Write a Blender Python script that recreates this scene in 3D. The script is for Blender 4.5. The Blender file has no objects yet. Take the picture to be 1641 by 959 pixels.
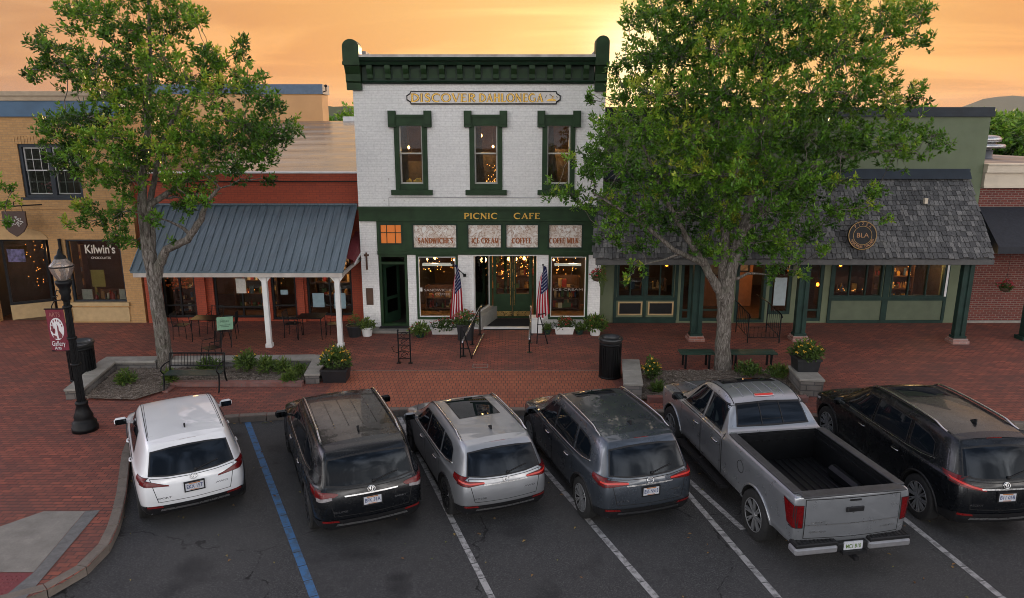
import bpy, bmesh, math, random
import numpy as np
from mathutils import Vector, Matrix
from mathutils.bvhtree import BVHTree
random.seed(7)
RNG = np.random.default_rng(11)
R = math.radians
scn = bpy.context.scene
COL = scn.collection

# ------------------------------------------------------------------ camera
CAM_H, CAM_F, CAM_PITCH = 6.6, 1150.0, 13.425   # metres, focal length in 1641-px units, degrees down
cam_d = bpy.data.cameras.new('camera')
cam_d.sensor_width = 36.0
cam_d.lens = 36.0 * CAM_F / 1641.0
cam_d.clip_end = 12000
cam = bpy.data.objects.new('camera', cam_d)
COL.objects.link(cam)
cam.location = (0, 0, CAM_H)
cam.rotation_euler = (R(90 - CAM_PITCH), 0, 0)
scn.camera = cam

# ------------------------------------------------------------------ world (dusk sky) and sun
SUN_EL, SUN_AZ = 5.0, 9.0            # degrees; azimuth clockwise from +Y (the view direction)
world = bpy.data.worlds.new('World')
scn.world = world
world.use_nodes = True
wn, wl = world.node_tree.nodes, world.node_tree.links
wn.clear()
wout = wn.new('ShaderNodeOutputWorld')
bg = wn.new('ShaderNodeBackground')
wl.new(bg.outputs[0], wout.inputs[0])
bg.inputs[1].default_value = 0.1
nish = wn.new('ShaderNodeTexSky')
nish.sky_type = 'NISHITA'
nish.sun_disc = False
nish.sun_elevation = R(SUN_EL)
nish.sun_rotation = R(SUN_AZ)
nish.dust_density = 2.0
tc = wn.new('ShaderNodeTexCoord')
sep = wn.new('ShaderNodeSeparateXYZ'); wl.new(tc.outputs['Generated'], sep.inputs[0])
def wmath(op, a, b=None, c=None, clamp=False):
    n = wn.new('ShaderNodeMath'); n.operation = op; n.use_clamp = clamp
    for i, v in enumerate((a, b, c)):
        if v is None: continue
        if isinstance(v, (int, float)): n.inputs[i].default_value = v
        else: wl.new(v, n.inputs[i])
    return n.outputs[0]
def wmix(fac, a, b, mode='MIX'):
    n = wn.new('ShaderNodeMix'); n.data_type = 'RGBA'; n.blend_type = mode
    for sock, v in ((n.inputs[0], fac), (n.inputs[6], a), (n.inputs[7], b)):
        if isinstance(v, (int, float)): sock.default_value = v
        elif isinstance(v, tuple): sock.default_value = v + (1,)
        else: wl.new(v, sock)
    return n.outputs[2]
def wramp(fac, stops):
    n = wn.new('ShaderNodeValToRGB'); e = n.color_ramp.elements
    while len(e) < len(stops): e.new(0.5)
    for el, (p, c) in zip(e, stops): el.position = p; el.color = c + (1,)
    wl.new(fac, n.inputs[0]); return n.outputs[0]
# afterglow on the sunset side, cool sky overhead and behind
el = wmath('ARCSINE', sep.outputs['Z'])
el01 = wmath('DIVIDE', wmath('MAXIMUM', el, 0.0), math.pi / 2)
glow = wramp(el01, [(0.0, (7.7, 2.9, 0.62)), (0.05, (8.0, 3.4, 0.75)), (0.11, (8.2, 4.2, 1.2)), (0.17, (7.6, 5.4, 3.2)), (0.28, (8.0, 7.3, 6.4)), (0.7, (8.3, 8.7, 9.0)), (1.0, (8.5, 9.1, 9.6))])
cool = wramp(el01, [(0.0, (4.0, 4.2, 4.5)), (0.035, (6.0, 6.2, 6.6)), (0.07, (32.5, 32.4, 31.4)), (0.16, (31.0, 30.9, 30.0)), (0.28, (11.2, 11.5, 11.6)), (0.40, (2.6, 3.4, 4.8)), (0.62, (3.0, 3.8, 5.0)), (0.80, (7.2, 7.8, 8.3)), (1.0, (8.5, 9.1, 9.6))])  # unseen bright low band added to light facades, dimmed higher for window reflections
# horizontal cosine to the sunset azimuth
hx = wmath('MULTIPLY', sep.outputs['X'], math.sin(R(SUN_AZ)))
hy = wmath('MULTIPLY', sep.outputs['Y'], math.cos(R(SUN_AZ)))
hlen = wmath('MAXIMUM', wmath('SQRT', wmath('ADD', wmath('POWER', sep.outputs['X'], 2.0), wmath('POWER', sep.outputs['Y'], 2.0))), 0.001)
caz = wmath('DIVIDE', wmath('ADD', hx, hy), hlen)
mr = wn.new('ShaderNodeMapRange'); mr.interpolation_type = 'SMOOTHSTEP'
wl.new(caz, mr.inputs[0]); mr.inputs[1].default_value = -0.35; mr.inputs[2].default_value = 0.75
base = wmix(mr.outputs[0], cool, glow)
# duskier mauve-grey away from the sun along the sunset horizon
mr2 = wn.new('ShaderNodeMapRange'); wl.new(caz, mr2.inputs[0])
mr2.inputs[1].default_value = 0.80; mr2.inputs[2].default_value = 0.97; mr2.inputs[3].default_value = 0.0; mr2.inputs[4].default_value = 1.0
dusk = wmix(mr.outputs[0], (1.0, 1.0, 1.0), (0.92, 0.83, 0.92))
dusk = wmix(mr2.outputs[0], dusk, (1.0, 1.0, 1.0))
base = wmix(1.0, base, dusk, 'MULTIPLY')
# bright core round the sun
sx, sy, sz = math.sin(R(SUN_AZ)) * math.cos(R(SUN_EL)), math.cos(R(SUN_AZ)) * math.cos(R(SUN_EL)), math.sin(R(SUN_EL))
dotn = wn.new('ShaderNodeVectorMath'); dotn.operation = 'DOT_PRODUCT'
wl.new(tc.outputs['Generated'], dotn.inputs[0]); dotn.inputs[1].default_value = (sx, sy, sz)
core = wmath('POWER', wmath('MAXIMUM', dotn.outputs['Value'], 0.0), 26.0)
core = wmath('MULTIPLY', core, 0.8)
base = wmix(core, base, (9.6, 6.6, 2.2))
core2 = wmath('POWER', wmath('MAXIMUM', dotn.outputs['Value'], 0.0), 900.0)
base = wmix(core2, base, (16.0, 13.0, 7.5))
# thin streaks of cloud
cz = wmath('ADD', wmath('MAXIMUM', sep.outputs['Z'], 0.0), 0.10)
cmb = wn.new('ShaderNodeCombineXYZ')
wl.new(wmath('DIVIDE', sep.outputs['X'], cz), cmb.inputs[0])
wl.new(wmath('MULTIPLY', wmath('DIVIDE', sep.outputs['Y'], cz), 1.9), cmb.inputs[1])
cn = wn.new('ShaderNodeTexNoise'); wl.new(cmb.outputs[0], cn.inputs['Vector'])
cn.inputs['Scale'].default_value = 0.34; cn.inputs['Detail'].default_value = 4; cn.inputs['Roughness'].default_value = 0.5; cn.inputs['Distortion'].default_value = 1.2
mrc = wn.new('ShaderNodeMapRange'); mrc.interpolation_type = 'SMOOTHSTEP'
wl.new(cn.outputs[0], mrc.inputs[0]); mrc.inputs[1].default_value = 0.40; mrc.inputs[2].default_value = 0.68
cl = wmix(mrc.outputs[0], (0.86, 0.79, 0.77), (1.12, 1.16, 1.24))
base = wmix(1.0, base, cl, 'MULTIPLY')
# unseen broken cloud added to the darker eastern sky for car glass reflections
en = wn.new('ShaderNodeTexNoise'); wl.new(tc.outputs['Generated'], en.inputs['Vector']); en.inputs['Scale'].default_value = 4.2; en.inputs['Detail'].default_value = 5; en.inputs['Distortion'].default_value = .5
me_ = wn.new('ShaderNodeMapRange'); me_.interpolation_type = 'SMOOTHSTEP'; wl.new(en.outputs[0], me_.inputs[0]); me_.inputs[1].default_value = .42; me_.inputs[2].default_value = .62; me_.inputs[3].default_value = .45; me_.inputs[4].default_value = 2.0
ecl = wmix(mr.outputs[0], me_.outputs[0], (1.0, 1.0, 1.0))
base = wmix(1.0, base, ecl, 'MULTIPLY')
# left end of the sunset band fades to greyish mauve
lx_ = wn.new('ShaderNodeMapRange'); lx_.interpolation_type = 'SMOOTHSTEP'; wl.new(sep.outputs['X'], lx_.inputs[0])
lx_.inputs[1].default_value = -0.75; lx_.inputs[2].default_value = -0.22; lx_.inputs[3].default_value = 1.0; lx_.inputs[4].default_value = 0.0
base = wmix(wmath('MULTIPLY', lx_.outputs[0], mr.outputs[0]), base, wmix(1.0, base, (0.62, 0.78, 1.25), 'MULTIPLY'))
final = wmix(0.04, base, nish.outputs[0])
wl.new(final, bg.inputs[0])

sun_d = bpy.data.lights.new('sun', 'SUN')
sun_d.energy = 3.5; sun_d.angle = R(1.0); sun_d.color = (1.0, 0.62, 0.32)
sun = bpy.data.objects.new('sun', sun_d); COL.objects.link(sun)
sun.rotation_euler = Vector((-sx, -sy, -sz)).to_track_quat('-Z', 'Y').to_euler()

vs = scn.view_settings
vs.view_transform = 'Standard'; vs.look = 'None'; vs.gamma = 1.0; vs.use_curve_mapping = False
vs.exposure = 0.36
scn.cycles.max_bounces = 6
scn.cycles.transparent_max_bounces = 12
scn.cycles.use_denoising = True
scn.cycles.filter_width = 0.95
scn.cycles.sample_clamp_indirect = 4.0

# ------------------------------------------------------------------ materials
class NT:
    def __init__(s, name):
        s.m = bpy.data.materials.new(name); s.m.use_nodes = True
        s.n = s.m.node_tree.nodes; s.l = s.m.node_tree.links
        s.p = s.n['Principled BSDF']; s.out = s.n['Material Output']
    def new(s, t, **kw):
        n = s.n.new(t)
        for k, v in kw.items():
            if k in n.inputs: n.inputs[k].default_value = v
            else: setattr(n, k, v)
        return n
    def link(s, a, b): s.l.new(a, b)
    def math(s, op, a, b=None):
        n = s.n.new('ShaderNodeMath'); n.operation = op
        for i, v in enumerate((a, b)):
            if v is None: continue
            if isinstance(v, (int, float)): n.inputs[i].default_value = v
            else: s.link(v, n.inputs[i])
        return n.outputs[0]
    def mix(s, fac, a, b, mode='MIX'):
        n = s.n.new('ShaderNodeMix'); n.data_type = 'RGBA'; n.blend_type = mode
        for sock, v in ((n.inputs[0], fac), (n.inputs[6], a), (n.inputs[7], b)):
            if isinstance(v, (int, float)): sock.default_value = v
            elif isinstance(v, tuple): sock.default_value = v + (1,) if len(v) == 3 else v
            else: s.link(v, sock)
        return n.outputs[2]
    def ramp(s, fac, stops, interp='LINEAR'):
        n = s.n.new('ShaderNodeValToRGB'); e = n.color_ramp.elements; n.color_ramp.interpolation = interp
        while len(e) < len(stops): e.new(0.5)
        for el_, (p_, c_) in zip(e, stops): el_.position = p_; el_.color = c_ + (1,)
        s.link(fac, n.inputs[0]); return n.outputs[0]
    def noise(s, scale, detail=4, rough=0.55, vec=None, dist=0.0):
        n = s.new('ShaderNodeTexNoise', Scale=scale, Detail=detail, Roughness=rough, Distortion=dist)
        s.link(vec if vec is not None else s.coord(), n.inputs['Vector']); return n.outputs[0]
    def coord(s, kind='Object'):
        n = s.n.new('ShaderNodeTexCoord'); return n.outputs[kind]
    def pos(s):
        return s.n.new('ShaderNodeNewGeometry').outputs['Position']
    def maprange(s, v, a, b, c, d):
        n = s.n.new('ShaderNodeMapRange'); s.link(v, n.inputs[0])
        for i, x in enumerate((a, b, c, d)): n.inputs[i + 1].default_value = x
        return n.outputs[0]
    def bump(s, h, strength=0.3, dist=0.01):
        n = s.n.new('ShaderNodeBump'); n.inputs['Strength'].default_value = strength; n.inputs['Distance'].default_value = dist
        s.link(h, n.inputs['Height']); s.link(n.outputs[0], s.p.inputs['Normal'])
    def setp(s, **kw):
        for k, v in kw.items():
            k = k.replace('_', ' ')
            if isinstance(v, tuple): s.p.inputs[k].default_value = v + (1,) if len(v) == 3 else v
            elif isinstance(v, (int, float)): s.p.inputs[k].default_value = v
            else: s.link(v, s.p.inputs[k])
        return s

MATS = {}
def mat(name, col=(.5, .5, .5), rough=.5, metal=0.0, var=.12, scale=6.0, bump=0.0, bscale=60.0, spec=.5, coat=0.0):
    if name in MATS: return MATS[name]
    t = NT(name)
    lo = tuple(c * (1 - var) for c in col); hi = tuple(min(1, c * (1 + var)) for c in col)
    t.setp(Base_Color=t.ramp(t.noise(scale, 5), [(0.3, lo), (0.7, hi)]), Metallic=metal, Specular_IOR_Level=spec, Coat_Weight=coat, Coat_Roughness=.03)
    t.setp(Roughness=t.maprange(t.noise(scale * 2.3, 3), .3, .7, max(0.02, rough - .07), min(1, rough + .07)))
    if bump: t.bump(t.noise(bscale, 4), bump, .01)
    MATS[name] = t.m
    return t.m

def brick_mat(name, c1, c2, mortar, bw=.22, bh=.076, mw=.008, stain=(.5, .5, .5), stain_amt=.25, bump=.5, floor=False, rough=.85, bias=0.0, chips=None, big=.35):
    t = NT(name)
    p_ = t.pos(); sp = t.n.new('ShaderNodeSeparateXYZ'); t.link(p_, sp.inputs[0])
    cb = t.n.new('ShaderNodeCombineXYZ')
    if floor:
        wob = t.noise(.35, 2, vec=p_)
        t.link(sp.outputs[0], cb.inputs[0]); t.link(t.math('ADD', sp.outputs[1], t.math('MULTIPLY', wob, .10)), cb.inputs[1])
    else:
        t.link(t.math('ADD', sp.outputs[0], sp.outputs[1]), cb.inputs[0]); t.link(sp.outputs[2], cb.inputs[1])
    b = t.new('ShaderNodeTexBrick'); t.link(cb.outputs[0], b.inputs['Vector'])
    for k, v in (('Color1', c1), ('Color2', c2), ('Mortar', mortar)): b.inputs[k].default_value = v + (1,)
    b.inputs['Scale'].default_value = 1.0; b.inputs['Mortar Size'].default_value = mw; b.inputs['Mortar Smooth'].default_value = .2
    b.inputs['Bias'].default_value = bias; b.inputs['Brick Width'].default_value = bw; b.inputs['Row Height'].default_value = bh
    c = b.outputs['Color']
    n1 = t.noise(.9, 6, .6, vec=p_)
    c = t.mix(t.maprange(n1, .35, .7, 0, stain_amt), c, tuple(stain))
    n2 = t.noise(14, 3, .6, vec=p_)
    c = t.mix(t.maprange(n2, .3, .7, .0, .35), c, t.mix(.5, c, (0.02, 0.02, 0.02)))
    if chips:
        n3 = t.noise(3.2, 8, .72, vec=p_)
        c = t.mix(t.maprange(n3, .66, .70, 0, .8), c, chips)
    t.setp(Base_Color=c, Roughness=rough, Specular_IOR_Level=.3)
    h = t.math('SUBTRACT', t.math('MULTIPLY', n2, .3), b.outputs['Fac'])
    t.bump(h, bump, .012)
    MATS[name] = t.m
    return t.m

def glass_mat(name, tint=(.75, .78, .76), refl=1.0, rough=.0):
    t = NT(name)
    t.n.remove(t.p)
    tr = t.new('ShaderNodeBsdfTransparent'); tr.inputs[0].default_value = tint + (1,)
    gl = t.new('ShaderNodeBsdfGlossy'); gl.inputs['Roughness'].default_value = rough
    fr = t.new('ShaderNodeFresnel'); fr.inputs[0].default_value = 1.5
    mx = t.new('ShaderNodeMixShader')
    t.link(t.math('MULTIPLY', fr.outputs[0], refl), mx.inputs[0]); t.link(tr.outputs[0], mx.inputs[1]); t.link(gl.outputs[0], mx.inputs[2])
    t.link(mx.outputs[0], t.out.inputs[0])
    MATS[name] = t.m
    return t.m

def emit_mat(name, col, s, base=(.5, .4, .2)):
    t = NT(name); t.setp(Base_Color=base, Emission_Color=col, Emission_Strength=s, Roughness=.3)
    MATS[name] = t.m
    return t.m

# ------------------------------------------------------------------ mesh builder
class MB:
    def __init__(s): s.v = []; s.f = []; s.mi = []; s.sm = []
    def add(s, verts, faces, mi=0, smooth=False):
        o = len(s.v); s.v += [tuple(p) for p in verts]
        for f in faces: s.f.append(tuple(i + o for i in f)); s.mi.append(mi); s.sm.append(smooth)
        return s
    def box(s, x0, x1, y0, y1, z0, z1, mi=0, bev=0.0, M=None):
        if bev:
            b = min(bev, (x1 - x0) * .45, (y1 - y0) * .45, (z1 - z0) * .45)
            bm = bmesh.new(); bmesh.ops.create_cube(bm, size=1)
            for v in bm.verts: v.co = Vector(((x0 + x1) / 2 + v.co.x * (x1 - x0), (y0 + y1) / 2 + v.co.y * (y1 - y0), (z0 + z1) / 2 + v.co.z * (z1 - z0)))
            bmesh.ops.bevel(bm, geom=bm.edges[:], offset=b, segments=1, affect='EDGES')
            bm.verts.index_update()
            vs_ = [v.co.copy() for v in bm.verts]; fs = [[v.index for v in f.verts] for f in bm.faces]; bm.free()
        else:
            vs_ = [Vector(p) for p in ((x0, y0, z0), (x1, y0, z0), (x1, y1, z0), (x0, y1, z0), (x0, y0, z1), (x1, y0, z1), (x1, y1, z1), (x0, y1, z1))]
            fs = [(0, 3, 2, 1), (4, 5, 6, 7), (0, 1, 5, 4), (1, 2, 6, 5), (2, 3, 7, 6), (3, 0, 4, 7)]
        if M is not None: vs_ = [M @ v for v in vs_]
        return s.add(vs_, fs, mi)
    def bar(s, a, b, w, h=None, mi=0, up=(0, 0, 1)):
        """square bar from a to b, w wide, h high"""
        a, b = Vector(a), Vector(b); h = h or w
        d = (b - a).normalized(); u = Vector(up)
        if abs(d.dot(u)) > .98: u = Vector((0, 1, 0))
        r = d.cross(u).normalized(); u = r.cross(d).normalized()
        vs_ = [p + r * (sx_ * w / 2) + u * (sz_ * h / 2) for p in (a, b) for sx_, sz_ in ((-1, -1), (1, -1), (1, 1), (-1, 1))]
        return s.add(vs_, [(0, 1, 2, 3), (7, 6, 5, 4), (0, 4, 5, 1), (1, 5, 6, 2), (2, 6, 7, 3), (3, 7, 4, 0)], mi)
    def tube(s, pts, r, n=8, mi=0, cap=True, smooth=True):
        pts = [Vector(p) for p in pts]
        rs = r if isinstance(r, (list, tuple)) else [r] * len(pts)
        vs_, fs = [], []
        prev = None
        for i, p in enumerate(pts):
            d = (pts[min(i + 1, len(pts) - 1)] - pts[max(i - 1, 0)])
            d = d.normalized() if d.length > 1e-9 else Vector((0, 0, 1))
            if prev is None:
                a = Vector((1, 0, 0)) if abs(d.x) < .8 else Vector((0, 1, 0))
                u = d.cross(a).normalized()
            else:
                u = (prev - d * prev.dot(d)).normalized()
            prev = u; w = d.cross(u)
            for k in range(n):
                t = 2 * math.pi * k / n
                vs_.append(p + (u * math.cos(t) + w * math.sin(t)) * rs[i])
        for i in range(len(pts) - 1):
            for k in range(n):
                a, b = i * n + k, i * n + (k + 1) % n
                fs.append((a, b, b + n, a + n))
        s.add(vs_, fs, mi, smooth)
        if cap:
            s.add(vs_[:n], [tuple(range(n))[::-1]], mi); s.add(vs_[-n:], [tuple(range(n))], mi)
        return s
    def lathe(s, c, prof, n=20, mi=0, axis='z', smooth=True, closed=False):
        vs_, fs = [], []
        for (r, h) in prof:
            for k in range(n):
                t = 2 * math.pi * k / n
                q = {'z': (r * math.cos(t), r * math.sin(t), h), 'x': (h, r * math.cos(t), r * math.sin(t)), 'y': (r * math.sin(t), h, r * math.cos(t))}[axis]
                vs_.append((c[0] + q[0], c[1] + q[1], c[2] + q[2]))
        m = len(prof)
        for i in range(m if closed else m - 1):
            j = (i + 1) % m
            for k in range(n):
                fs.append((i * n + k, i * n + (k + 1) % n, j * n + (k + 1) % n, j * n + k))
        return s.add(vs_, fs, mi, smooth)
    def disc(s, c, r, axis='z', n=20, mi=0, rz=None):
        vs_ = []
        for k in range(n):
            t = 2 * math.pi * k / n; a, b = r * math.cos(t), (rz or r) * math.sin(t)
            q = {'z': (a, b, 0), 'y': (a, 0, b), 'x': (0, a, b)}[axis]
            vs_.append((c[0] + q[0], c[1] + q[1], c[2] + q[2]))
        return s.add(vs_, [tuple(range(n))], mi)
    def ellipsoid(s, c, rx, ry, rz, n=10, m=6, mi=0):
        prof = [(math.sin(math.pi * i / m), -math.cos(math.pi * i / m)) for i in range(m + 1)]
        vs_, fs = [], []
        for (r, h) in prof:
            for k in range(n):
                t = 2 * math.pi * k / n
                vs_.append((c[0] + rx * r * math.cos(t), c[1] + ry * r * math.sin(t), c[2] + rz * h))
        for i in range(m):
            for k in range(n): fs.append((i * n + k, i * n + (k + 1) % n, (i + 1) * n + (k + 1) % n, (i + 1) * n + k))
        return s.add(vs_, fs, mi, True)
    def prism(s, poly, y0, y1, plane='xz', mi=0):
        """extrude a 2-D polygon along the remaining axis"""
        n = len(poly)
        def P3(a, b, d): return {'xz': (a, d, b), 'yz': (d, a, b), 'xy': (a, b, d)}[plane]
        vs_ = [P3(a, b, y0) for a, b in poly] + [P3(a, b, y1) for a, b in poly]
        fs = [tuple(range(n)), tuple(range(2 * n - 1, n - 1, -1))] + [(i, i + n, (i + 1) % n + n, (i + 1) % n) for i in range(n)]
        return s.add(vs_, fs, mi)
    def quad(s, a, b, c, d, mi=0): return s.add([a, b, c, d], [(0, 1, 2, 3)], mi)
    def wall(s, x0, x1, z0, z1, y0, y1, holes=(), mi=0):
        """wall slab facing -y with rectangular openings; clean outer faces only"""
        xs = sorted({x0, x1} | {min(max(h[i], x0), x1) for h in holes for i in (0, 1)})
        zs = sorted({z0, z1} | {min(max(h[i], z0), z1) for h in holes for i in (2, 3)})
        def solid(i, j):
            if i < 0 or j < 0 or i >= len(xs) - 1 or j >= len(zs) - 1: return False
            cx, cz = (xs[i] + xs[i + 1]) / 2, (zs[j] + zs[j + 1]) / 2
            return not any(h[0] < cx < h[1] and h[2] < cz < h[3] for h in holes)
        for i in range(len(xs) - 1):
            for j in range(len(zs) - 1):
                if not solid(i, j): continue
                a, b, c, d = xs[i], xs[i + 1], zs[j], zs[j + 1]
                s.quad((a, y0, c), (b, y0, c), (b, y0, d), (a, y0, d), mi)
                s.quad((b, y1, c), (a, y1, c), (a, y1, d), (b, y1, d), mi)
                if not solid(i - 1, j): s.quad((a, y1, c), (a, y0, c), (a, y0, d), (a, y1, d), mi)
                if not solid(i + 1, j): s.quad((b, y0, c), (b, y1, c), (b, y1, d), (b, y0, d), mi)
                if not solid(i, j - 1): s.quad((a, y1, c), (b, y1, c), (b, y0, c), (a, y0, c), mi)
                if not solid(i, j + 1): s.quad((a, y0, d), (b, y0, d), (b, y1, d), (a, y1, d), mi)
        return s
    def frame(s, x0, x1, z0, z1, t, y0, y1, mi=0):
        s.box(x0, x0 + t, y0, y1, z0, z1, mi); s.box(x1 - t, x1, y0, y1, z0, z1, mi)
        s.box(x0 + t, x1 - t, y0 + .001, y1, z0, z0 + t, mi); s.box(x0 + t, x1 - t, y0 + .001, y1, z1 - t, z1, mi)
        return s
    def text(s, body, size, x, y, z, mi=0, width=None, extrude=.006, align='CENTER', bold=.0, rot=None, plane='xz', sx_=1.0):
        """flat raised lettering facing -y, centred on (x, z)"""
        cu = bpy.data.curves.new('lettering', 'FONT'); cu.body = body; cu.size = 1.0
        cu.align_x = align; cu.align_y = 'CENTER'; cu.extrude = extrude / size; cu.offset = bold
        ob = bpy.data.objects.new('lettering', cu); COL.objects.link(ob)
        dg = bpy.context.evaluated_depsgraph_get(); dg.update()
        me = bpy.data.meshes.new_from_object(ob.evaluated_get(dg))
        vs_ = [v.co.copy() for v in me.vertices]; fs = [tuple(p.vertices) for p in me.polygons]
        bpy.data.objects.remove(ob); bpy.data.curves.remove(cu); bpy.data.meshes.remove(me)
        if not vs_: return s
        mnx, mxx = min(v.x for v in vs_), max(v.x for v in vs_)
        kx = size * sx_
        if width: kx = width / (mxx - mnx)
        out = []
        for v in vs_:
            a, b, c = (v.x) * kx, v.y * size, v.z * size
            if rot: a, b = a * math.cos(rot) - b * math.sin(rot), a * math.sin(rot) + b * math.cos(rot)
            out.append((x + a, y - c, z + b))
        return s.add(out, fs, mi)
    def build(s, name, mats, parent=None, loc=None, local=False, data=None):
        """link as ONE mesh object. World coordinates unless local; stored relative to the thing's base point."""
        if not isinstance(mats, (list, tuple)): mats = [mats]
        me = bpy.data.meshes.new(name)
        off = Vector((0, 0, 0))
        if not local:
            if parent is not None: off = root_loc(parent)
            elif loc is not None: off = Vector(loc)
            elif s.v:
                a = np.array(s.v); off = Vector(((a[:, 0].min() + a[:, 0].max()) / 2, (a[:, 1].min() + a[:, 1].max()) / 2, a[:, 2].min()))
        me.from_pydata([(p[0] - off[0], p[1] - off[1], p[2] - off[2]) for p in s.v], [], s.f)
        for m in mats: me.materials.append(m)
        me.polygons.foreach_set('material_index', s.mi)
        me.polygons.foreach_set('use_smooth', s.sm)
        me.update()
        o = bpy.data.objects.new(name, me); COL.objects.link(o)
        if parent is not None: o.parent = parent
        else: o.location = off
        return o

def root_loc(o):
    while o.parent is not None: o = o.parent
    return o.location

def tag(o, label=None, cat=None, group=None, kind=None):
    if label: o['label'] = label
    if cat: o['category'] = cat
    if group: o['group'] = group
    if kind: o['kind'] = kind
    return o
def thing(name, label, cat, loc=(0, 0, 0), group=None, rz=0.0):
    o = bpy.data.objects.new(name, None); COL.objects.link(o)
    o.empty_display_size = .3; o.location = loc; o.rotation_euler = (0, 0, rz)
    return tag(o, label, cat, group)
def struct(name, mb, m, loc=None):
    return tag(mb.build(name, m, loc=loc), kind='structure')
def dup(root, loc, rz=None, label=None, group=None):
    r = root.copy(); COL.objects.link(r); r.location = loc
    if rz is not None: r.rotation_euler = (0, 0, rz)
    if label: r['label'] = label
    if group: r['group'] = group
    for ch in [c for c in COL.objects if c.parent is root]:
        c = ch.copy(); COL.objects.link(c); c.parent = r
        for g in [q for q in COL.objects if q.parent is ch]:
            d = g.copy(); COL.objects.link(d); d.parent = c
    return r
def survey(px, py, Y):
    """the point at distance Y seen at pixel (px, py) of the 1641 x 959 photograph"""
    th = R(CAM_PITCH); x = (px - 820.5) / CAM_F; yd = (479.5 - py) / CAM_F
    d = (x, math.cos(th) + yd * math.sin(th), -math.sin(th) + yd * math.cos(th))
    t = Y / d[1]
    return Vector((d[0] * t, Y, CAM_H + d[2] * t))
# ------------------------------------------------------------------ shared materials
PAVER = brick_mat('red_paver', (.37, .105, .064), (.20, .060, .043), (.055, .032, .028), bw=.205, bh=.105, mw=.009, stain=(.115, .055, .045), stain_amt=.8, bump=.5, floor=True, rough=.8)
def _paver_strip():
    return brick_mat('orange_paver', (.42, .13, .066), (.33, .098, .055), (.085, .05, .04), bw=.115, bh=.21, mw=.009, stain=(.22, .08, .05), stain_amt=.4, bump=.5, floor=True, rough=.8)
PAVER2 = _paver_strip()
def asphalt_mat():
    t = NT('asphalt'); p_ = t.pos()
    a = t.noise(48, 4, .8, vec=p_); b = t.noise(.5, 5, .6, vec=p_); c = t.noise(4, 4, .6, vec=p_)
    col = t.ramp(a, [(.3, (.016, .016, .017)), (.52, (.047, .047, .048)), (.70, (.14, .138, .134))])
    col = t.mix(t.maprange(b, .35, .65, 0, .45), col, (.062, .061, .060))
    col = t.mix(t.maprange(c, .55, .75, 0, .4), col, (.03, .03, .031))
    vor = t.new('ShaderNodeTexVoronoi', Scale=1.1); t.link(t.pos(), vor.inputs['Vector'])
    spot = t.maprange(vor.outputs['Distance'], .02, .09, .75, 0)
    col = t.mix(t.math('MULTIPLY', spot, t.maprange(b, .5, .55, 0, 1)), col, (.012, .012, .012))
    # hairline cracks wandering over the lot
    wv = t.new('ShaderNodeVectorMath', operation='ADD'); dn = t.n.new('ShaderNodeTexNoise'); dn.inputs['Scale'].default_value = 1.3; dn.inputs['Detail'].default_value = 5; t.link(t.pos(), dn.inputs['Vector'])
    t.link(t.pos(), wv.inputs[0]); t.link(dn.outputs['Color'], wv.inputs[1])
    ck = t.new('ShaderNodeTexVoronoi', Scale=.22); ck.feature = 'DISTANCE_TO_EDGE'; t.link(wv.outputs[0], ck.inputs['Vector'])
    crk = t.maprange(ck.outputs['Distance'], .0015, .004, .85, 0)
    col = t.mix(t.math('MULTIPLY', crk, t.maprange(c, .42, .5, 0, 1)), col, (.010, .010, .010))
    oil = t.noise(.85, 3, .5, vec=t.pos()); col = t.mix(t.maprange(oil, .58, .70, 0, .65), col, (.015, .015, .016)); grit = t.noise(.23, 4, .6, vec=t.pos()); col = t.mix(t.maprange(grit, .5, .68, 0, .4), col, (.085, .082, .078))
    t.setp(Base_Color=col, Roughness=t.maprange(b, .3, .7, .72, .9), Specular_IOR_Level=.2); t.bump(a, .5, .008)
    return t.m
ASPH = asphalt_mat()
def concrete(name, col, sc=3.0):
    t = NT(name); p_ = t.pos()
    c = t.ramp(t.noise(sc, 6, .65, vec=p_), [(.3, tuple(x * .72 for x in col)), (.7, tuple(x * 1.12 for x in col))])
    c = t.mix(t.maprange(t.noise(40, 3, .6, vec=p_), .4, .75, 0, .4), c, tuple(x * .55 for x in col))
    t.setp(Base_Color=c, Roughness=.88, Specular_IOR_Level=.25); t.bump(t.noise(60, 4, vec=p_), .3, .008)
    MATS[name] = t.m; return t.m
CURBM = concrete('kerb_concrete', (.185, .155, .13))
CONC = concrete('pale_concrete', (.24, .222, .195))
STONE = concrete('cap_stone', (.30, .28, .245))
EXPO = concrete('exposed_aggregate', (.16, .155, .15), 8)
def paint_mat(name, col, wear=(.07, .07, .07)):
    t = NT(name); p_ = t.pos()
    n = t.noise(9, 6, .7, vec=p_)
    t.setp(Base_Color=t.mix(t.maprange(n, .46, .60, 0, .75), col, wear), Roughness=.75); MATS[name] = t.m; return t.m
LINEW = paint_mat('worn_white_paint', (.33, .325, .32)); LINEB = paint_mat('worn_blue_paint', (.040, .125, .27), (.05, .075, .10))

# ------------------------------------------------------------------ land
g = MB(); g.quad((-3000, -200, -.22), (4000, -200, -.22), (4000, 5600, -.22), (-3000, 5600, -.22))
struct('ground', g, mat('far_land', (.06, .075, .04), .95, scale=.02), loc=(0, 0, -.22))

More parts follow.
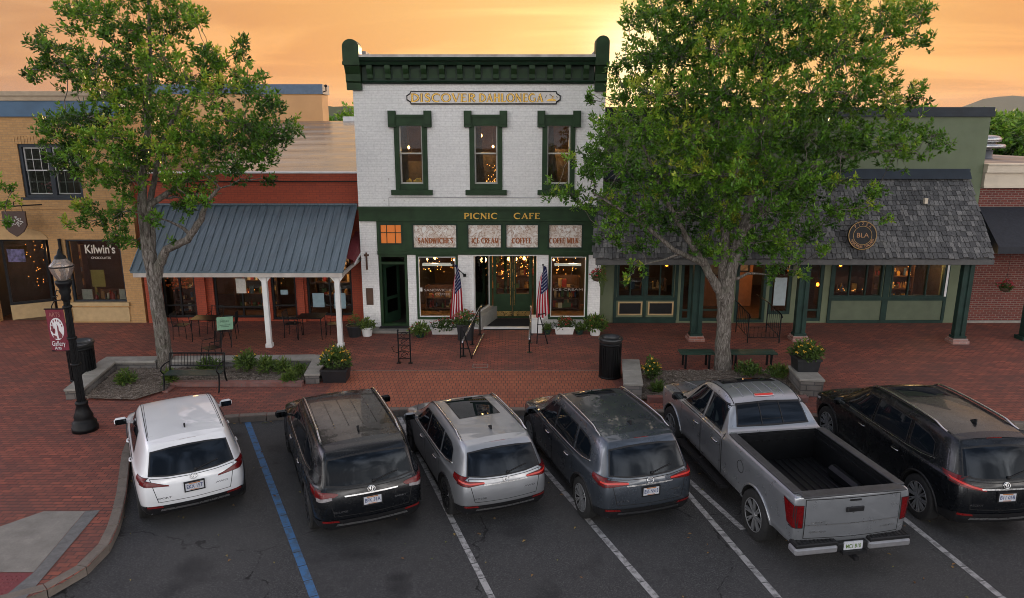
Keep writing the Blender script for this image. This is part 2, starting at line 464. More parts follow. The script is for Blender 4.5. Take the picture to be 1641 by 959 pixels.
KERB = [(-7.35, 8.95), (-6.95, 9.12), (-6.70, 9.42), (-6.56, 9.85), (-6.56, 10.5), (-6.76, 11.15), (-7.10, 12.0), (-7.52, 12.9), (-7.95, 13.8), (-8.2, 14.5), (-8.12, 15.05), (-7.6, 15.42), (-6.4, 15.74), (-4.6, 16.0), (-2.7, 16.14), (.25, 16.14), (3.0, 16.05), (6.0, 15.86), (9.0, 15.6), (11.8, 15.3), (18.0, 14.5), (40, 11.5)]
a = MB(); a.quad((-45, -40, -.14), (45, -40, -.14), (45, 17, -.14), (-45, 17, -.14))
struct('parking_lot', a, ASPH, loc=(0, 0, -.14))
# brick sidewalk: bounded by the kerb path, runs under and behind the shop fronts
sw = MB()
outer = [(-7.6, 8.85)] + KERB
poly = [(x, y) for x, y in KERB]
vs_ = []
for i in range(len(KERB) - 1):
    (xa, ya), (xb, yb) = KERB[i], KERB[i + 1]
    if xb <= xa + .001: continue
# strip to the facades, split in two: right of the lot edge, and the left plaza
right = KERB[11:]
for (xa, ya), (xb, yb) in zip(right[:-1], right[1:]):
    sw.quad((xa, ya, 0), (xb, yb, 0), (xb, 30, 0), (xa, 30, 0))
left = KERB[:12]
for (xa, ya), (xb, yb) in zip(left[:-1], left[1:]):
    sw.quad((-40, ya, 0), (xa, ya, 0), (xb, yb, 0), (-40, yb, 0))
sw.quad((-40, KERB[11][1], 0), (KERB[11][0], KERB[11][1], 0), (KERB[11][0], 30, 0), (-40, 30, 0))
sw.quad((-40, 6.0, 0), (-7.6, 6.0, 0), (KERB[0][0], KERB[0][1], 0), (-40, KERB[0][1], 0))
struct('sidewalk', sw, PAVER, loc=(0, 0, 0))
# lighter soldier-course band in front of the cafe
b = MB()
b.add([(-4.75, 16.1, .004), (-2.7, 16.2, .004), (.25, 16.2, .004), (2.9, 16.1, .004), (2.6, 19.0, .004), (-4.75, 19.0, .004)], [tuple(range(6))])
struct('paver_band', b, PAVER2, loc=(0, 0, .004))
b = MB(); b.quad((-4.6, 19.02, .008), (2.45, 19.02, .008), (2.45, 19.06, .008), (-4.6, 19.06, .008))
struct('drain_strip', b, CONC, loc=(0, 19, .008))
b = MB(); b.frame(-1.12, -.68, 19.28, 19.58, .02, 0, .01)
b.v = [(x, z, .004 + y) for x, y, z in b.v]
b.quad((-1.12, 19.28, .006), (-.68, 19.28, .006), (-.68, 19.58, .006), (-1.12, 19.58, .006), 1)
tag(b.build('utility_cover', [CONC, PAVER]), 'small square utility cover set in the bricks before the cafe doors', 'cover')
# kerb: individual stones along the path
k = MB()
def offset_path(pts, d):
    out = []
    for i, p in enumerate(pts):
        a_ = Vector(pts[max(i - 1, 0)]); c_ = Vector(pts[min(i + 1, len(pts) - 1)])
        t = (c_ - a_).normalized(); out.append((p[0] + t.y * d, p[1] - t.x * d))
    return out
def resample(pts, step):
    P = [Vector(p) for p in pts]; out = [P[0]]; acc = 0
    for a_, b_ in zip(P[:-1], P[1:]):
        L = (b_ - a_).length; t = step - acc
        while t <= L: out.append(a_ + (b_ - a_) * (t / L)); t += step
        acc = L - (t - step)
    return out + [P[-1]]
kp = resample(KERB, .62)
inner = offset_path([tuple(p) for p in kp], -.17)
for i in range(len(kp) - 1):
    o0, o1, i0, i1 = kp[i], kp[i + 1], Vector(inner[i]), Vector(inner[i + 1])
    dz = random.uniform(-.004, .004)
    g0 = .012
    o0b, o1b = o0.lerp(o1, g0), o0.lerp(o1, 1 - g0); i0b, i1b = i0.lerp(i1, g0), i0.lerp(i1, 1 - g0)
    zt = .014 + dz
    V = [(o0b.x, o0b.y, -.2), (o1b.x, o1b.y, -.2), (i1b.x, i1b.y, -.2), (i0b.x, i0b.y, -.2)]
    e0, e1 = o0b.lerp(i0b, .1), o1b.lerp(i1b, .1)
    V += [(o0b.x, o0b.y, zt - .02), (o1b.x, o1b.y, zt - .02), (e0.x, e0.y, zt), (e1.x, e1.y, zt), (i0b.x, i0b.y, zt), (i1b.x, i1b.y, zt)]
    k.add(V, [(0, 1, 5, 4), (4, 5, 7, 6), (6, 7, 9, 8), (3, 8, 9, 2), (0, 4, 6, 8, 3), (1, 2, 9, 7, 5)])
struct('kerb', k, CURBM, loc=(0, 12, -.2))
# corner ramp
r = MB(); r.add([(-8.28, 11.47, .005), (-7.55, 11.47, .005), (-7.30, 9.68, .005), (-9.2, 9.68, .005), (-9.2, 10.4, .005)], [(0, 4, 3, 2, 1)])
struct('ramp_slab', r, CONC, loc=(-8, 10.5, .005))
r = MB(); r.add([(-7.54, 11.47, .009), (-7.30, 11.5, .009), (-7.0, 9.0, .009), (-7.35, 9.0, .009), (-7.29, 9.68, .009)], [(0, 1, 2, 3, 4)][::-1])
struct('ramp_edge', r, EXPO, loc=(-7.3, 10, .009))
r = MB(); r.add([(-9.2, 9.66, .010), (-7.29, 9.66, .010), (-7.38, 8.7, .010), (-9.2, 8.7, .010)], [(0, 3, 2, 1)])
for i in range(24):
    for j in range(9):
        r.lathe((-9.15 + i * .075, 8.9 + j * .083, .010), [(.022, 0), (.014, .006), (0, .006)], 6)
struct('tactile_strip', r, mat('tactile_red', (.16, .03, .032), .7, scale=3, bump=.2), loc=(-8, 9.2, .01))
# stall lines
def line(name_, a_, b_, w, m):
    A, B = Vector(a_ + (0,)), Vector(b_ + (0,)); d = (B - A).normalized(); n = Vector((-d.y, d.x, 0)) * w / 2
    q = MB(); N = 24
    for i in range(N):
        p0, p1 = A.lerp(B, i / N), A.lerp(B, (i + 1) / N - .0018)
        q.quad(*[tuple(p + Vector((0, 0, -.136))) for p in (p0 + n, p0 - n, p1 - n, p1 + n)])
    return tag(q.build(name_, m, loc=(A.x, A.y, -.136)), kind='structure')
def ext(a_, b_, k_): return (b_[0] + (b_[0] - a_[0]) * k_, b_[1] + (b_[1] - a_[1]) * k_)
line('blue_stall_line', (-6.22, 15.74), ext((-6.3, 15.82), (-2.92, 9.26), .4), .13, LINEB)
line('stall_line', (-2.69, 16.05), ext((-2.69, 16.01), (-.3, 9.26), .4), .10, LINEW)
line('stall_line', (-.31, 16.05), ext((.69, 13.29), (2.13, 9.26), .7), .11, LINEW)
line('stall_line', (2.6, 15.9), ext((3.64, 13.48), (3.99, 11.1), .0), .11, LINEW)
line('stall_line', (2.75, 15.4), ext((3.38, 12.42), (3.95, 9.26), .8), .11, LINEW)
line('stall_line', (6.42, 15.6), ext((6.98, 11.4), (7.24, 9.26), 1.2), .11, LINEW)

# ------------------------------------------------------------------ evening haze
hz = MB(); hz.box(-3050, 4050, -250, 5650, -1.3, 220)
hm = bpy.data.materials.new('evening_haze'); hm.use_nodes = True; hm.node_tree.nodes.clear()
ho_ = hm.node_tree.nodes.new('ShaderNodeOutputMaterial'); hv = hm.node_tree.nodes.new('ShaderNodeVolumePrincipled')
hv.inputs['Color'].default_value = (.80, .86, .88, 1); hv.inputs['Density'].default_value = .00006; hv.inputs['Anisotropy'].default_value = .2
hm.node_tree.links.new(hv.outputs[0], ho_.inputs['Volume'])
tag(hz.build('haze', hm), kind='stuff')
# ------------------------------------------------------------------ hills
def hill(name_, cx, cy, w, d, h, seed, col):
    rn = random.Random(seed); q = MB(); N, Mm = 60, 14
    ph = [rn.uniform(0, 6.28) for _ in range(8)]
    pts = []
    for j in range(Mm + 1):
        for i in range(N + 1):
            u, v = i / N * 2 - 1, j / Mm * 2 - 1
            e = math.exp(-u * u * 3.2) * math.exp(-v * v * 2.0)
            z = h * (e * 1.0 + .13 * math.sin(u * 7 + ph[0] + v) * e + .06 * math.sin(u * 17 + ph[1]) * e + .02 * math.sin(u * 53 + ph[2]) * e)
            pts.append((cx + u * w, cy + v * d, z - h * .02))
    f = [(j * (N + 1) + i, j * (N + 1) + i + 1, (j + 1) * (N + 1) + i + 1, (j + 1) * (N + 1) + i) for j in range(Mm) for i in range(N)]
    q.add(pts, f, 0, True)
    t = NT(name_ + '_forest'); n = t.noise(.08, 6, .7, vec=t.pos())
    t.setp(Base_Color=t.ramp(n, [(.3, tuple(c * .6 for c in col)), (.7, col)]), Roughness=1.0, Specular_IOR_Level=0); t.bump(n, 1.0, 6.0)
    return struct(name_, q, t.m, loc=(cx, cy, 0))
hill('mountain', 2960, 4350, 1150, 600, 168, 3, (.05, .07, .045))
hill('ridge', 1750, 2500, 1400, 450, 50, 9, (.05, .07, .04))
hill('wooded_hill', -480, 2000, 840, 320, 76, 5, (.055, .08, .035))
# ------------------------------------------------------------------ building materials
WBRICK = brick_mat('white_painted_brick', (.83, .815, .785), (.79, .775, .745), (.71, .695, .665), bw=.42, bh=.078, mw=.010, stain=(.66, .65, .63), stain_amt=.5, bump=.4, rough=.6, chips=(.36, .31, .27))
YBRICK = brick_mat('tan_brick', (.52, .295, .118), (.43, .245, .10), (.36, .235, .12), stain=(.38, .22, .095), bump=.45)
RBRICK = brick_mat('red_painted_brick', (.37, .066, .028), (.31, .056, .026), (.22, .045, .025), stain=(.26, .052, .028), bump=.4, rough=.7)
DBRICK = brick_mat('weathered_red_brick', (.19, .045, .032), (.13, .034, .028), (.24, .17, .14), mw=.012, stain=(.09, .035, .03), bump=.7, chips=(.4, .33, .3))
GREEN = mat('dark_green_paint', (.016, .040, .014), .55, var=.25, scale=3, bump=.05, spec=.25)
GREEN2 = mat('darker_green_paint', (.009, .026, .013), .5, var=.25, scale=5, spec=.25)
TEAL = mat('blue_green_paint', (.013, .033, .026), .5, var=.25, scale=3, spec=.25)
OLIVE = mat('olive_stucco', (.125, .15, .088), .8, var=.1, scale=1.3, bump=.15, bscale=40)
OLIVE2 = mat('olive_panel', (.085, .105, .062), .6, var=.12, scale=3)
WHITE = mat('white_trim', (.66, .66, .64), .5, var=.08, scale=5)
CREAM = mat('cream_trim', (.55, .47, .36), .6, var=.12, scale=1.5)
TANP = mat('tan_trim', (.42, .29, .14), .6, var=.1)
NAVY = mat('navy_metal', (.035, .085, .15), .4, metal=.2, var=.15, scale=2)
DKSLATE = mat('slate_metal', (.016, .022, .030), .5, metal=.0, var=.25, scale=2, spec=.3)
def streaked_metal():
    t = NT('blue_grey_metal_roof'); mp = t.new('ShaderNodeMapping'); mp.inputs['Scale'].default_value = (16, .7, .7); t.link(t.pos(), mp.inputs[0])
    n = t.noise(1.0, 5, .65, vec=mp.outputs[0]); m2 = t.noise(.9, 5, .6, vec=t.pos())
    c = t.ramp(n, [(.3, (.062, .094, .115)), (.55, (.100, .145, .172)), (.75, (.145, .19, .22))])
    c = t.mix(t.maprange(m2, .5, .75, 0, .4), c, (.15, .155, .155))
    t.setp(Base_Color=c, Metallic=.25, Roughness=t.maprange(m2, .3, .7, .36, .55)); return t.m
ROOFM = streaked_metal()
MEMB = mat('roof_membrane', (.125, .088, .062), .20, var=.35, scale=.5, bump=.4, bscale=1.3, spec=.9)
WMEMB = mat('white_roof_flashing', (.6, .6, .6), .45, var=.15, scale=2)
BLACK = mat('black_paint', (.010, .010, .011), .5, var=.2, spec=.22)
IRON = mat('black_iron', (.0055, .006, .0065), .45, metal=.0, var=.2, spec=.2)
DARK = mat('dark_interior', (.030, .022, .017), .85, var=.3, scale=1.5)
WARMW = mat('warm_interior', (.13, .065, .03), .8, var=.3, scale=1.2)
WOOD = mat('dark_wood', (.075, .035, .018), .5, var=.3, scale=4)
GOLD = mat('gold_leaf', (.62, .36, .06), .3, metal=.35, var=.12, scale=10)
BRASS = mat('brass', (.55, .36, .13), .3, metal=.9, var=.1)
CHROME = mat('bright_metal', (.6, .6, .6), .18, metal=1.0, var=.05)
STEEL = mat('brushed_steel', (.42, .42, .42), .3, metal=.9, var=.08)
GLASS = glass_mat('shop_glass', refl=1.1)
MATT = mat('door_mat', (.016, .015, .015), .95, var=.3, scale=20)
BULB = emit_mat('warm_bulb', (1.0, .46, .12), 14.0)
BULB2 = emit_mat('small_warm_bulb', (1.0, .34, .06), 3.5)
PAPER = mat('paper', (.55, .53, .48), .8, var=.15, scale=9)
PAPERY = mat('yellow_paper', (.42, .32, .08), .8, var=.1)

def goods_mat():
    t = NT('mixed_goods'); g_ = t.n.new('ShaderNodeNewGeometry')
    c = t.ramp(g_.outputs['Random Per Island'], [(0, (.34, .17, .06)), (.14, (.07, .04, .025)), (.28, (.48, .32, .16)), (.42, (.30, .03, .02)), (.55, (.60, .54, .45)), (.66, (.05, .09, .16)), (.77, (.48, .24, .04)), (.88, (.06, .13, .06)), (1, (.6, .55, .5))], 'CONSTANT')
    t.setp(Base_Color=c, Roughness=.45); MATS['mixed_goods'] = t.m; return t.m
GOODS = goods_mat()

def goods(rn, x0, x1, y0, y1, z, n, hmax=.28):
    m = MB()
    for _ in range(n):
        w, d, h = rn.uniform(.04, .16), rn.uniform(.04, .12), rn.uniform(.05, hmax)
        x, y = rn.uniform(x0, x1 - w), rn.uniform(y0, y1 - d)
        if rn.random() < .4: m.lathe((x + w / 2, y + d / 2, z), [(w * .4, 0), (w * .4, h * .7), (w * .15, h * .85), (w * .15, h), (0, h)], 8)
        else: m.box(x, x + w, y, y + d, z + .002, z + h)
    return m
_gc = [0]
def shelf_unit(x0, x1, y, z0, z1, n, label, rows=4, depth=.35, seed=0, group=None):
    """an open shelf full of small goods, standing inside a shop"""
    rn = random.Random(seed); t = thing('display_shelf', label, 'shelf', ((x0 + x1) / 2, y, z0), group)
    c = MB(); c.box(x0, x0 + .04, y, y + depth, z0, z1); c.box(x1 - .04, x1, y, y + depth, z0, z1); c.box(x0 + .04, x1 - .04, y + depth - .03, y + depth, z0, z1)
    gm = MB()
    for i in range(rows):
        z = z0 + .08 + (z1 - z0 - .1) * i / rows
        c.box(x0 + .04, x1 - .04, y, y + depth - .03, z - .03, z)
        q = goods(rn, x0 + .06, x1 - .06, y + .03, y + depth - .06, z, n, min(.3, (z1 - z0) / rows * .75))
        gm.add(q.v, q.f)
    c.build('case', WOOD, t); tag(gm.build('goods', GOODS, t), kind='stuff')
    return t
def bulb(x, y, z, label, r=.05, group='lit bulbs inside the shops', cord=.3, light=0, shade=False, name='pendant_bulb', m=None):
    t = thing(name, label, 'lamp', (x, y, z + cord), group)
    q = MB(); q.tube([(x, y, z + r), (x, y, z + cord)], .008, 5); q.build('cord', BLACK, t)
    q = MB(); q.ellipsoid((x, y, z), r, r, r * 1.25, 8, 6); q.build('bulb', m or BULB, t)
    if shade:
        q = MB(); q.lathe((x, y, z), [(r * 1.5, -r * 2), (r * 1.7, r), (r * .5, r * 2.2), (0, r * 2.2)], 10); q.build('glass_shade', MATS.get('amber_glass') or glass_mat('amber_glass', (1, .62, .2)), t)
    if light:
        l = bpy.data.lights.new('bulb_light', 'POINT'); l.energy = light * 6.0; l.color = (1.0, .55, .22); l.shadow_soft_size = .12
        lo = bpy.data.objects.new('bulb_light', l); COL.objects.link(lo); lo.parent = t; lo.location = (0, -.05, -cord - r * 2.6)
    return t
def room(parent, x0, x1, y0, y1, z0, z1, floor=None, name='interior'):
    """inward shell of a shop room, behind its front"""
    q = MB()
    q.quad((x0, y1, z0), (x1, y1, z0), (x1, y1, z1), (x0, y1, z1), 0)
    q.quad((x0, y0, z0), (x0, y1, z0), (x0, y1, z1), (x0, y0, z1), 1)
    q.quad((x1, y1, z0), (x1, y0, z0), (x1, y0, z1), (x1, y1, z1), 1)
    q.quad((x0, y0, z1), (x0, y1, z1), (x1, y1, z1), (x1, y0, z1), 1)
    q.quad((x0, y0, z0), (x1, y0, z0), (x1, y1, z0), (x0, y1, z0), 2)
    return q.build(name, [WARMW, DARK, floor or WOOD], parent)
def window(parent, x0, x1, z0, z1, y, fm, ft=.05, fd=.08, rails=(), mull=(), bar=.03, name='window', glass=None, fcol2=None):
    """frame (a part) with its glass pane (a sub-part)"""
    q = MB(); q.frame(x0, x1, z0, z1, ft, y, y + fd)
    for z in rails: q.box(x0 + ft, x1 - ft, y + .004, y + fd - .004, z - bar / 2, z + bar / 2)
    for x in mull: q.box(x - bar / 2, x + bar / 2, y + .006, y + fd - .006, z0 + ft, z1 - ft)
    w = q.build(name, fm, parent)
    g_ = MB(); g_.box(x0 + ft * .6, x1 - ft * .6, y + fd * .5, y + fd * .5 + .008, z0 + ft * .6, z1 - ft * .6); g_.build('pane', glass or GLASS, w)
    return w

# ================================================================== WHITE BRICK CAFE
YF = 23.3
cafe = thing('white_brick_building', 'two storey white painted brick cafe with green cornice and green shop front', 'building', (-1.0, YF, 0))
wm = MB()
WINX = (-3.21, -.83, 1.48)
wm.wall(-4.97, 2.93, 4.12, 8.05, YF, YF + .3, [(x - .40, x + .40, 4.72, 6.78) for x in WINX])
wm.box(-4.97, -4.67, YF + .3, 40, 0, 8.62); wm.box(2.63, 2.93, YF + .3, 40, 0, 8.62)
wm.box(-4.67, 2.63, 39.7, 40, 0, 8.4)
for x0, x1, zt in ((-4.97, -4.40, 3.66), (-3.45, -3.17, 2.55), (-1.78, -1.33, 2.55), (.87, 1.2, 2.55), (2.52, 2.93, 2.55)): wm.box(x0, x1, YF - .03, YF + .28, 0, zt)
wm.box(2.80, 2.93, YF - .03, YF + .28, 2.80, 3.6)
wm.box(-3.17, -1.78, YF - .01, YF + .25, 0, .36); wm.box(1.2, 2.52, YF - .01, YF + .25, 0, .36)
wm.build('wall', WBRICK, cafe)
rf = MB(); rf.quad((-4.67, YF + .3, 8.3), (2.63, YF + .3, 8.3), (2.63, 39.7, 8.0), (-4.67, 39.7, 8.0)); rf.build('roof', MEMB, cafe)
for x0, x1 in ((-4.98, -4.64), (2.60, 2.95)):
    pc = MB(); pc.prism([(YF + .65, 8.5), (39.9, 8.5), (39.9, 8.62), (YF + .65, 8.96)], x0, x1, 'yz'); pc.build('side_parapet', mat('weathered_parapet', (.30, .28, .26), .8, var=.2, scale=2), cafe)
co = MB()
co.prism([(YF - .10, 7.93), (YF - .16, 7.98), (YF - .10, 8.02), (YF - .10, 8.44), (YF - .34, 8.47), (YF - .38, 8.55), (YF - .46, 8.60), (YF - .50, 8.68), (YF + .28, 8.68), (YF + .28, 7.93)], -4.64, 2.54, 'yz')
cor = co.build('cornice', GREEN2, cafe)
cp = MB(); cp.box(-4.64, 2.54, YF - .48, YF + .6, 8.682, 8.76); cp.build('coping', mat('weathered_zinc', (.3, .28, .26), .45, metal=.4, var=.35, scale=3), cor)
for i in range(13):
    x = -4.38 + i * .555
    b = MB(); b.prism([(YF - .32, 8.46), (YF - .32, 8.36), (YF - .26, 8.27), (YF - .20, 8.2), (YF - .19, 8.08), (YF - .10, 8.05), (YF - .10, 8.46)], x - .085, x + .085, 'yz'); b.build('bracket', GREEN, cor)
for i in range(12):
    pn = MB(); x = -4.38 + i * .555; pn.box(x + .14, x + .415, YF - .115, YF - .10, 8.1, 8.36); pn.build('frieze_panel', GREEN, cor)
for x0, x1, zb, zt in ((-5.14, -4.642, 7.74, 8.98), (2.542, 2.95, 7.70, 9.12)):
    e = MB(); xc, r_ = (x0 + x1) / 2, (x1 - x0) / 2
    arc = [(xc + r_ * math.cos(t), zt + r_ * .9 * math.sin(t)) for t in np.linspace(0, math.pi, 13)]
    e.prism([(x0, 8.45)] + [(x1, 8.45)] + arc, YF - .46, YF + .05)
    e.prism([(YF - .16, zb), (YF - .16, 7.95), (YF - .24, 8.0), (YF - .24, 8.2), (YF - .38, 8.4), (YF - .40, 8.448), (YF + .04, 8.448), (YF + .04, zb)], x0 + .02, x1 - .02, 'yz')
    e.box(x0 - .02, x1 + .02, YF - .49, YF + .06, 8.40, 8.447) if False else None
    e.box(x0 - .015, x1 + .015, YF - .475, YF - .461, 8.46, 8.56)
    e.build('corner_block', GREEN, cafe)
# upper windows
for i, x in enumerate(WINX):
    q = MB()
    q.box(x - .52, x - .37, YF - .06, YF + .1, 4.66, 6.66); q.box(x + .37, x + .52, YF - .06, YF + .1, 4.66, 6.66)
    q.box(x - .43, x - .368, YF - .085, YF - .061, 4.67, 6.64); q.box(x + .368, x + .43, YF - .085, YF - .061, 4.67, 6.64)
    q.box(x - .37, x + .37, YF - .055, YF + .1, 4.66, 4.84)
    w = q.build('window', GREEN, cafe)
    h = MB(); h.box(x - .52, x + .52, YF - .10, YF + .08, 6.66, 7.0); h.box(x - .52, x + .52, YF - .15, YF - .101, 6.93, 7.0)
    for sx_ in (-.68, .44): h.box(x + sx_, x + sx_ + .24, YF - .16, YF + .02, 6.62, 7.12); h.box(x + sx_ + .03, x + sx_ + .21, YF - .19, YF - .161, 6.70, 7.04)
    h.build('hood', GREEN, w)
    s_ = MB(); s_.box(x - .66, x + .66, YF - .16, YF + .05, 4.50, 4.655); s_.build('sill', GREEN, w)
    s_ = MB(); s_.frame(x - .37, x + .37, 5.78, 6.70, .045, YF + .03, YF + .08); s_.frame(x - .37, x + .37, 4.84, 5.83, .05, YF + .085, YF + .13); s_.build('sash', mat('sash_grey', (.38, .37, .33), .5), w)
    g_ = MB(); g_.box(x - .33, x + .33, YF + .05, YF + .056, 5.82, 6.66); g_.box(x - .33, x + .33, YF + .105, YF + .111, 4.88, 5.79); g_.build('pane', GLASS, w)
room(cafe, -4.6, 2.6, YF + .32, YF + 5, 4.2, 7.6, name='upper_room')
curt = mat('dim_curtain', (.035, .022, .012), .9, var=.5, scale=9)
for i, x in enumerate(WINX):
    q = MB(); q.quad((x - .5, YF + .5, 4.7), (x - .15 + .1 * i, YF + .5, 4.7), (x - .2, YF + .5, 6.9), (x - .5, YF + .5, 6.9)); 
    q.box(x - .45, x + .5, YF + 1.4, YF + 1.45, 4.3, 5.5 + .2 * i)
    q.build('room_screen', curt, cafe)
bulb(-3.38, YF + .7, 5.98, 'bare warm bulb glowing in the cafe upper window nearest the red shop', .04, cord=1.2, light=14)
bulb(-1.02, YF + .9, 6.35, 'upper of two warm bulbs in the middle upper cafe window', .045, cord=.9, light=16)
bulb(-.62, YF + .7, 6.0, 'lower of two warm bulbs in the middle upper cafe window', .04, cord=1.2)
bulb(1.36, YF + .9, 6.05, 'small warm bulb in the upper cafe window beside the tree', .035, cord=1.2, light=12)
q = thing('window_candles', 'cluster of small golden string lights on the middle upper cafe sill', 'string lights', (-.55, YF + .3, 4.9)); m_ = MB()
for i in range(26): m_.ellipsoid((random.uniform(-.85, -.5) if i % 3 else random.uniform(-.6, -.5), YF + random.uniform(.2, .4), 4.9 + random.random() ** 2 * .55), .012, .012, .016, 5, 4)
m_.build('bulb', BULB2, q)
t = thing('window_ornament', 'pale boxes and straw on the sill of the upper cafe window nearest the red shop', 'ornament', (-3.1, YF + .3, 4.85)); m_ = goods(random.Random(4), -3.5, -2.9, YF + .18, YF + .4, 4.86, 9, .16); m_.build('goods', PAPERY, t)
q = MB(); q.tube([(-3.98, YF - .015, 4.13), (-3.98, YF - .015, 4.42), (.9, YF - .015, 4.40)], .012, 5); q.build('conduit', mat('grey_conduit', (.3, .3, .3), .6), cafe)
# painted board over the windows
sign = thing('name_board', 'long white board with gold letters above the upper cafe windows', 'sign', (-.88, YF, 7.32))
def notched(x0, x1, z0, z1, n):
    return [(x0 + n, z0), (x1 - n, z0), (x1 - n * .9, z0 + n * .45), (x1, z0 + n), (x1, z1 - n), (x1 - n * .9, z1 - n * .45), (x1 - n, z1), (x0 + n, z1), (x0 + n * .9, z1 - n * .45), (x0, z1 - n), (x0, z0 + n), (x0 + n * .9, z0 + n * .45)]
q = MB(); q.prism(notched(-3.30, 1.52, 7.31, 7.71, .13), YF - .05, YF); q.build('border', BLACK, sign)
q = MB(); q.prism(notched(-3.265, 1.485, 7.345, 7.675, .12), YF - .06, YF - .051); q.build('board', mat('sign_cream', (.62, .58, .53), .5, var=.06), sign)
# ---- serif capitals drawn as strokes of changing width
def _arc(cx, cz, rx, rz, a0, a1, n=14): return [(cx + rx * math.cos(R(a0 + (a1 - a0) * i / n)), cz + rz * math.sin(R(a0 + (a1 - a0) * i / n))) for i in range(n + 1)]
TK, TN = .17, .085
def _w(n, lo, hi): return [lo + (hi - lo) * math.sin(math.pi * i / (n - 1)) for i in range(n)]
def glyph(ch):
    S, w = [], .7
    def stem(x, t=TK, z0=0, z1=1, s=True):
        S.append(([(x, z0), (x, z1)], [t, t]))
        if s:
            for z in (z0 + .03, z1 - .03): S.append(([(x - t * .5 - .06, z), (x + t * .5 + .06, z)], [.055, .055]))
    def curve(p, lo=TN, hi=TK): S.append((p, _w(len(p), lo, hi)))
    def arm(x0, x1, z, tick=0):
        S.append(([(x0, z), (x1, z)], [.075, .075]))
        if tick: S.append(([(x1 - .02, z - .02 * tick), (x1, z + .16 * tick)], [.05, .05]))
    if ch == 'D': stem(.14); curve(_arc(.16, .5, .58, .46, 90, -90)); w = .84
    elif ch == 'I': stem(.15); w = .38
    elif ch == 'S': curve([(.50, .80), (.44, .93), (.30, .965), (.15, .92), (.10, .77), (.16, .63), (.30, .53), (.45, .42), (.50, .27), (.44, .11), (.28, .035), (.13, .07), (.07, .22)], TN, TK); w = .64
    elif ch == 'C': curve(_arc(.46, .5, .40, .46, 48, 312, 20)); S.append(([(.74, .70), (.74, .95)], [.05, .05])); w = .84
    elif ch == 'O': S.append((_arc(.47, .5, .40, .46, 0, 360, 28), [TN + (TK - TN) * abs(math.cos(R(360 * i / 28))) for i in range(29)])); w = .98
    elif ch == 'V': S.append(([(.08, 1), (.40, .0)], [TK, TK])); S.append(([(.40, .03), (.70, 1)], [TN, TN])); S.append(([(-.03, .97), (.21, .97)], [.055] * 2)); S.append(([(.58, .97), (.80, .97)], [.055] * 2)); w = .78
    elif ch == 'E': stem(.14); arm(.14, .58, .96, -1); arm(.14, .48, .52); arm(.14, .60, .04, 1); w = .68
    elif ch == 'F': stem(.14); arm(.14, .58, .96, -1); arm(.14, .46, .52); w = .64
    elif ch == 'L': stem(.14); arm(.14, .58, .04, 1); w = .64
    elif ch == 'R': stem(.14); curve(_arc(.16, .735, .42, .23, 90, -90)); S.append(([(.30, .5), (.66, .02)], [TK * .8, TK])); w = .74
    elif ch == 'P': stem(.14); curve(_arc(.16, .71, .44, .25, 90, -90)); w = .68
    elif ch == 'A': S.append(([(.10, 0), (.40, .98)], [TN, TN])); S.append(([(.38, 1.0), (.70, 0)], [TK, TK])); arm(.2, .58, .33); S.append(([(-.02, .03), (.2, .03)], [.055] * 2)); S.append(([(.56, .03), (.83, .03)], [.055] * 2)); w = .84
    elif ch == 'H': stem(.14); stem(.66); arm(.14, .66, .52); w = .84
    elif ch == 'N': stem(.12, TN); stem(.70, TN); S.append(([(.10, 1), (.72, 0)], [TK, TK])); w = .86
    elif ch == 'G': curve(_arc(.46, .5, .40, .46, 48, 312, 20)); stem(.74, .12, .06, .48, False); arm(.58, .84, .46); w = .9
    elif ch == 'W': S.append(([(.06, 1), (.28, 0)], [TK, TK])); S.append(([(.28, .02), (.50, .96)], [TN] * 2)); S.append(([(.48, .98), (.72, 0)], [TK] * 2)); S.append(([(.72, .02), (.94, 1)], [TN] * 2)); w = 1.02
    elif ch == 'M': stem(.12, TN); stem(.82, TK); S.append(([(.12, 1), (.47, .02)], [TK] * 2)); S.append(([(.47, .02), (.82, 1)], [TN] * 2)); w = .98
    elif ch == 'K': stem(.14); S.append(([(.18, .42), (.62, .98)], [TN] * 2)); S.append(([(.32, .58), (.68, .02)], [TK] * 2)); w = .74
    elif ch == 'U': S.append(([(.12, 1), (.12, .32)] + _arc(.40, .32, .28, .28, 180, 360, 10) + [(.68, 1)], [TK] * 7 + [TN] * 6)); w = .8
    else: w = .34
    return S, w
def serif_word(m, word, x0, x1, z0, z1, y, mi=0, depth=.010, fat=1.0):
    """raised serif capitals between x0 and x1 on the plane y, facing -y"""
    gl = [glyph(c) for c in word]; gap = .06
    tot = sum(w for _, w in gl) + gap * (len(gl) - 1); k = (x1 - x0) / tot; h = z1 - z0; cx = x0; e = 0
    for S, w in gl:
        for pts, ws in S:
            e += 1; yy = y - depth - .0004 * (e % 5)
            P = [Vector((cx + p[0] * k, z0 + p[1] * h)) for p in pts]; L, Rr = [], []
            for i, p in enumerate(P):
                d = (P[min(i + 1, len(P) - 1)] - P[max(i - 1, 0)]).normalized(); n = Vector((-d.y, d.x)) * ws[i] * min(k, h) * .5 * fat
                L.append(p + n); Rr.append(p - n)
            n_ = len(P)
            V = [(q.x, yy, q.y) for q in L] + [(q.x, yy, q.y) for q in Rr] + [(q.x, y, q.y) for q in L] + [(q.x, y, q.y) for q in Rr]
            F = []
            for i in range(n_ - 1):
                F += [(i, n_ + i, n_ + i + 1, i + 1), (i, i + 1, 2 * n_ + i + 1, 2 * n_ + i), (n_ + i, 3 * n_ + i, 3 * n_ + i + 1, n_ + i + 1)]
            m.add(V, F, mi)
        cx += (w + gap) * k
    return m
DKBR = mat('dark_outline', (.045, .022, .008), .5)
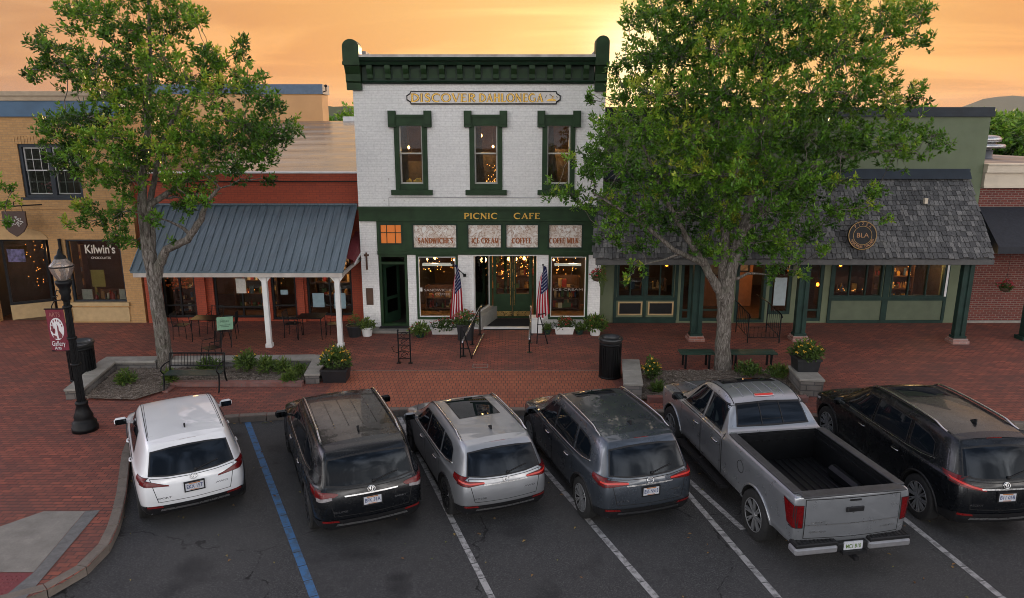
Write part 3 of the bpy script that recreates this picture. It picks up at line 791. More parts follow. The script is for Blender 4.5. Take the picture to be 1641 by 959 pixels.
q = MB(); serif_word(q, 'DISCOVER', -3.16, -1.13, 7.385, 7.635, YF - .061, depth=.004, fat=1.75); serif_word(q, 'DAHLONEGA', -1.03, .98, 7.385, 7.635, YF - .061, depth=.004, fat=1.75); q.build('letter_outline', DKBR, sign)
q = MB(); serif_word(q, 'DISCOVER', -3.16, -1.13, 7.385, 7.635, YF - .068, fat=1.05); serif_word(q, 'DAHLONEGA', -1.03, .98, 7.385, 7.635, YF - .068, fat=1.05); q.build('lettering', GOLD, sign)
q = MB(); arc = [(1.23 + .15 * math.cos(t), 7.41 + .07 * math.sin(t)) for t in np.linspace(0, math.pi, 9)]
q.prism(arc, YF - .075, YF - .061); q.bar((1.17, YF - .07, 7.62), (1.28, YF - .07, 7.53), .014, .018, 1); q.bar((1.30, YF - .07, 7.57), (1.24, YF - .07, 7.48), .03, .018)
q.bar((1.09, YF - .07, 7.59), (1.03, YF - .07, 7.50), .012, .012, 1); q.bar((1.38, YF - .07, 7.56), (1.42, YF - .07, 7.50), .012, .012, 1); q.build('emblem', [GOLD, DKBR], sign)

# ---- shop front
fr = MB()
fr.box(-4.95, 2.85, YF - .14, YF + .05, 3.66, 4.12)
fr.box(-4.97, 2.87, YF - .22, YF + .05, 4.04, 4.121)
fr.box(-4.95, 2.85, YF - .17, YF - .141, 3.66, 3.70)
for x in (-4.4, -1.6, 1.05): fr.box(x - .01, x + .01, YF - .143, YF - .14, 3.7, 4.04)
fr.wall(-4.40, 2.80, 2.55, 3.66, YF - .10, YF + .12, [(-4.32, -3.56, 2.88, 3.58), (-3.26, -1.77, 2.74, 3.58), (-1.47, -.31, 2.74, 3.58), (-.23, .89, 2.74, 3.58), (1.16, 2.32, 2.74, 3.58)])
fr.box(-4.40, 2.80, YF - .16, YF - .101, 2.57, 2.68)
fr.build('shop_fascia', GREEN, cafe)
q = MB(); serif_word(q, 'PICNIC', -1.55, -.46, 3.735, 3.925, YF - .141, depth=.02, fat=1.35); serif_word(q, 'CAFE', .06, .92, 3.735, 3.925, YF - .141, depth=.02, fat=1.35); q.build('lettering', GOLD, cafe)
def panel_mat():
    t = NT('marbled_paper'); p_ = t.pos()
    n = t.noise(3.6, 6, .62, vec=p_, dist=1.5)
    mus = t.ramp(n, [(.38, (.66, .62, .56)), (.47, (.60, .52, .44)), (.497, (.22, .10, .05)), (.525, (.60, .53, .46)), (.62, (.72, .70, .66))])
    n2 = t.noise(2.2, 2, .5, vec=p_)
    t.setp(Base_Color=t.mix(t.maprange(n2, .5, .65, 0, .35), mus, (.40, .25, .15)), Roughness=.35); MATS['marbled_paper'] = t.m; return t.m
PANEL = panel_mat()
RUST = mat('rust_letters', (.27, .075, .012), .5, var=.25, scale=12)
for (x0, x1, word, a_, b_) in ((-3.26, -1.77, 'SANDWICHES', -3.08, -1.92), (-1.47, -.31, 'ICE CREAM', -1.32, -.44), (-.23, .89, 'COFFEE', .0, .64), (1.16, 2.32, 'COFFE MILK', 1.22, 2.17)):
    q = MB(); q.frame(x0, x1, 2.74, 3.58, .05, YF - .115, YF - .02); w = q.build('sign_panel', GREEN2, cafe)
    q = MB(); q.box(x0 + .03, x1 - .03, YF - .045, YF - .03, 2.77, 3.55); q.build('pane', PANEL, w)
    q = MB(); serif_word(q, word, a_, b_, 2.92, 3.10, YF - .046, depth=.006, fat=1.75); q.build('lettering', RUST, w)
AMBG = emit_mat('lit_amber_glass', (1.0, .26, .03), .26, (.30, .08, .015))
w = window(cafe, -4.32, -3.56, 2.88, 3.58, YF - .11, GREEN2, .05, .1, rails=(3.28,), mull=(-4.08, -3.8), bar=.018, name='transom_window', glass=AMBG)
# side door
dr = MB(); dr.frame(-4.38, -3.46, .12, 2.55, .08, YF - .05, YF + .12); dr.box(-4.30, -3.54, YF - .04, YF + .1, 2.22, 2.30)
d = dr.build('side_doorway', GREEN, cafe)
q = MB(); M_ = Matrix.Translation((-4.28, YF + .12, 0)) @ Matrix.Rotation(R(58), 4, 'Z')
for bx in ((0, .12, .15, 2.2), (.66, .78, .15, 2.2), (.12, .66, .15, .5), (.12, .66, 2.05, 2.2), (.12, .66, .95, 1.05)): q.box(bx[0], bx[1], -.02, .02, bx[2], bx[3], M=M_)
q.build('door', GREEN2, cafe)
q = MB(); q.box(.12, .66, -.004, .004, .5, 2.05, M=M_); q.build('pane', GLASS, d)
q = MB(); q.box(-4.6, -4.585, YF + .14, YF + 2.5, .1, 2.6); q.box(-3.36, -3.345, YF + .14, YF + 2.5, .1, 2.6); q.quad((-4.6, YF + 2.5, .1), (-3.35, YF + 2.5, .1), (-3.35, YF + 2.5, 2.6), (-4.6, YF + 2.5, 2.6)); q.quad((-4.6, YF + .1, .125), (-3.35, YF + .1, .125), (-3.35, YF + 2.5, .125), (-4.6, YF + 2.5, .125)); q.build('stair_hall', DARK, cafe)
q = MB(); q.box(-4.85, -3.30, 22.72, YF - .04, 0, .10, bev=.015); q.box(-4.42, -3.44, 23.0, YF - .05, .10, .115, 1); q.build('door_step', [CONC, MATT], cafe)
# display windows either side of the doors
for x0, x1 in ((-3.16, -1.79), (1.21, 2.51)):
    q = MB(); q.frame(x0, x1, .36, 2.55, .07, YF - .06, YF + .06); q.box(x0 - .0, x1 + .0, YF - .10, YF - .061, .36, .41); w = q.build('shop_window', GREEN, cafe)
    q = MB(); q.frame(x0 + .07, x1 - .07, .43, 2.48, .03, YF - .03, YF + .03); q.build('sash', WHITE, w)
    q = MB(); q.box(x0 + .09, x1 - .09, YF, YF + .008, .45, 2.46); q.build('pane', GLASS, w)
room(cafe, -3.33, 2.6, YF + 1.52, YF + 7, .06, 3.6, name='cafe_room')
q = MB()
q.quad((-3.33, YF + .3, 2.75), (-1.33, YF + .3, 2.75), (-1.33, YF + 1.9, 2.75), (-3.33, YF + 1.9, 2.75)); q.quad((-3.33, YF + .26, .4), (-1.4, YF + .26, .4), (-1.4, YF + 1.9, .4), (-3.33, YF + 1.9, .4))
q.quad((.95, YF + .3, 2.75), (2.6, YF + .3, 2.75), (2.6, YF + 1.9, 2.75), (.95, YF + 1.9, 2.75)); q.quad((.95, YF + .26, .4), (2.6, YF + .26, .4), (2.6, YF + 1.9, .4), (.95, YF + 1.9, .4))
q.quad((-3.335, YF + .3, .0), (-3.335, YF + 1.9, 0), (-3.335, YF + 1.9, 2.8), (-3.335, YF + .3, 2.8)); q.quad((2.605, YF + .3, .0), (2.605, YF + 1.9, 0), (2.605, YF + 1.9, 2.8), (2.605, YF + .3, 2.8))
q.build('window_bay', mat('bay_lining', (.17, .09, .04), .8, var=.5, scale=3), cafe)
q = MB(); q.text('SANDWICHES', .12, -2.42, YF - .004, 1.34, width=1.0); q.text('COFFEE', .10, -2.32, YF - .004, 1.2, width=.5); q.text('ICE CREAM', .10, 1.86, YF - .004, 1.36, width=.98); q.build('window_lettering', mat('faded_letters', (.30, .27, .24), .6), cafe)
q = MB(); q.box(-2.98, -1.99, YF + .15, YF + .3, 2.13, 2.21); q.box(1.42, 2.3, YF + .15, YF + .3, 2.13, 2.20); q.build('tube_light', emit_mat('white_tube', (1, .97, .92), .38, (.5, .5, .5)), cafe)
q = MB(); q.box(-3.10, -2.98, YF - .014, YF - .002, 1.30, 1.43); q.build('notice', PAPER, cafe)
q = MB(); q.box(-4.85, -4.62, YF - .07, YF - .031, .85, 1.42, bev=.01); q.build('menu_case', WOOD, cafe)
q = MB(); q.tube([(-4.78, YF - .06, 2.05), (-4.78, YF - .06, 2.62)], .03, 8); q.box(-4.86, -4.7, YF - .07, YF - .02, 2.5, 2.56); q.build('wall_bracket', WOOD, cafe)
# recessed entry
en = MB(); en.frame(-1.33, .87, .0, 2.56, .06, YF - .04, YF + .1); en.build('entry_frame', WHITE, cafe)
YD = 24.75
q = MB(); q.quad((-1.30, YF + .1, 2.52), (.86, YF + .1, 2.52), (.86, YD + .1, 2.52), (-1.30, YD + .1, 2.52)); q.quad((.855, YF + .1, 0), (.855, YD, 0), (.855, YD, 2.52), (.855, YF + .1, 2.52)); q.build('entry_lining', GREEN2, cafe)
q = MB(); q.add([(-1.28, YF + .02, 0), (-1.0, YF - .1, 0), (-.52, YD - .05, 0), (-.80, YD, 0), (-1.28, YF + .02, .46), (-1.0, YF - .1, .46), (-.52, YD - .05, .46), (-.80, YD, .46)], [(0, 1, 5, 4), (1, 2, 6, 5), (2, 3, 7, 6), (3, 0, 4, 7), (4, 5, 6, 7)]); q.build('entry_plinth', mat('grey_plinth', (.33, .32, .29), .6, var=.1), cafe)
q = MB(); M_ = Matrix.Translation((-1.27, YF + .08, 0)) @ Matrix.Rotation(math.atan2(YD - YF - .08, .47), 4, 'Z'); Ls = math.hypot(YD - YF - .08, .47)
q.frame(0, Ls, .46, 2.5, .06, -.03, .03); q.v = [tuple(M_ @ Vector(p)) for p in q.v]; w = q.build('side_light', WHITE, cafe)
q = MB(); q.box(.05, Ls - .05, -.004, .004, .5, 2.45, M=M_); q.build('pane', GLASS, w)
q = MB(); q.frame(-.80, .86, .0, 2.52, .10, YD - .04, YD + .06); q.box(-.28, -.18, YD - .035, YD + .05, .1, 2.42); q.box(.62, .72, YD - .035, YD + .05, .1, 2.42)
q.build('door_frame', GREEN, cafe)
for x0, x1, hx in ((-.66, .02, -.05), (.03, .71, .08)):
    q = MB()
    for bx in ((x0, x0 + .11, .08, 2.4), (x1 - .11, x1, .08, 2.4), (x0 + .11, x1 - .11, .08, .30), (x0 + .11, x1 - .11, 2.26, 2.4), (x0 + .11, x1 - .11, .78, .9)): q.box(bx[0], bx[1], YD - .085, YD - .041, bx[2], bx[3])
    q.box(x0 + .1, x1 - .1, YD - .07, YD - .045, .3, .78)
    dd = q.build('door', GREEN, cafe)
    q = MB(); q.box(x0 + .10, x1 - .10, YD - .065, YD - .057, .88, 2.28); q.build('pane', GLASS, dd)
    q = MB(); q.tube([(hx, YD - .13, .5), (hx, YD - .13, 2.2)], .014, 8); q.build('handle', BRASS, dd)
    q = MB(); q.box(x0 + .03, x1 - .03, YD - .092, YD - .086, .09, .27); q.build('kick_plate', BRASS, dd)
q = MB(); q.box(-.95, .60, 23.15, 24.62, .002, .014, bev=.004); tag(q.build('doormat', MATT), 'wide black doormat in front of the cafe double doors', 'doormat')
# things in the cafe rooms
shelf_unit(-3.0, -1.95, YF + .9, .42, 1.25, 12, 'low display of goods in the cafe window behind the left flag', 2, .4, 5, 'shelves inside the shops')
shelf_unit(1.35, 2.35, YF + .9, .42, 1.6, 12, 'goods shelf in the cafe window behind the right flag', 3, .4, 6, 'shelves inside the shops')
shelf_unit(-1.2, 1.0, YF + 5.6, .08, 2.3, 24, 'tall back shelf seen through the cafe double doors', 4, .4, 7, 'shelves inside the shops')
for x, y, z, lb, li in ((-2.62, YF + .75, 2.30, 'brightest warm bulb hanging in the cafe window behind the left flag', 9), (-2.90, YF + .9, 2.22, 'small warm bulb beside the brightest one in the left cafe window', 0), (-1.98, YF + .8, 2.22, 'warm bulb close beside the left flag pole in the cafe window', 0), (1.42, YF + .8, 2.22, 'warm bulb low in the corner of the right cafe window', 0), (2.08, YF + .9, 2.42, 'warm bulb over the white tube light in the right cafe window', 9)):
    bulb(x, y, z, lb, .045 if li else .032, light=li)
for x, z, lb in ((-.12, 1.92, 'left of the pair of warm bulbs behind the cafe door handles'), (.14, 1.92, 'right of the pair of warm bulbs behind the cafe door handles'), (.45, 1.94, 'single warm bulb behind the right leaf of the cafe doors')): bulb(x, YD + 1.2, z, lb, .055, cord=1.0, light=7)
def string_lights(name_, label, cx, y0, y1, x0, x1, z0, z1, n, seed, m=BULB2):
    rn = random.Random(seed); t = thing(name_, label, 'string lights', (cx, y0, z0)); q = MB()
    cols = max(2, int((x1 - x0) / .22))
    for i in range(n):
        x = x0 + (x1 - x0) * ((rn.randrange(cols) + rn.gauss(0, .12)) / cols); q.ellipsoid((x, rn.uniform(y0, y1), rn.uniform(z0, z1)), .013, .013, .017, 5, 4)
    tag(q.build('bulb', m, t), kind='stuff'); return t
string_lights('string_lights', 'curtain of small amber string lights inside the cafe double doors', 0, YD + .5, YD + 3, -.8, .8, 1.2, 2.5, 150, 3)
string_lights('string_lights', 'amber lights behind the angled side glass of the cafe entry', -1.15, YF + .5, YF + 1.4, -1.32, -1.0, .8, 2.4, 16, 21)
string_lights('string_lights', 'small amber string lights in the upper right cafe window', 1.9, YF + .6, YF + 1.8, 1.3, 2.4, 1.6, 2.6, 60, 4)
string_lights('string_lights', 'few amber lights hung in the upper left cafe window', -2.5, YF + .6, YF + 1.8, -3.0, -1.9, 1.7, 2.6, 40, 5)

# ================================================================== RED BRICK SHOP WITH METAL PORCH ROOF
YR = 24.3
red = thing('red_brick_shop', 'low red brick shop with flat roof and a blue grey metal porch roof', 'building', (-8.8, YR, 0))
OPEN = [(-12.15, -11.0, .12, 2.6), (-10.36, -8.52, .12, 2.6), (-8.36, -7.5, .05, 2.6), (-7.12, -5.55, .2, 2.6)]
q = MB(); q.wall(-12.72, -5.0, 0, 4.86, YR, YR + .3, OPEN); q.box(-12.72, -12.45, YR + .3, 44, 0, 4.9); q.box(-5.25, -5.0, YR + .3, 40, 0, 4.9)
q.box(-12.72, -5.0, YR - .06, YR + .32, 4.86, 5.12); q.box(-12.6, -12.3, YR - .25, YR - .001, .0, 2.45); q.box(-10.9, -10.6, YR - .12, YR - .001, 0, 2.75); q.box(-7.42, -7.2, YR - .12, YR - .001, 0, 2.75); q.build('wall', RBRICK, red)
q = MB(); q.box(-12.72, -5.0, YR - .075, YR - .055, 4.84, 4.875); q.box(-12.72, -5.0, YR - .09, YR + .34, 5.121, 5.16, 1); q.build('coping', [BLACK, WMEMB], red)
q = MB(); N = 18
def roofz(y): return 5.02 + (y - 24.6) / 17.4 * 1.95
for i in range(N):
    y0, y1 = 24.62 + i * (17.4 / N), 24.62 + (i + 1) * (17.4 / N)
    q.quad((-12.7, y0, roofz(y0) + .025 * (i % 2)), (-5.0, y0, roofz(y0) + .02), (-5.0, y1, roofz(y1) + .02), (-12.7, y1, roofz(y1) - .0 + .025 * ((i + 1) % 2)), 0)
q.build('roof', MEMB, red)
q = MB(); q.add([(-13.0, 38.8, 5.9), (-9.2, 40.2, 6.3), (-9.2, 40.2, 6.78), (-13.0, 38.8, 6.45), (-13.0, 39.2, 6.45), (-9.2, 40.6, 6.78)], [(0, 1, 2, 3), (3, 2, 5, 4), ]); q.box(-9.6, -4.9, 42.0, 42.35, 6.5, 7.22); q.build('roof_parapet', WMEMB, red)
# front: dark frames, glass
for i, (x0, x1, z0, z1) in enumerate(OPEN):
    ml = {0: (-11.55,), 1: (-9.4,), 2: (), 3: (-6.35,)}[i]
    window(red, x0, x1, z0, z1, YR + .06, BLACK, .07, .1, rails=(.55,) if i != 1 else (.5,), mull=ml, bar=.05, name='shop_window')
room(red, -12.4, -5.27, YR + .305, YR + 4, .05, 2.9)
q = MB(); q.box(-9.58, -9.24, YR + .03, YR + .045, 1.0, 1.52); q.build('poster', PAPER, red)
for x0, x1, z0, z1 in ((-8.05, -7.8, .95, 1.12), (-6.95, -6.55, .5, 1.0), (-6.2, -5.8, .45, 1.0)): q = MB(); q.box(x0, x1, YR + .03, YR + .045, z0, z1); q.build('notice', mat('pale_blue_notice', (.22, .32, .36), .6), red)
shelf_unit(-12.1, -11.1, YR + .7, .08, 1.5, 10, 'shelf of trinkets behind the leftmost red shop window', 3, .35, 11, 'shelves inside the shops')
shelf_unit(-10.2, -8.6, YR + 1.4, .08, 2.2, 16, 'wide dim shelf behind the middle red shop window', 4, .35, 12, 'shelves inside the shops')
shelf_unit(-7.0, -5.7, YR + .6, .28, 2.2, 10, 'bright shelf in the red shop window nearest the cafe', 4, .35, 13, 'shelves inside the shops')
string_lights('string_lights', 'amber lights deep inside the middle red shop window', -9.4, YR + 1.0, YR + 3, -10.2, -8.6, .5, 1.7, 34, 15)
string_lights('string_lights', 'amber lights in the red shop window nearest the cafe', -6.4, YR + 1.0, YR + 2, -7.0, -5.7, .5, 1.7, 30, 16)
bulb(-9.0, YR + 1.0, 2.0, 'amber bulb high in the middle red shop window', .05, light=9, cord=.35)
bulb(-11.6, YR + .9, 1.9, 'amber bulb in the leftmost red shop window', .04, light=6, cord=.4)
bulb(-6.2, YR + .5, 1.9, 'amber bulb in the red shop window nearest the cafe', .04, light=6, cord=.4)
t = thing('autumn_wreath', 'orange and red leaf wreath in the leftmost red shop window', 'wreath', (-11.75, YR + .3, 1.6)); q = MB()
for i in range(70): q.ellipsoid((random.gauss(-11.75, .18), YR + .3 + random.uniform(0, .1), random.gauss(1.32, .13)), .035, .02, .03, 5, 4)
q.build('foliage', mat('autumn_orange', (.45, .09, .02), .6, var=.5, scale=20), t)
# porch roof (standing seam)
A0, A1, B0, B1 = Vector((-11.36, 20.95, 2.44)), Vector((-5.02, 20.95, 2.44)), Vector((-12.02, YR - .02, 4.06)), Vector((-5.22, YR - .02, 4.06))
q = MB(); th = Vector((0, 0, -.05))
q.add([A0, A1, B1, B0, A0 + th, A1 + th, B1 + th, B0 + th], [(0, 1, 2, 3), (7, 6, 5, 4), (0, 4, 5, 1), (1, 5, 6, 2), (3, 2, 6, 7), (0, 3, 7, 4)])
for i in range(28):
    s_ = i / 27; q.bar(A0.lerp(A1, s_) + Vector((0, 0, .022)), B0.lerp(B1, s_) + Vector((0, 0, .022)), .028, .045)
q.bar(B0 + Vector((0, -.03, .03)), B1 + Vector((0, -.03, .03)), .10, .06)
pr = q.build('porch_roof', ROOFM, red)
q = MB(); q.box(-11.30, -5.06, 20.97, 21.05, 2.26, 2.385); q.box(-5.12, -5.06, 21.05, YR, 2.27, 2.37); q.box(-11.34, -11.28, 21.05, YR, 2.27, 2.37); q.build('porch_beam', mat('weathered_white', (.42, .38, .34), .6, var=.2, scale=3), red)
for x in (-7.50, -5.30):
    q = MB(); q.box(x - .075, x + .075, 21.2, 21.35, 0, 2.26, bev=.012); q.box(x - .1, x + .1, 21.18, 21.37, 0, .12)
    for s_ in (-1, 1): q.prism([(x + s_ * .076, 2.05), (x + s_ * .24, 2.255), (x + s_ * .076, 2.255)], 21.24, 21.31)
    q.build('porch_post', WHITE, red)
for x in (-12.2, ):
    q = MB(); q.box(x - .12, x + .12, 23.9, 24.14, 0, 2.4); q.build('dark_pier', BLACK, red)
# small red awning at the right end
q = MB(); q.add([(-5.02, 22.3, 2.55), (-4.98, 22.3, 2.42), (-4.98, 24.2, 2.75), (-5.02, 24.2, 3.15), (-5.3, 22.3, 2.6), (-5.3, 24.2, 3.2)], [(0, 1, 2, 3), (0, 3, 5, 4)]); q.bar((-4.97, 22.3, 2.41), (-4.97, 24.2, 2.74), .03, .05, 1); q.build('small_awning', [mat('wine_canvas', (.16, .02, .025), .8), WHITE], red)
# building behind
back = thing('tan_rear_building', 'tall tan stucco block with blue metal coping behind the red shop roof', 'building', (-16, 46, 0))
q = MB(); q.box(-24, -11.75, 46, 47.5, 0, 8.62); q.build('wall', mat('tan_stucco', (.48, .27, .12), .85, var=.1, scale=.6, bump=.1), back)
q = MB(); q.box(-24.1, -11.65, 45.9, 47.6, 8.62, 9.2); q.build('coping', mat('blue_metal_coping', (.085, .125, .18), .75, var=.15), back)
t = thing('rooftop_gadget', 'small blue grey fitting on the corner of the tan rear building', 'roof fitting', (-11.5, 46, 9.0)); q = MB(); q.tube([(-11.62, 45.95, 8.75), (-11.45, 45.95, 8.8), (-11.45, 45.95, 9.05)], .04, 6); q.ellipsoid((-11.45, 45.95, 9.1), .1, .1, .09); q.build('arm', BLACK, t)
# ================================================================== TAN BRICK SHOP (left edge)
YL = 24.1
tan = thing('tan_brick_shop', 'two storey tan brick shop with blue band under the parapet', 'building', (-16, YL, 0))
q = MB(); q.wall(-22, -12.72, 0, 6.96, YL, YL + .3, [(-16.26, -14.3, 4.31, 6.08), (-17.9, -15.72, .0, 2.92), (-15.16, -13.3, .74, 2.92)])
q.box(-12.98, -12.72, YL + .3, 46, 0, 7.0); q.build('wall', YBRICK, tan)
q = MB(); q.box(-22, -12.70, YL - .05, YL + .3, 6.96, 7.45); q.box(-22, -12.69, YL - .09, YL - .051, 6.95, 7.0); q.build('blue_band', NAVY, tan)
q = MB(); q.box(-22, -12.68, YL - .12, YL + .34, 7.45, 7.6); q.box(-22, -12.66, YL - .18, YL + .38, 7.601, 7.74); q.build('parapet', mat('tan_cap', (.36, .28, .19), .7, var=.12), tan)
q = MB(); q.box(-22, -12.72, YL - .04, YL, 3.94, 4.26); q.box(-22, -12.72, YL - .055, YL - .041, 4.2, 4.26)
for i in range(24): q.box(-16.4 + i * .106, -16.4 + i * .106 + .09, YL - .02, YL, 6.09, 6.33)
q.build('belt_course', YBRICK, tan)
q = MB(); q.box(-22, -13, YL + .3, 46, 6.6, 6.7); q.build('roof', MEMB, tan)
q = MB(); q.frame(-16.26, -14.3, 4.31, 6.08, .10, YL + .04, YL + .2); q.box(-15.35, -15.2, YL + .05, YL + .19, 4.41, 5.98); w = q.build('upper_window', DKSLATE, tan)
for x0, x1 in ((-16.15, -15.36), (-15.19, -14.41)):
    q = MB(); q.frame(x0, x1, 5.2, 5.97, .04, YL + .1, YL + .14); q.frame(x0, x1, 4.43, 5.24, .045, YL + .141, YL + .18)
    for zz0, zz1, yy in ((5.24, 5.93, .11), (4.47, 5.20, .15)):
        for k_ in (1, 2): q.box(x0 + (x1 - x0) * k_ / 3 - .008, x0 + (x1 - x0) * k_ / 3 + .008, YL + yy, YL + yy + .015, zz0, zz1)
        q.box(x0 + .04, x1 - .04, YL + yy + .001, YL + yy + .014, (zz0 + zz1) / 2 - .008, (zz0 + zz1) / 2 + .008)
    q.build('sash', mat('sash_white', (.42, .42, .40), .5), w)
    q = MB(); q.box(x0 + .03, x1 - .03, YL + .13, YL + .136, 4.46, 5.94); q.build('pane', GLASS, w)
q = MB(); q.box(-16.36, -14.2, YL - .07, YL + .1, 4.262, 4.34); q.build('sill', DKSLATE, w)
room(tan, -16.6, -13.8, YL + .305, YL + 3, 4.2, 6.5, name='upper_room')
t = thing('window_flowers', 'pink flowers standing inside the tan shop upper window', 'flowers', (-15.5, YL + .35, 4.4)); q = MB()
for i in range(40): q.ellipsoid((random.gauss(-15.5, .16), YL + .35 + random.random() * .1, random.gauss(4.72, .1)), .035, .03, .03, 5, 4)
q.build('bloom', mat('pink_bloom', (.38, .10, .13), .7, var=.4, scale=15), t)
# arched entry
q = MB(); arc = [(-16.81 + 1.12 * math.cos(t_), 2.92 + .42 * math.sin(t_)) for t_ in np.linspace(0, math.pi, 15)]
q.prism(arc, YL - .03, YL + .0); q.build('arch_tympanum', mat('tan_plaster', (.42, .27, .12), .8), tan)
q = MB(); q.box(-15.80, -15.72, YL + .3, YL + 1.6, 0, 2.92); q.quad((-17.9, YL + .3, 2.915), (-15.8, YL + .3, 2.915), (-15.8, YL + 1.7, 2.915), (-17.9, YL + 1.7, 2.915)); q.build('entry_lining', DARK, tan)
q = MB(); M_ = Matrix.Translation((-17.6, YL + .35, 0)) @ Matrix.Rotation(R(30), 4, 'Z'); q.frame(0, 1.3, .55, 2.88, .08, -.04, .04); q.box(0, 1.3, -.05, .05, .0, .54, 1); q.v = [tuple(M_ @ Vector(p)) for p in q.v]; w = q.build('angled_window', [BLACK, TANP], tan)
q = MB(); q.box(.06, 1.24, -.004, .004, .6, 2.84, M=M_); q.build('pane', GLASS, w)
q = MB(); q.frame(-16.48, -15.82, .02, 2.9, .09, YL + 1.05, YL + 1.12); dd = q.build('door', BLACK, tan)
q = MB(); q.box(-16.42, -15.88, YL + 1.08, YL + 1.088, .1, 2.84); q.build('pane', GLASS, dd)
q = MB(); q.tube([(-16.36, YL + 1.0, .9), (-16.36, YL + 1.0, 1.9)], .016, 6); q.build('handle', CHROME, dd)
q = MB(); q.box(-17.35, -16.75, YL + .25, YL + .27, 2.1, 2.55); q.build('coloured_poster', mat('blue_poster', (.07, .06, .13), .5, var=.9, scale=9), tan)
window(tan, -15.16, -13.3, .74, 2.92, YL + .05, DKSLATE, .06, .1, name='shop_window')
q = MB(); q.box(-15.22, -13.2, YL - .09, YL + .04, .62, .739); q.box(-15.2, -13.25, YL - .03, YL, .08, .56); q.box(-15.2, -13.25, YL - .05, YL - .031, .5, .56); q.box(-15.2, -13.25, YL - .05, YL - .031, .06, .12); q.build('window_apron', TANP, tan)
q = MB(); q.tube([(-15.3, YL - .06, .1), (-15.3, YL - .06, 2.95)], .05, 8); q.build('drain_pipe', BLACK, tan)
q = MB(); q.text("Kilwin's", .42, -14.05, YL + .085, 2.56, width=1.02, bold=.012); q.text('CHOCOLATES', .11, -14.05, YL + .085, 2.27, width=.66); q.build('window_lettering', mat('cream_letters', (.55, .50, .42), .5), tan)
room(tan, -18.2, -13.0, YL + .305, YL + 5, .02, 3.0)
q = MB(); q.box(-15.6, -13.1, YL + .35, YL + 2.2, .40, .72); q.build('window_shelf', WOOD, tan)
t = thing('chocolate_display', 'boxes and bags of sweets on the shelf of the tan shop window', 'display', (-14.2, YL + .4, .72)); q = goods(random.Random(21), -15.0, -13.4, YL + .4, YL + 1.0, .73, 26, .3); tag(q.build('goods', GOODS, t), kind='stuff')
t = thing('paper_poster', 'yellow poster standing among the sweets in the tan shop window', 'poster', (-14.6, YL + .6, 1.2)); q = MB(); q.box(-14.78, -14.32, YL + .6, YL + .63, 1.15, 1.75); q.box(-14.72, -14.66, YL + .61, YL + .66, .73, 1.15); q.build('card', PAPERY, t)
for x, z_, lb in ((-15.0, .74, 'white card leaning at the left end of the tan shop window'), (-13.7, .74, 'white box at the right end of the tan shop window')):
    t = thing('paper_card', lb, 'card', (x, YL + .3, z_)); q = MB(); q.box(x - .0, x + .36, YL + .3, YL + .34, z_, z_ + .38); q.build('card', PAPER, t)
shelf_unit(-17.9, -16.6, YL + 3.2, .05, 2.2, 14, 'shelf glimpsed through the arched entry of the tan shop', 4, .35, 31, 'shelves inside the shops')
bulb(-13.5, YL + 1.6, 2.72, 'amber bulb inside the tan shop window', .04, light=8, cord=.5)
bulb(-16.9, YL + 2.4, 2.3, 'amber bulb inside the arched entry of the tan shop', .04, light=6, cord=.5)
string_lights('string_lights', 'tiny amber lights beside the tan shop door', -16.1, YL + 1.5, YL + 2.2, -17.6, -15.9, .9, 2.6, 60, 8)
# hanging shop sign
t = thing('hanging_sign', 'brown shield sign on a bracket under the tan shop window', 'sign', (-16.3, 23.4, 3.2))
q = MB(); q.prism([(-16.62, 3.95), (-15.86, 3.95), (-15.86, 3.50), (-16.0, 3.28), (-16.24, 3.12), (-16.48, 3.28), (-16.62, 3.50)], 23.37, 23.43); q.build('board', mat('sign_brown', (.05, .022, .014), .5), t)
q = MB(); q.tube([(-15.7, YL, 4.1), (-16.2, 23.4, 4.12), (-16.7, 23.38, 4.1)], .02, 6); q.tube([(-16.2, 23.4, 4.12), (-16.2, 23.4, 4.25), (-16.1, 23.45, 4.3)], .015, 6); q.tube([(-16.5, 23.4, 4.12), (-16.5, 23.4, 3.95)], .01, 5); q.tube([(-15.95, 23.4, 4.12), (-15.95, 23.4, 3.95)], .01, 5); q.build('bracket', BLACK, t)
q = MB()
for i in range(34): a_ = random.uniform(0, 6.28); r_ = random.random() ** .5; q.ellipsoid((-16.22 + .26 * r_ * math.cos(a_), 23.365, 3.62 + .16 * r_ * math.sin(a_)), .03, .006, .022, 5, 4)
q.build('flower_emblem', mat('emblem_white', (.45, .42, .38), .6, var=.2, scale=30), t)

# ================================================================== SHINGLE ROOFED RESTAURANT
YG = 24.1
gr = thing('green_restaurant', 'long olive green restaurant with a shingled porch roof', 'building', (9.2, YG, 0))
GW = [(3.62, 4.52, .92, 2.55), (4.62, 5.56, .92, 2.55), (5.80, 6.20, .05, 2.15), (6.38, 7.55, .05, 2.3), (7.72, 8.72, .05, 2.5), (8.86, 9.62, .3, 2.3), (9.88, 10.70, .05, 2.15), (11.02, 12.72, .92, 2.5), (13.0, 14.85, .92, 2.5)]
q = MB(); q.wall(2.95, 15.60, 0, 3.1, YG, YG + .25, GW); q.box(2.95, 15.6, YG, YG + .25, 3.1, 6.95); q.box(15.35, 15.6, YG + .25, 44, 0, 6.95); q.box(2.95, 3.2, YG + .25, 40, 0, 6.9)
q.build('wall', OLIVE, gr)
q = MB(); q.box(2.9, 15.68, YG - .08, YG + .36, 6.95, 7.12); q.box(2.92, 15.66, YG - .05, YG + .34, 7.121, 7.25); q.build('coping', DKSLATE, gr)
q = MB(); q.box(3.2, 15.35, YG + .25, 43, 6.3, 6.4); q.build('roof', MEMB, gr)
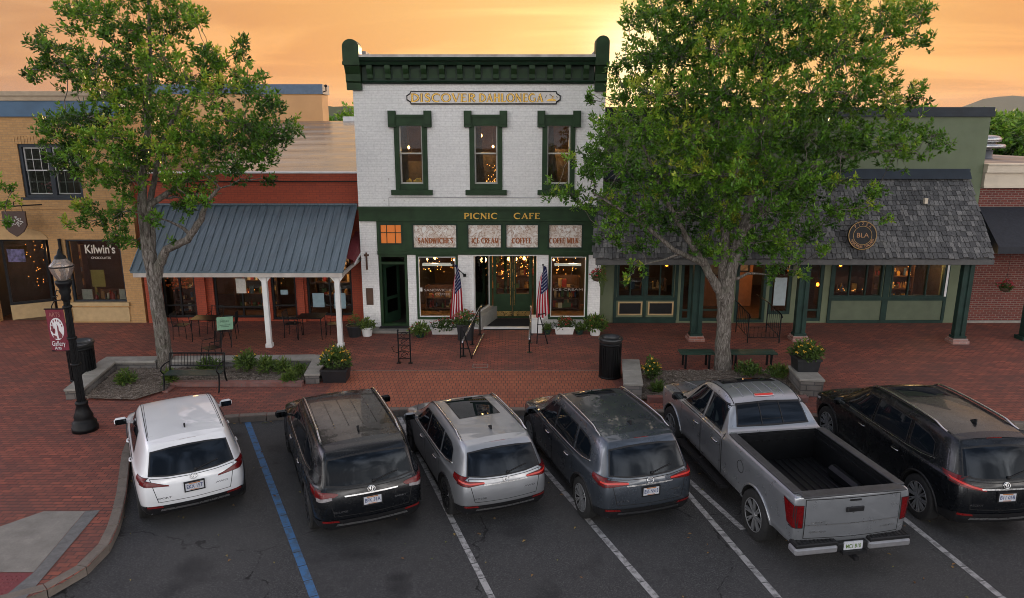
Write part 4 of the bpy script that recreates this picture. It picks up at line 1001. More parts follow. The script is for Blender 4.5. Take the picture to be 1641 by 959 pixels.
# front trim
for i, (x0, x1, z0, z1) in enumerate(GW):
    if i in (0, 1, 7, 8):
        n_ = 1 if i < 2 else 2
        window(gr, x0, x1, z0, z1, YG - .03, TEAL, .055, .12, rails=(), mull=[x0 + (x1 - x0) * (k_ + 1) / (n_ + 1) for k_ in range(n_)], bar=.035, name='shop_window')
    elif i in (2, 3, 5, 6):
        window(gr, x0, x1, z0, z1, YG + .02, TEAL, .11, .08, rails=() if i == 5 else (.45,), bar=.06, name='door' if i != 5 else 'door_glazing')
q = MB(); q.frame(7.70, 8.74, .02, 2.52, .1, YG - .03, YG + .2); q.build('open_doorway', TEAL, gr)
q = MB(); q.box(3.5, 5.68, YG - .05, YG - .001, .80, .92); q.box(10.92, 14.95, YG - .05, YG - .001, .80, .92); q.box(10.92, 14.95, YG - .05, YG - .001, .0, .10); q.box(3.5, 5.68, YG - .05, YG - .001, .0, .2)
for x in (3.5, 4.53, 5.6, 10.92, 12.76, 14.87): q.box(x, x + .1 if x < 10 or x in (10.92,) or x > 14 else x + .2, YG - .045, YG - .001, .1, 2.6)
q.box(2.95, 15.6, YG - .06, YG - .001, 2.62, 2.95); q.build('trim', TEAL, gr)
q = MB(); q.box(11.03, 12.75, YG - .02, YG - .002, .12, .78); q.box(12.97, 14.86, YG - .02, YG - .002, .12, .78); q.build('wall_panel', OLIVE2, gr)
for x0, x1 in ((3.66, 4.50), (4.70, 5.58)):
    q = MB(); q.frame(x0, x1, .28, .76, .05, YG - .05, YG - .021); q.box(x0 + .05, x1 - .05, YG - .03, YG - .022, .33, .71, 1); q.build('tan_framed_panel', [TANP, BLACK], gr)
q = MB(); q.box(3.55, 3.6, YG - .02, YG, .5, .5001) if False else None
q = MB(); q.box(14.86, 14.93, YG - .06, YG - .046, .95, 2.5); q.build('white_strip', WHITE, gr)
room(gr, 3.21, 15.3, YG + .255, YG + 6, .03, 3.0)
q = MB(); q.box(7.2, 9.0, YG + 2.2, YG + 2.26, .05, 2.9); q.build('orange_wall', mat('orange_plaster', (.20, .07, .02), .7, var=.15), gr)
for x, z_, lb in ((8.55, 1.75, 'dark framed picture on the orange wall inside the restaurant'), (7.62, 1.6, 'narrow framed picture at the left of the orange restaurant wall')):
    t = thing('framed_picture', lb, 'picture', (x, YG + 2.15, z_ - .35)); q = MB(); q.frame(x - .3, x + .3, z_ - .38, z_ + .38, .05, YG + 2.14, YG + 2.19); q.build('frame', BLACK, t); q = MB(); q.box(x - .26, x + .26, YG + 2.165, YG + 2.185, z_ - .34, z_ + .34); q.build('print', mat('dim_print', (.12, .09, .07), .6, var=.8, scale=5), t)
q = MB(); q.box(9.02, 9.44, YG - .01, YG + .015, .62, 1.6); tag(q.build('menu_board', mat('menu_paper', (.33, .40, .42), .6, var=.12)), 'pale menu sheet on the glass beside the restaurant door', 'menu board')
for x, lb in ((5.72, 'left'), (9.75, 'right')):
    q = MB(); q.lathe((x + .1, YG - .07, 2.42), [(.0, -.05), (.10, -.05), (.12, .0), (.12, .03)], 12, axis='y'); q.build('round_wall_lamp', mat('lamp_olive', (.22, .19, .05), .4), gr)
shelf_unit(3.7, 5.5, YG + .8, .92, 1.35, 24, 'low shelf of bottles behind the restaurant windows by the white cafe', 1, .4, 41, 'shelves inside the shops')
shelf_unit(11.1, 12.7, YG + 1.2, .3, 1.3, 14, 'shelf in the darker restaurant window right of the door', 2, .4, 42, 'shelves inside the shops')
shelf_unit(13.2, 14.7, YG + 1.6, .3, 2.3, 18, 'tall lit bar shelf in the rightmost restaurant window', 4, .4, 43, 'shelves inside the shops')
string_lights('string_lights', 'warm glinting lights in the rightmost restaurant window', 14, YG + .9, YG + 1.5, 13.4, 14.6, 1.0, 2.4, 34, 9)
string_lights('string_lights', 'row of faint amber glints low in the darker restaurant window', 12, YG + .6, YG + .9, 11.1, 12.7, .98, 1.04, 12, 10)
bulb(14.35, YG + 1.0, 2.35, 'large amber lamp glowing in the rightmost restaurant window', .09, light=14, cord=.3)
bulb(8.2, YG + 1.5, 2.5, 'amber lamp in the restaurant doorway before the orange wall', .05, light=4, cord=.3)
bulb(9.2, YG + 1.0, 2.05, 'amber lamp behind the menu sheet in the restaurant', .05, light=4, cord=.4)
bulb(5.0, YG + 1.4, 2.3, 'amber lamp inside the restaurant windows by the cafe', .04, light=5, cord=.4)
for x, z_, lb in ((5.02, 2.28, 'amber jar lantern hanging under the shingle porch by the cafe end'), (10.66, 2.28, 'amber jar lantern hanging under the shingle porch right of the round sign'), (9.98, 1.62, 'small amber lantern hanging low at the glazed restaurant door')):
    bulb(x, 22.9, z_, lb, .05, 'lanterns under the shingle porch', .5 if z_ > 2 else 1.15, 0, True, name='hanging_lantern', m=emit_mat('lantern_glow', (1, .45, .08), 5.0) if 'lantern_glow' not in MATS else MATS['lantern_glow'])
# shingle roof, each shake a real board
E0, E1, T0, T1 = Vector((2.50, 21.15, 2.80)), Vector((14.42, 21.15, 2.80)), Vector((2.98, YG - .02, 5.02)), Vector((15.12, YG - .02, 5.02))
nrm = (E1 - E0).cross(T0 - E0).normalized()
def shake_mat():
    t = NT('weathered_shakes'); g_ = t.n.new('ShaderNodeNewGeometry')
    c = t.ramp(g_.outputs['Random Per Island'], [(0, (.055, .055, .056)), (.35, (.090, .089, .089)), (.7, (.128, .125, .122)), (1, (.19, .183, .175))])
    mp = t.new('ShaderNodeMapping'); mp.inputs['Scale'].default_value = (60, 5, 5); t.link(t.pos(), mp.inputs[0])
    gr_ = t.noise(1.0, 5, .7, vec=mp.outputs[0])
    c = t.mix(t.maprange(gr_, .42, .66, 0, .7), c, (.026, .025, .024))
    lich = t.noise(1.4, 6, .7, vec=t.pos()); c = t.mix(t.maprange(lich, .58, .72, 0, .4), c, (.16, .155, .13))
    t.setp(Base_Color=c, Roughness=.82, Specular_IOR_Level=.3); t.bump(gr_, .6, .01); MATS['weathered_shakes'] = t.m; return t.m
q = MB(); rn = random.Random(5); ROWS = 16
q.add([E0 - nrm * .06, E1 - nrm * .06, T1 - nrm * .06, T0 - nrm * .06, E0 - nrm * .1, E1 - nrm * .1, T1 - nrm * .1, T0 - nrm * .1], [(0, 1, 2, 3), (7, 6, 5, 4), (0, 4, 5, 1), (1, 5, 6, 2), (2, 6, 7, 3), (3, 7, 4, 0)])
for r_ in range(ROWS):
    v0, v1 = r_ / ROWS, min(1.0, (r_ + 1.32) / ROWS)
    u = -.004 + rn.uniform(-.01, 0)
    while u < 1.0:
        w = rn.uniform(.007, .0155); u1 = min(u + w, 1.004)
        j0, lift = rn.gauss(0, .010), .022 + rn.uniform(-.006, .016)
        def P(uu, vv, l): return E0.lerp(E1, uu).lerp(T0.lerp(T1, uu), vv) + nrm * l
        g = .0006
        a0, a1, b1, b0 = P(u + g, v0 + j0 * .5 - .004, lift), P(u1 - g, v0 + j0 * .5 - .004 + rn.gauss(0, .003), lift), P(u1 - g, v1, .0), P(u + g, v1, .0)
        a0b, a1b = a0 - nrm * .02, a1 - nrm * .02
        q.add([a0, a1, b1, b0, a0b, a1b], [(0, 1, 2, 3), (0, 4, 5, 1), (0, 3, 4), (1, 5, 2)])
        u = u1
gr_roof = q.build('shingle_roof', shake_mat(), gr)
q = MB(); q.bar(E0 + Vector((0, .0, -.12)), E1 + Vector((0, 0, -.12)), .05, .14); q.bar(E0 + Vector((.03, .03, -.10)), T0 + Vector((.03, 0, -.10)), .05, .12); q.bar(E1 + Vector((-.03, .03, -.10)), T1 + Vector((-.03, 0, -.10)), .05, .12); q.build('fascia', mat('grey_fascia', (.07, .068, .065), .7, var=.2), gr_roof)
q = MB(); q.add([T0 + Vector((0, -.20, -.06)), T1 + Vector((0, -.20, -.06)), T1 + Vector((0, -.0, .26)), T0 + Vector((0, -.0, .26))], [(0, 1, 2, 3)]); q.v = [(x, y - .03, z) for x, y, z in q.v]; q.box(2.95, 15.15, YG - .05, YG - .002, 4.98, 5.28); q.build('ridge_flashing', DKSLATE, gr_roof)
q = MB(); q.box(13.12, 13.22, 22.9, 23.0, 4.25, 4.42); q.build('roof_vent_pipe', CREAM, gr_roof)
q = MB(); q.box(2.6, 14.3, 21.75, 21.95, 2.48, 2.66); q.build('porch_beam', TEAL, gr)
for x, y in ((5.86, 22.05), (9.16, 22.05), (14.06, 21.75)):
    q = MB(); q.box(x - .17, x - .03, y - .10, y + .10, .16, 2.62, bev=.01); q.box(x + .03, x + .17, y - .10, y + .10, .16, 2.62, bev=.01); q.box(x - .03, x + .03, y - .06, y + .06, .16, 2.62); q.box(x - .2, x + .2, y - .13, y + .13, .16, .24); p = q.build('porch_post', TEAL, gr)
    q = MB(); q.box(x - .26, x + .26, y - .22, y + .22, 0, .10); q.box(x - .23, x + .23, y - .18, y + .18, .1, .16); q.build('brick_plinth', brick_mat('plinth_brick', (.34, .13, .09), (.26, .10, .07), (.3, .25, .22)) if 'plinth_brick' not in MATS else MATS['plinth_brick'], p)
# round sign on the roof edge
t = thing('round_sign', 'round black sign with gold rings on the shingle roof edge', 'sign', (10.52, 21.55, 3.1))
M_ = Matrix.Translation((10.52, 21.42, 3.45)) @ Matrix.Rotation(R(-8), 4, 'X')
def xf(q): q.v = [tuple(M_ @ Vector(p)) for p in q.v]; return q
q = MB(); q.lathe((0, 0, 0), [(0, -.03), (.42, -.03), (.44, -.01), (.44, .03), (0, .03)], 36, axis='y', smooth=False); xf(q).build('disc', BLACK, t)
q = MB()
for r0, r1 in ((.405, .43), (.27, .285)): q.lathe((0, 0, 0), [(r0, -.031), (r0, -.038), (r1, -.038), (r1, -.031)], 36, axis='y')
xf(q).build('gold_ring', mat('old_gold', (.32, .19, .06), .5, var=.2), t)
q = MB()
for i, ch in enumerate('RISTORANTE ITALIANO'):
    a_ = R(205 + i * 130 / 18)
    if ch != ' ': q.text(ch, .11, .345 * math.cos(a_), -.033, .345 * math.sin(a_), rot=a_ + math.pi / 2, extrude=.003)
for i, ch in enumerate('PIZZA'):
    a_ = R(130 - i * 20)
    q.text(ch, .11, .345 * math.cos(a_), -.033, .345 * math.sin(a_), rot=a_ - math.pi / 2, extrude=.003)
q.text('BLA', .2, 0, -.033, .0, width=.36, extrude=.004); xf(q).build('lettering', mat('sign_gold_red', (.36, .17, .06), .5, var=.3), t)
for x in (10.3, 10.74): q = MB(); q.bar((x, 21.45, 3.1), (x, 21.7, 3.0), .04); q.build('bracket', BLACK, t)

# ================================================================== RED BRICK NEIGHBOUR (right edge)
nb = thing('weathered_brick_building', 'weathered red brick building with cream cornice and black awning', 'building', (18.5, YG, 0))
q = MB(); q.box(15.62, 24, YG + .02, YG + .3, .08, 4.66); q.box(15.62, 15.9, YG + .3, 40, 0, 4.7); q.build('wall', DBRICK, nb)
q = MB(); q.box(15.62, 24, YG - .02, YG + .3, 0, .08); q.build('base_course', STONE, nb)
q = MB(); q.box(15.63, 24, YG - .10, YG + .32, 4.66, 5.16); q.box(15.61, 24, YG - .20, YG + .34, 5.161, 5.40); q.box(15.60, 24, YG - .24, YG + .36, 5.401, 5.45); q.box(15.63, 24, YG - .13, YG - .101, 4.66, 4.74); q.build('cornice', CREAM, nb)
q = MB(); q.box(15.9, 24, YG + .3, 41, 5.2, 5.3); q.build('roof', mat('gravel_roof', (.26, .20, .16), .7, var=.3, scale=.7, bump=.3), nb)
q = MB(); q.box(15.7, 24, 41, 41.4, 5.0, 6.1); q.build('rear_parapet', WMEMB, nb)
q = MB(); q.add([(15.62, YG - .02, 4.02), (24, YG - .02, 4.02), (24, 22.4, 2.95), (15.35, 22.4, 2.95), (24, 22.4, 2.72), (15.35, 22.4, 2.72), (15.62, YG - .02, 2.8)], [(0, 3, 2, 1), (3, 5, 4, 2), (0, 6, 5, 3)]); q.build('awning', mat('black_canvas', (.012, .014, .020), .7, var=.2), nb)
q = MB(); q.box(16.3, 16.55, 21.95, 22.2, .1, 2.74); q.box(16.22, 16.63, 21.87, 22.28, 0, .12); q.build('awning_post', TEAL, nb)
t = thing('rooftop_vent', 'silver mushroom vent on the flat roof at the right', 'roof vent', (20.2, 31.5, 5.3))
q = MB(); q.lathe((20.2, 31.5, 5.3), [(.50, 0), (.42, .05), (.42, .36), (.35, .38)], 20); q.build('base', mat('vent_grey', (.12, .13, .15), .5, metal=.4), t)
q = MB(); q.lathe((20.2, 31.5, 5.3), [(.36, .36), (.36, .44), (.84, .46), (.86, .56), (.80, .62), (.50, .64), (.46, .74)], 24); q.build('skirt', STEEL, t)
q = MB(); q.lathe((20.2, 31.5, 5.3), [(.46, .70), (.66, .72), (.68, .86), (.56, .96), (.3, 1.0), (0, 1.01)], 24); q.build('cap', STEEL, t)
t = thing('vent_pipe', 'short pale pipe standing on the flat roof by the mushroom vent', 'pipe', (23.4, 32, 5.3)); q = MB(); q.lathe((23.4, 32, 5.3), [(.14, 0), (.14, .4), (.09, .45), (.09, .62), (0, .64)], 12); q.build('pipe', WMEMB, t)
# ================================================================== trees and plants
def leaf_mat(name, stops, trans=.35, rough=.45):
    t = NT(name)
    a = t.n.new('ShaderNodeAttribute'); a.attribute_name = 'tint'
    c = t.ramp(a.outputs['Fac'], stops)
    t.setp(Base_Color=c, Roughness=rough, Specular_IOR_Level=.45)
    tr = t.new('ShaderNodeBsdfTranslucent'); t.link(t.mix(.35, c, (.11, .19, .02)), tr.inputs[0])
    mx = t.new('ShaderNodeMixShader'); mx.inputs[0].default_value = trans
    t.link(t.p.outputs[0], mx.inputs[1]); t.link(tr.outputs[0], mx.inputs[2]); t.link(mx.outputs[0], t.out.inputs[0])
    MATS[name] = t.m; return t.m
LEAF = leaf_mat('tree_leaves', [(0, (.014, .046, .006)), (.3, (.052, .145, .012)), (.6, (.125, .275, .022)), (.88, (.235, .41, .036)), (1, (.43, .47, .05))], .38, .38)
SHRUBL = leaf_mat('shrub_leaves', [(0, (.03, .06, .012)), (.5, (.085, .15, .028)), (1, (.19, .25, .045))])
def bark_mat():
    t = NT('grey_bark'); p_ = t.pos()
    mp = t.new('ShaderNodeMapping'); mp.inputs['Scale'].default_value = (9, 9, 2.2); t.link(p_, mp.inputs[0])
    n = t.noise(2.2, 6, .7, vec=mp.outputs[0], dist=.8); m2 = t.noise(3.0, 4, .6, vec=p_)
    c = t.ramp(n, [(.32, (.026, .021, .017)), (.48, (.11, .095, .08)), (.66, (.26, .235, .21))])
    c = t.mix(t.maprange(m2, .5, .66, 0, .6), c, (.10, .10, .075))
    t.setp(Base_Color=c, Roughness=.92, Specular_IOR_Level=.2); t.bump(n, .9, .03); return t.m
BARK = bark_mat()

def leaf_mesh(name, base, axis, side, length, width, tint, mat_, parent, curl=.12):
    """leaf-sized folded faces: base (n,3), axis/side unit vectors (n,3); one mesh"""
    n = len(base)
    nrm_ = np.cross(axis, side)
    L, W = length[:, None], width[:, None]
    v = np.empty((n, 4, 3))
    v[:, 0] = base
    v[:, 1] = base + axis * L * .5 + side * W * .5 + nrm_ * L * curl
    v[:, 2] = base + axis * L - nrm_ * L * .10
    v[:, 3] = base + axis * L * .5 - side * W * .5 + nrm_ * L * curl
    off = np.array(root_loc(parent))
    v = (v.reshape(-1, 3) - off).astype(np.float32)
    me = bpy.data.meshes.new(name)
    me.vertices.add(4 * n); me.vertices.foreach_set('co', v.ravel())
    idx = (np.arange(n)[:, None] * 4 + np.array([0, 1, 2, 0, 2, 3])).ravel().astype(np.int32)
    me.loops.add(6 * n); me.loops.foreach_set('vertex_index', idx)
    me.polygons.add(2 * n); me.polygons.foreach_set('loop_start', np.arange(0, 6 * n, 3, dtype=np.int32)); me.polygons.foreach_set('loop_total', np.full(2 * n, 3, dtype=np.int32))
    at = me.attributes.new('tint', 'FLOAT', 'FACE'); at.data.foreach_set('value', np.repeat(tint, 2).astype(np.float32))
    me.materials.append(mat_); me.update(); me.validate()
    o = bpy.data.objects.new(name, me); COL.objects.link(o); o.parent = parent
    return o
def unit(a): return a / np.maximum(np.linalg.norm(a, axis=-1, keepdims=True), 1e-9)
def sprays(rng, tips, dirs, per, L, W, tint0, droop=.15, spread=1.0):
    """whorls of leaves round twig tips"""
    n = len(tips); tips = np.repeat(tips, per, 0); d = np.repeat(dirs, per, 0)
    rnd = unit(rng.normal(size=(n * per, 3)))
    ax = unit(d * rng.uniform(.1, .9, (n * per, 1)) + rnd * spread + np.array([0, 0, -droop]))
    base = tips + rnd * rng.uniform(0, .03, (n * per, 1)) - d * rng.uniform(0, .14, (n * per, 1))
    up = unit(np.array([0, 0, 1.0]) + rng.normal(size=(n * per, 3)) * .36)
    sd = unit(np.cross(ax, up))
    l = L * rng.uniform(.65, 1.25, n * per); w = W * rng.uniform(.7, 1.2, n * per)
    t = np.clip(np.repeat(tint0, per) + rng.normal(0, .09, n * per), 0, 1)
    return base, ax, sd, l, w, t

def build_tree(name, label, cat, trunk_paths, clumps, Y0, base, seed, depth_r, sprays_per=38, leaf=(.122, .056), per=15, extra=1):
    """trunk_paths: [(points, radii)]; clumps: (px, py, r_px) outline survey of the crown; each gets a depth inside a round crown"""
    rng = np.random.default_rng(seed); rn = random.Random(seed)
    root = thing(name, label, cat, base)
    tm = MB(); nodes = []
    for pts, rad in trunk_paths:
        P = [Vector(p) for p in pts]; out, rr = [], []
        for i in range(len(P) - 1):
            for k_ in range(4):
                s_ = k_ / 4; out.append(P[i].lerp(P[i + 1], s_) + Vector((rn.gauss(0, .012), rn.gauss(0, .012), 0))); rr.append(rad[i] * (1 - s_) + rad[i + 1] * s_)
        out.append(P[-1]); rr.append(rad[-1])
        tm.tube(out, [r_ * (1 + rn.gauss(0, .03)) for r_ in rr], 14)
        nodes += [(p, r_) for p, r_ in zip(out, rr) if p.z > 2.4]
    C = []
    xs = [survey(px, max(py, -260), Y0) for px, py, r_ in clumps]
    cx = np.mean([p.x for p in xs]); zs = [p.z for p in xs]; cz = (min(zs) + max(zs)) / 2
    hw = max(abs(p.x - cx) for p in xs); hh = (max(zs) - min(zs)) / 2
    for (px, py, r_), p in zip(clumps, xs):
        e = min(1.0, math.hypot((p.x - cx) / hw, (p.z - cz) / hh)); room_ = depth_r * math.sqrt(max(0.0, 1 - e * e))
        k_ = 1 if room_ < 1.1 else (2 if room_ < 2.9 else 3)
        for j in range(k_ * extra):
            dy = rn.uniform(-.25, .25) if k_ == 1 else (-1 + 2 * (j % k_ + rn.uniform(.25, .75)) / k_) * room_
            s_ = survey(px + rn.uniform(-10, 10) * (j > 0), max(py, -260) + rn.uniform(-10, 10) * (j > 0), Y0 + dy)
            C.append((s_, r_ / CAM_F * (Y0 + dy) * (.98 if depth_r < 3 else 1.0)))
    ctr = Vector((base[0], base[1], 3.0))
    C.sort(key=lambda c: (c[0] - ctr).length)
    tips_, dirs_, tint_ = [], [], []
    for c, r_ in C:
        best, bd = None, 1e9
        for p, nr in nodes:
            d = c - p; L_ = d.length
            cost = L_ + (1.2 * max(0, p.z - c.z)) + .3 * max(0, .2 - nr)
            if cost < bd: bd, best = cost, (p, nr)
        p, nr = best; d = c - p; L_ = d.length
        r0 = min(nr * .62, .018 + .016 * L_ + .02); r1 = .010
        pts, rr = [], []
        sag = Vector((rn.gauss(0, .08), rn.gauss(0, .08), .10 * L_ * rn.uniform(-.3, 1.0)))
        nseg = 5
        for i in range(nseg + 1):
            s_ = i / nseg; pts.append(p.lerp(c, s_) + sag * math.sin(math.pi * s_) + Vector((rn.gauss(0, .02), rn.gauss(0, .02), rn.gauss(0, .02))) * (0 < i < nseg)); rr.append(r0 * (1 - s_) + r1 * s_)
        tm.tube(pts, rr, 6, cap=False)
        nodes += [(q_, r_q) for q_, r_q in list(zip(pts, rr))[2:]]
        # twigs in the clump
        ns = max(5, int(sprays_per * (r_ / .75) ** 2))
        ct = rn.gauss(.47, .18)
        for k_ in range(ns):
            v = Vector((rn.gauss(0, 1), rn.gauss(0, 1), rn.gauss(0, .85))).normalized()
            q_ = c + v * r_ * (rn.random() ** .45) * Vector((1, 1, .82)).length / 1.65
            dr_ = (v * .8 + (c - ctr).normalized() * .6 + Vector((0, 0, .25))).normalized()
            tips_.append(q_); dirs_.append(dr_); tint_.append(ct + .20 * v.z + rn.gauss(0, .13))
            if k_ % 4 == 0: tm.tube([c.lerp(q_, .1), c.lerp(q_, .6) + Vector((0, 0, .02)), q_], [.010, .006, .003], 4, cap=False)
    tm.build('trunk', BARK, root)
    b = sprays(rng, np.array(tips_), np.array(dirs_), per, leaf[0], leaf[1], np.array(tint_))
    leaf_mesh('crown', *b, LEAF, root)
    return root
S = survey
YT = 19.25
LT = [(115, 20, 35), (170, 25, 40), (215, 50, 45), (270, 30, 45), (310, 25, 25), (75, 80, 34), (110, 105, 38), (50, 112, 22), (160, 90, 45), (210, 110, 45), (260, 90, 40), (330, 75, 28), (355, 100, 33), (390, 75, 22), (400, 130, 34), (430, 160, 33), (345, 150, 42), (300, 130, 40), (280, 180, 45), (230, 170, 45), (180, 150, 45), (140, 190, 40), (90, 190, 32), (72, 207, 20), (130, 230, 38), (180, 220, 45), (220, 240, 40), (100, 255, 33), (150, 270, 38), (200, 280, 40), (260, 240, 45), (310, 210, 45), (350, 230, 40), (390, 200, 44), (440, 210, 38), (474, 205, 22), (420, 250, 38), (375, 265, 34), (320, 270, 38), (280, 290, 34), (430, 288, 18), (130, 330, 30), (160, 350, 36), (195, 340, 33), (105, 360, 18), (185, 380, 26), (215, 385, 20), (250, 350, 20), (300, 330, 26), (282, 384, 16), (330, 318, 18),
      (170, -30, 36), (215, -20, 42), (265, -30, 40), (190, -80, 36), (240, -80, 45), (290, -80, 35), (220, -125, 35)]
def pth(px, Y, *zs): return [tuple(S(x, y, Y)) for x, y in px]
tb = S(267, 590, 19.25); tb.z = 0
ltrunk = [([(tb.x, YT, -.05), tuple(S(262, 560, YT)), tuple(S(255, 500, YT)), tuple(S(246, 445, YT)), tuple(S(237, 395, YT)), tuple(S(228, 345, YT)), tuple(S(229, 290, YT)), tuple(S(236, 230, YT)), tuple(S(238, 160, YT)), tuple(S(240, 80, YT)), tuple(S(238, -40, YT))], [.26, .205, .18, .17, .155, .13, .11, .09, .07, .05, .03]),
          ([tuple(S(250, 470, YT)), tuple(S(256, 425, YT - .05)), tuple(S(266, 400, YT - .15)), tuple(S(300, 385, YT - .3)), tuple(S(322, 352, YT - .4)), tuple(S(332, 322, YT - .5)), tuple(S(352, 302, YT - .6))], [.12, .125, .11, .095, .08, .06, .035]),
          ([tuple(S(231, 345, YT)), tuple(S(245, 325, YT + .2)), tuple(S(275, 305, YT + .4)), tuple(S(300, 285, YT + .5)), tuple(S(330, 240, YT + .7))], [.10, .085, .07, .055, .03]),
          ([tuple(S(229, 300, YT)), tuple(S(200, 260, YT + .4)), tuple(S(150, 220, YT + .6)), tuple(S(105, 180, YT + .7))], [.08, .06, .045, .02]),
          ([tuple(S(244, 420, YT)), tuple(S(243, 380, YT + .15)), tuple(S(240, 330, YT + .3)), tuple(S(255, 240, YT + .5)), tuple(S(290, 160, YT + .8))], [.12, .10, .09, .06, .03])]
build_tree('broadleaf_tree', 'slender leafy street tree with grey trunk beside the black bench', 'tree', ltrunk, LT, YT, (tb.x, YT, 0), 3, 2.6, sprays_per=46)
RT = [(1015, 30, 28), (1050, 20, 42), (1110, 30, 50), (1170, 20, 50), (1230, 30, 50), (1290, 15, 50), (1350, 30, 42), (1410, 20, 42), (1460, 15, 33), (1490, 14, 20), (1481, 62, 20), (1440, 50, 33), (1040, 90, 45), (1000, 92, 16), (985, 110, 13), (1090, 90, 50), (1150, 80, 50), (1210, 90, 50), (1280, 80, 50), (1340, 80, 42), (1390, 95, 40), (1408, 130, 34), (1000, 150, 33), (1040, 150, 45), (1100, 150, 55), (1160, 150, 55), (1230, 150, 55), (1300, 150, 48), (1360, 150, 45), (1425, 165, 36), (1470, 155, 26), (1450, 195, 33), (1490, 218, 28), (1518, 232, 18), (1435, 232, 38), (1390, 210, 45), (1478, 250, 16), (940, 152, 11), (980, 200, 38), (1030, 210, 50), (1090, 210, 55), (1150, 220, 55), (1220, 220, 55), (1290, 220, 52), (1350, 240, 42), (960, 240, 38), (950, 280, 28), (912, 255, 18), (892, 300, 24), (880, 312, 14), (920, 312, 28), (930, 332, 22), (1000, 270, 50), (1060, 280, 55), (1120, 280, 55), (1180, 280, 55), (1240, 280, 52), (1295, 285, 40), (1345, 290, 26), (1400, 302, 22), (1390, 332, 26), (1422, 345, 16), (1340, 338, 28), (980, 330, 42), (1040, 340, 50), (1100, 340, 50), (1160, 350, 45), (1230, 340, 45), (1280, 340, 38), (975, 378, 32), (1020, 390, 38), (1120, 392, 26), (1150, 402, 26), (1210, 390, 38), (1260, 390, 38), (1300, 370, 28), (1022, 428, 20), (1002, 448, 14), (1260, 430, 30), (1240, 442, 18), (1285, 438, 18), (1318, 398, 18),
      (1040, -40, 40), (1100, -40, 50), (1170, -50, 50), (1240, -40, 50), (1310, -50, 50), (1380, -40, 42), (1430, -40, 35), (1080, -110, 45), (1150, -110, 50), (1230, -110, 50), (1310, -110, 45), (1370, -100, 40), (1130, -180, 40), (1200, -190, 45), (1280, -180, 40), (1210, -240, 35)]
rb = S(1158, 592, 19.15); rb.z = 0; YQ = 19.15
rtrunk = [([(rb.x, YQ, -.05), tuple(S(1158, 560, YQ)), tuple(S(1160, 520, YQ)), tuple(S(1164, 480, YQ)), tuple(S(1170, 440, YQ)), tuple(S(1182, 395, YQ + .1)), tuple(S(1200, 340, YQ + .3)), tuple(S(1215, 260, YQ + .5)), tuple(S(1225, 160, YQ + .6)), tuple(S(1230, 40, YQ + .6)), tuple(S(1225, -120, YQ + .6))], [.26, .205, .195, .205, .155, .145, .12, .10, .075, .055, .025]),
          ([tuple(S(1158, 492, YQ)), tuple(S(1154, 468, YQ - .05)), tuple(S(1140, 445, YQ - .15)), tuple(S(1126, 418, YQ - .25)), tuple(S(1100, 380, YQ - .5)), tuple(S(1062, 310, YQ - .8)), tuple(S(1030, 230, YQ - 1.0))], [.14, .135, .115, .10, .08, .06, .03]),
          ([tuple(S(1160, 480, YQ)), tuple(S(1160, 440, YQ + .1)), tuple(S(1162, 395, YQ + .3)), tuple(S(1160, 330, YQ + .5)), tuple(S(1150, 240, YQ + .8)), tuple(S(1140, 130, YQ + 1.0)), tuple(S(1130, 0, YQ + 1.1))], [.16, .145, .125, .11, .085, .055, .025]),
          ([tuple(S(1190, 370, YQ + .2)), tuple(S(1240, 320, YQ - .2)), tuple(S(1310, 262, YQ - .5)), tuple(S(1380, 245, YQ - .6)), tuple(S(1450, 240, YQ - .6))], [.11, .09, .065, .045, .02]),
          ([tuple(S(1215, 260, YQ + .5)), tuple(S(1270, 180, YQ + .8)), tuple(S(1340, 110, YQ + 1.0)), tuple(S(1420, 60, YQ + 1.1))], [.08, .06, .045, .02]),
          ([tuple(S(1130, 425, YQ - .2)), tuple(S(1080, 400, YQ - .6)), tuple(S(1020, 350, YQ - .9)), tuple(S(950, 310, YQ - 1.0))], [.08, .06, .045, .02])]
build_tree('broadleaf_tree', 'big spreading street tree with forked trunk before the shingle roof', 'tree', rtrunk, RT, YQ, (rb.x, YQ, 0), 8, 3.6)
# the tree whose branch reaches in at the left edge
ET = [(12, 320, 22), (-20, 300, 34), (-60, 290, 45), (-100, 330, 45), (-60, 240, 45), (-120, 250, 50), (-170, 290, 50), (-30, 345, 22), (14, 355, 14), (-120, 180, 45), (-180, 210, 45), (18, 300, 14)]
eb = S(-130, 640, 18.5); eb.z = 0
build_tree('broadleaf_tree', 'leafy branch reaching in at the left edge beside the hanging sign', 'tree', [([(eb.x, 18.5, -.05), (eb.x, 18.5, 2.0), tuple(S(-125, 380, 18.5)), tuple(S(-115, 300, 18.5)), tuple(S(-110, 220, 18.5))], [.2, .16, .13, .10, .05])], ET, 18.5, (eb.x, 18.5, 0), 5, .8)
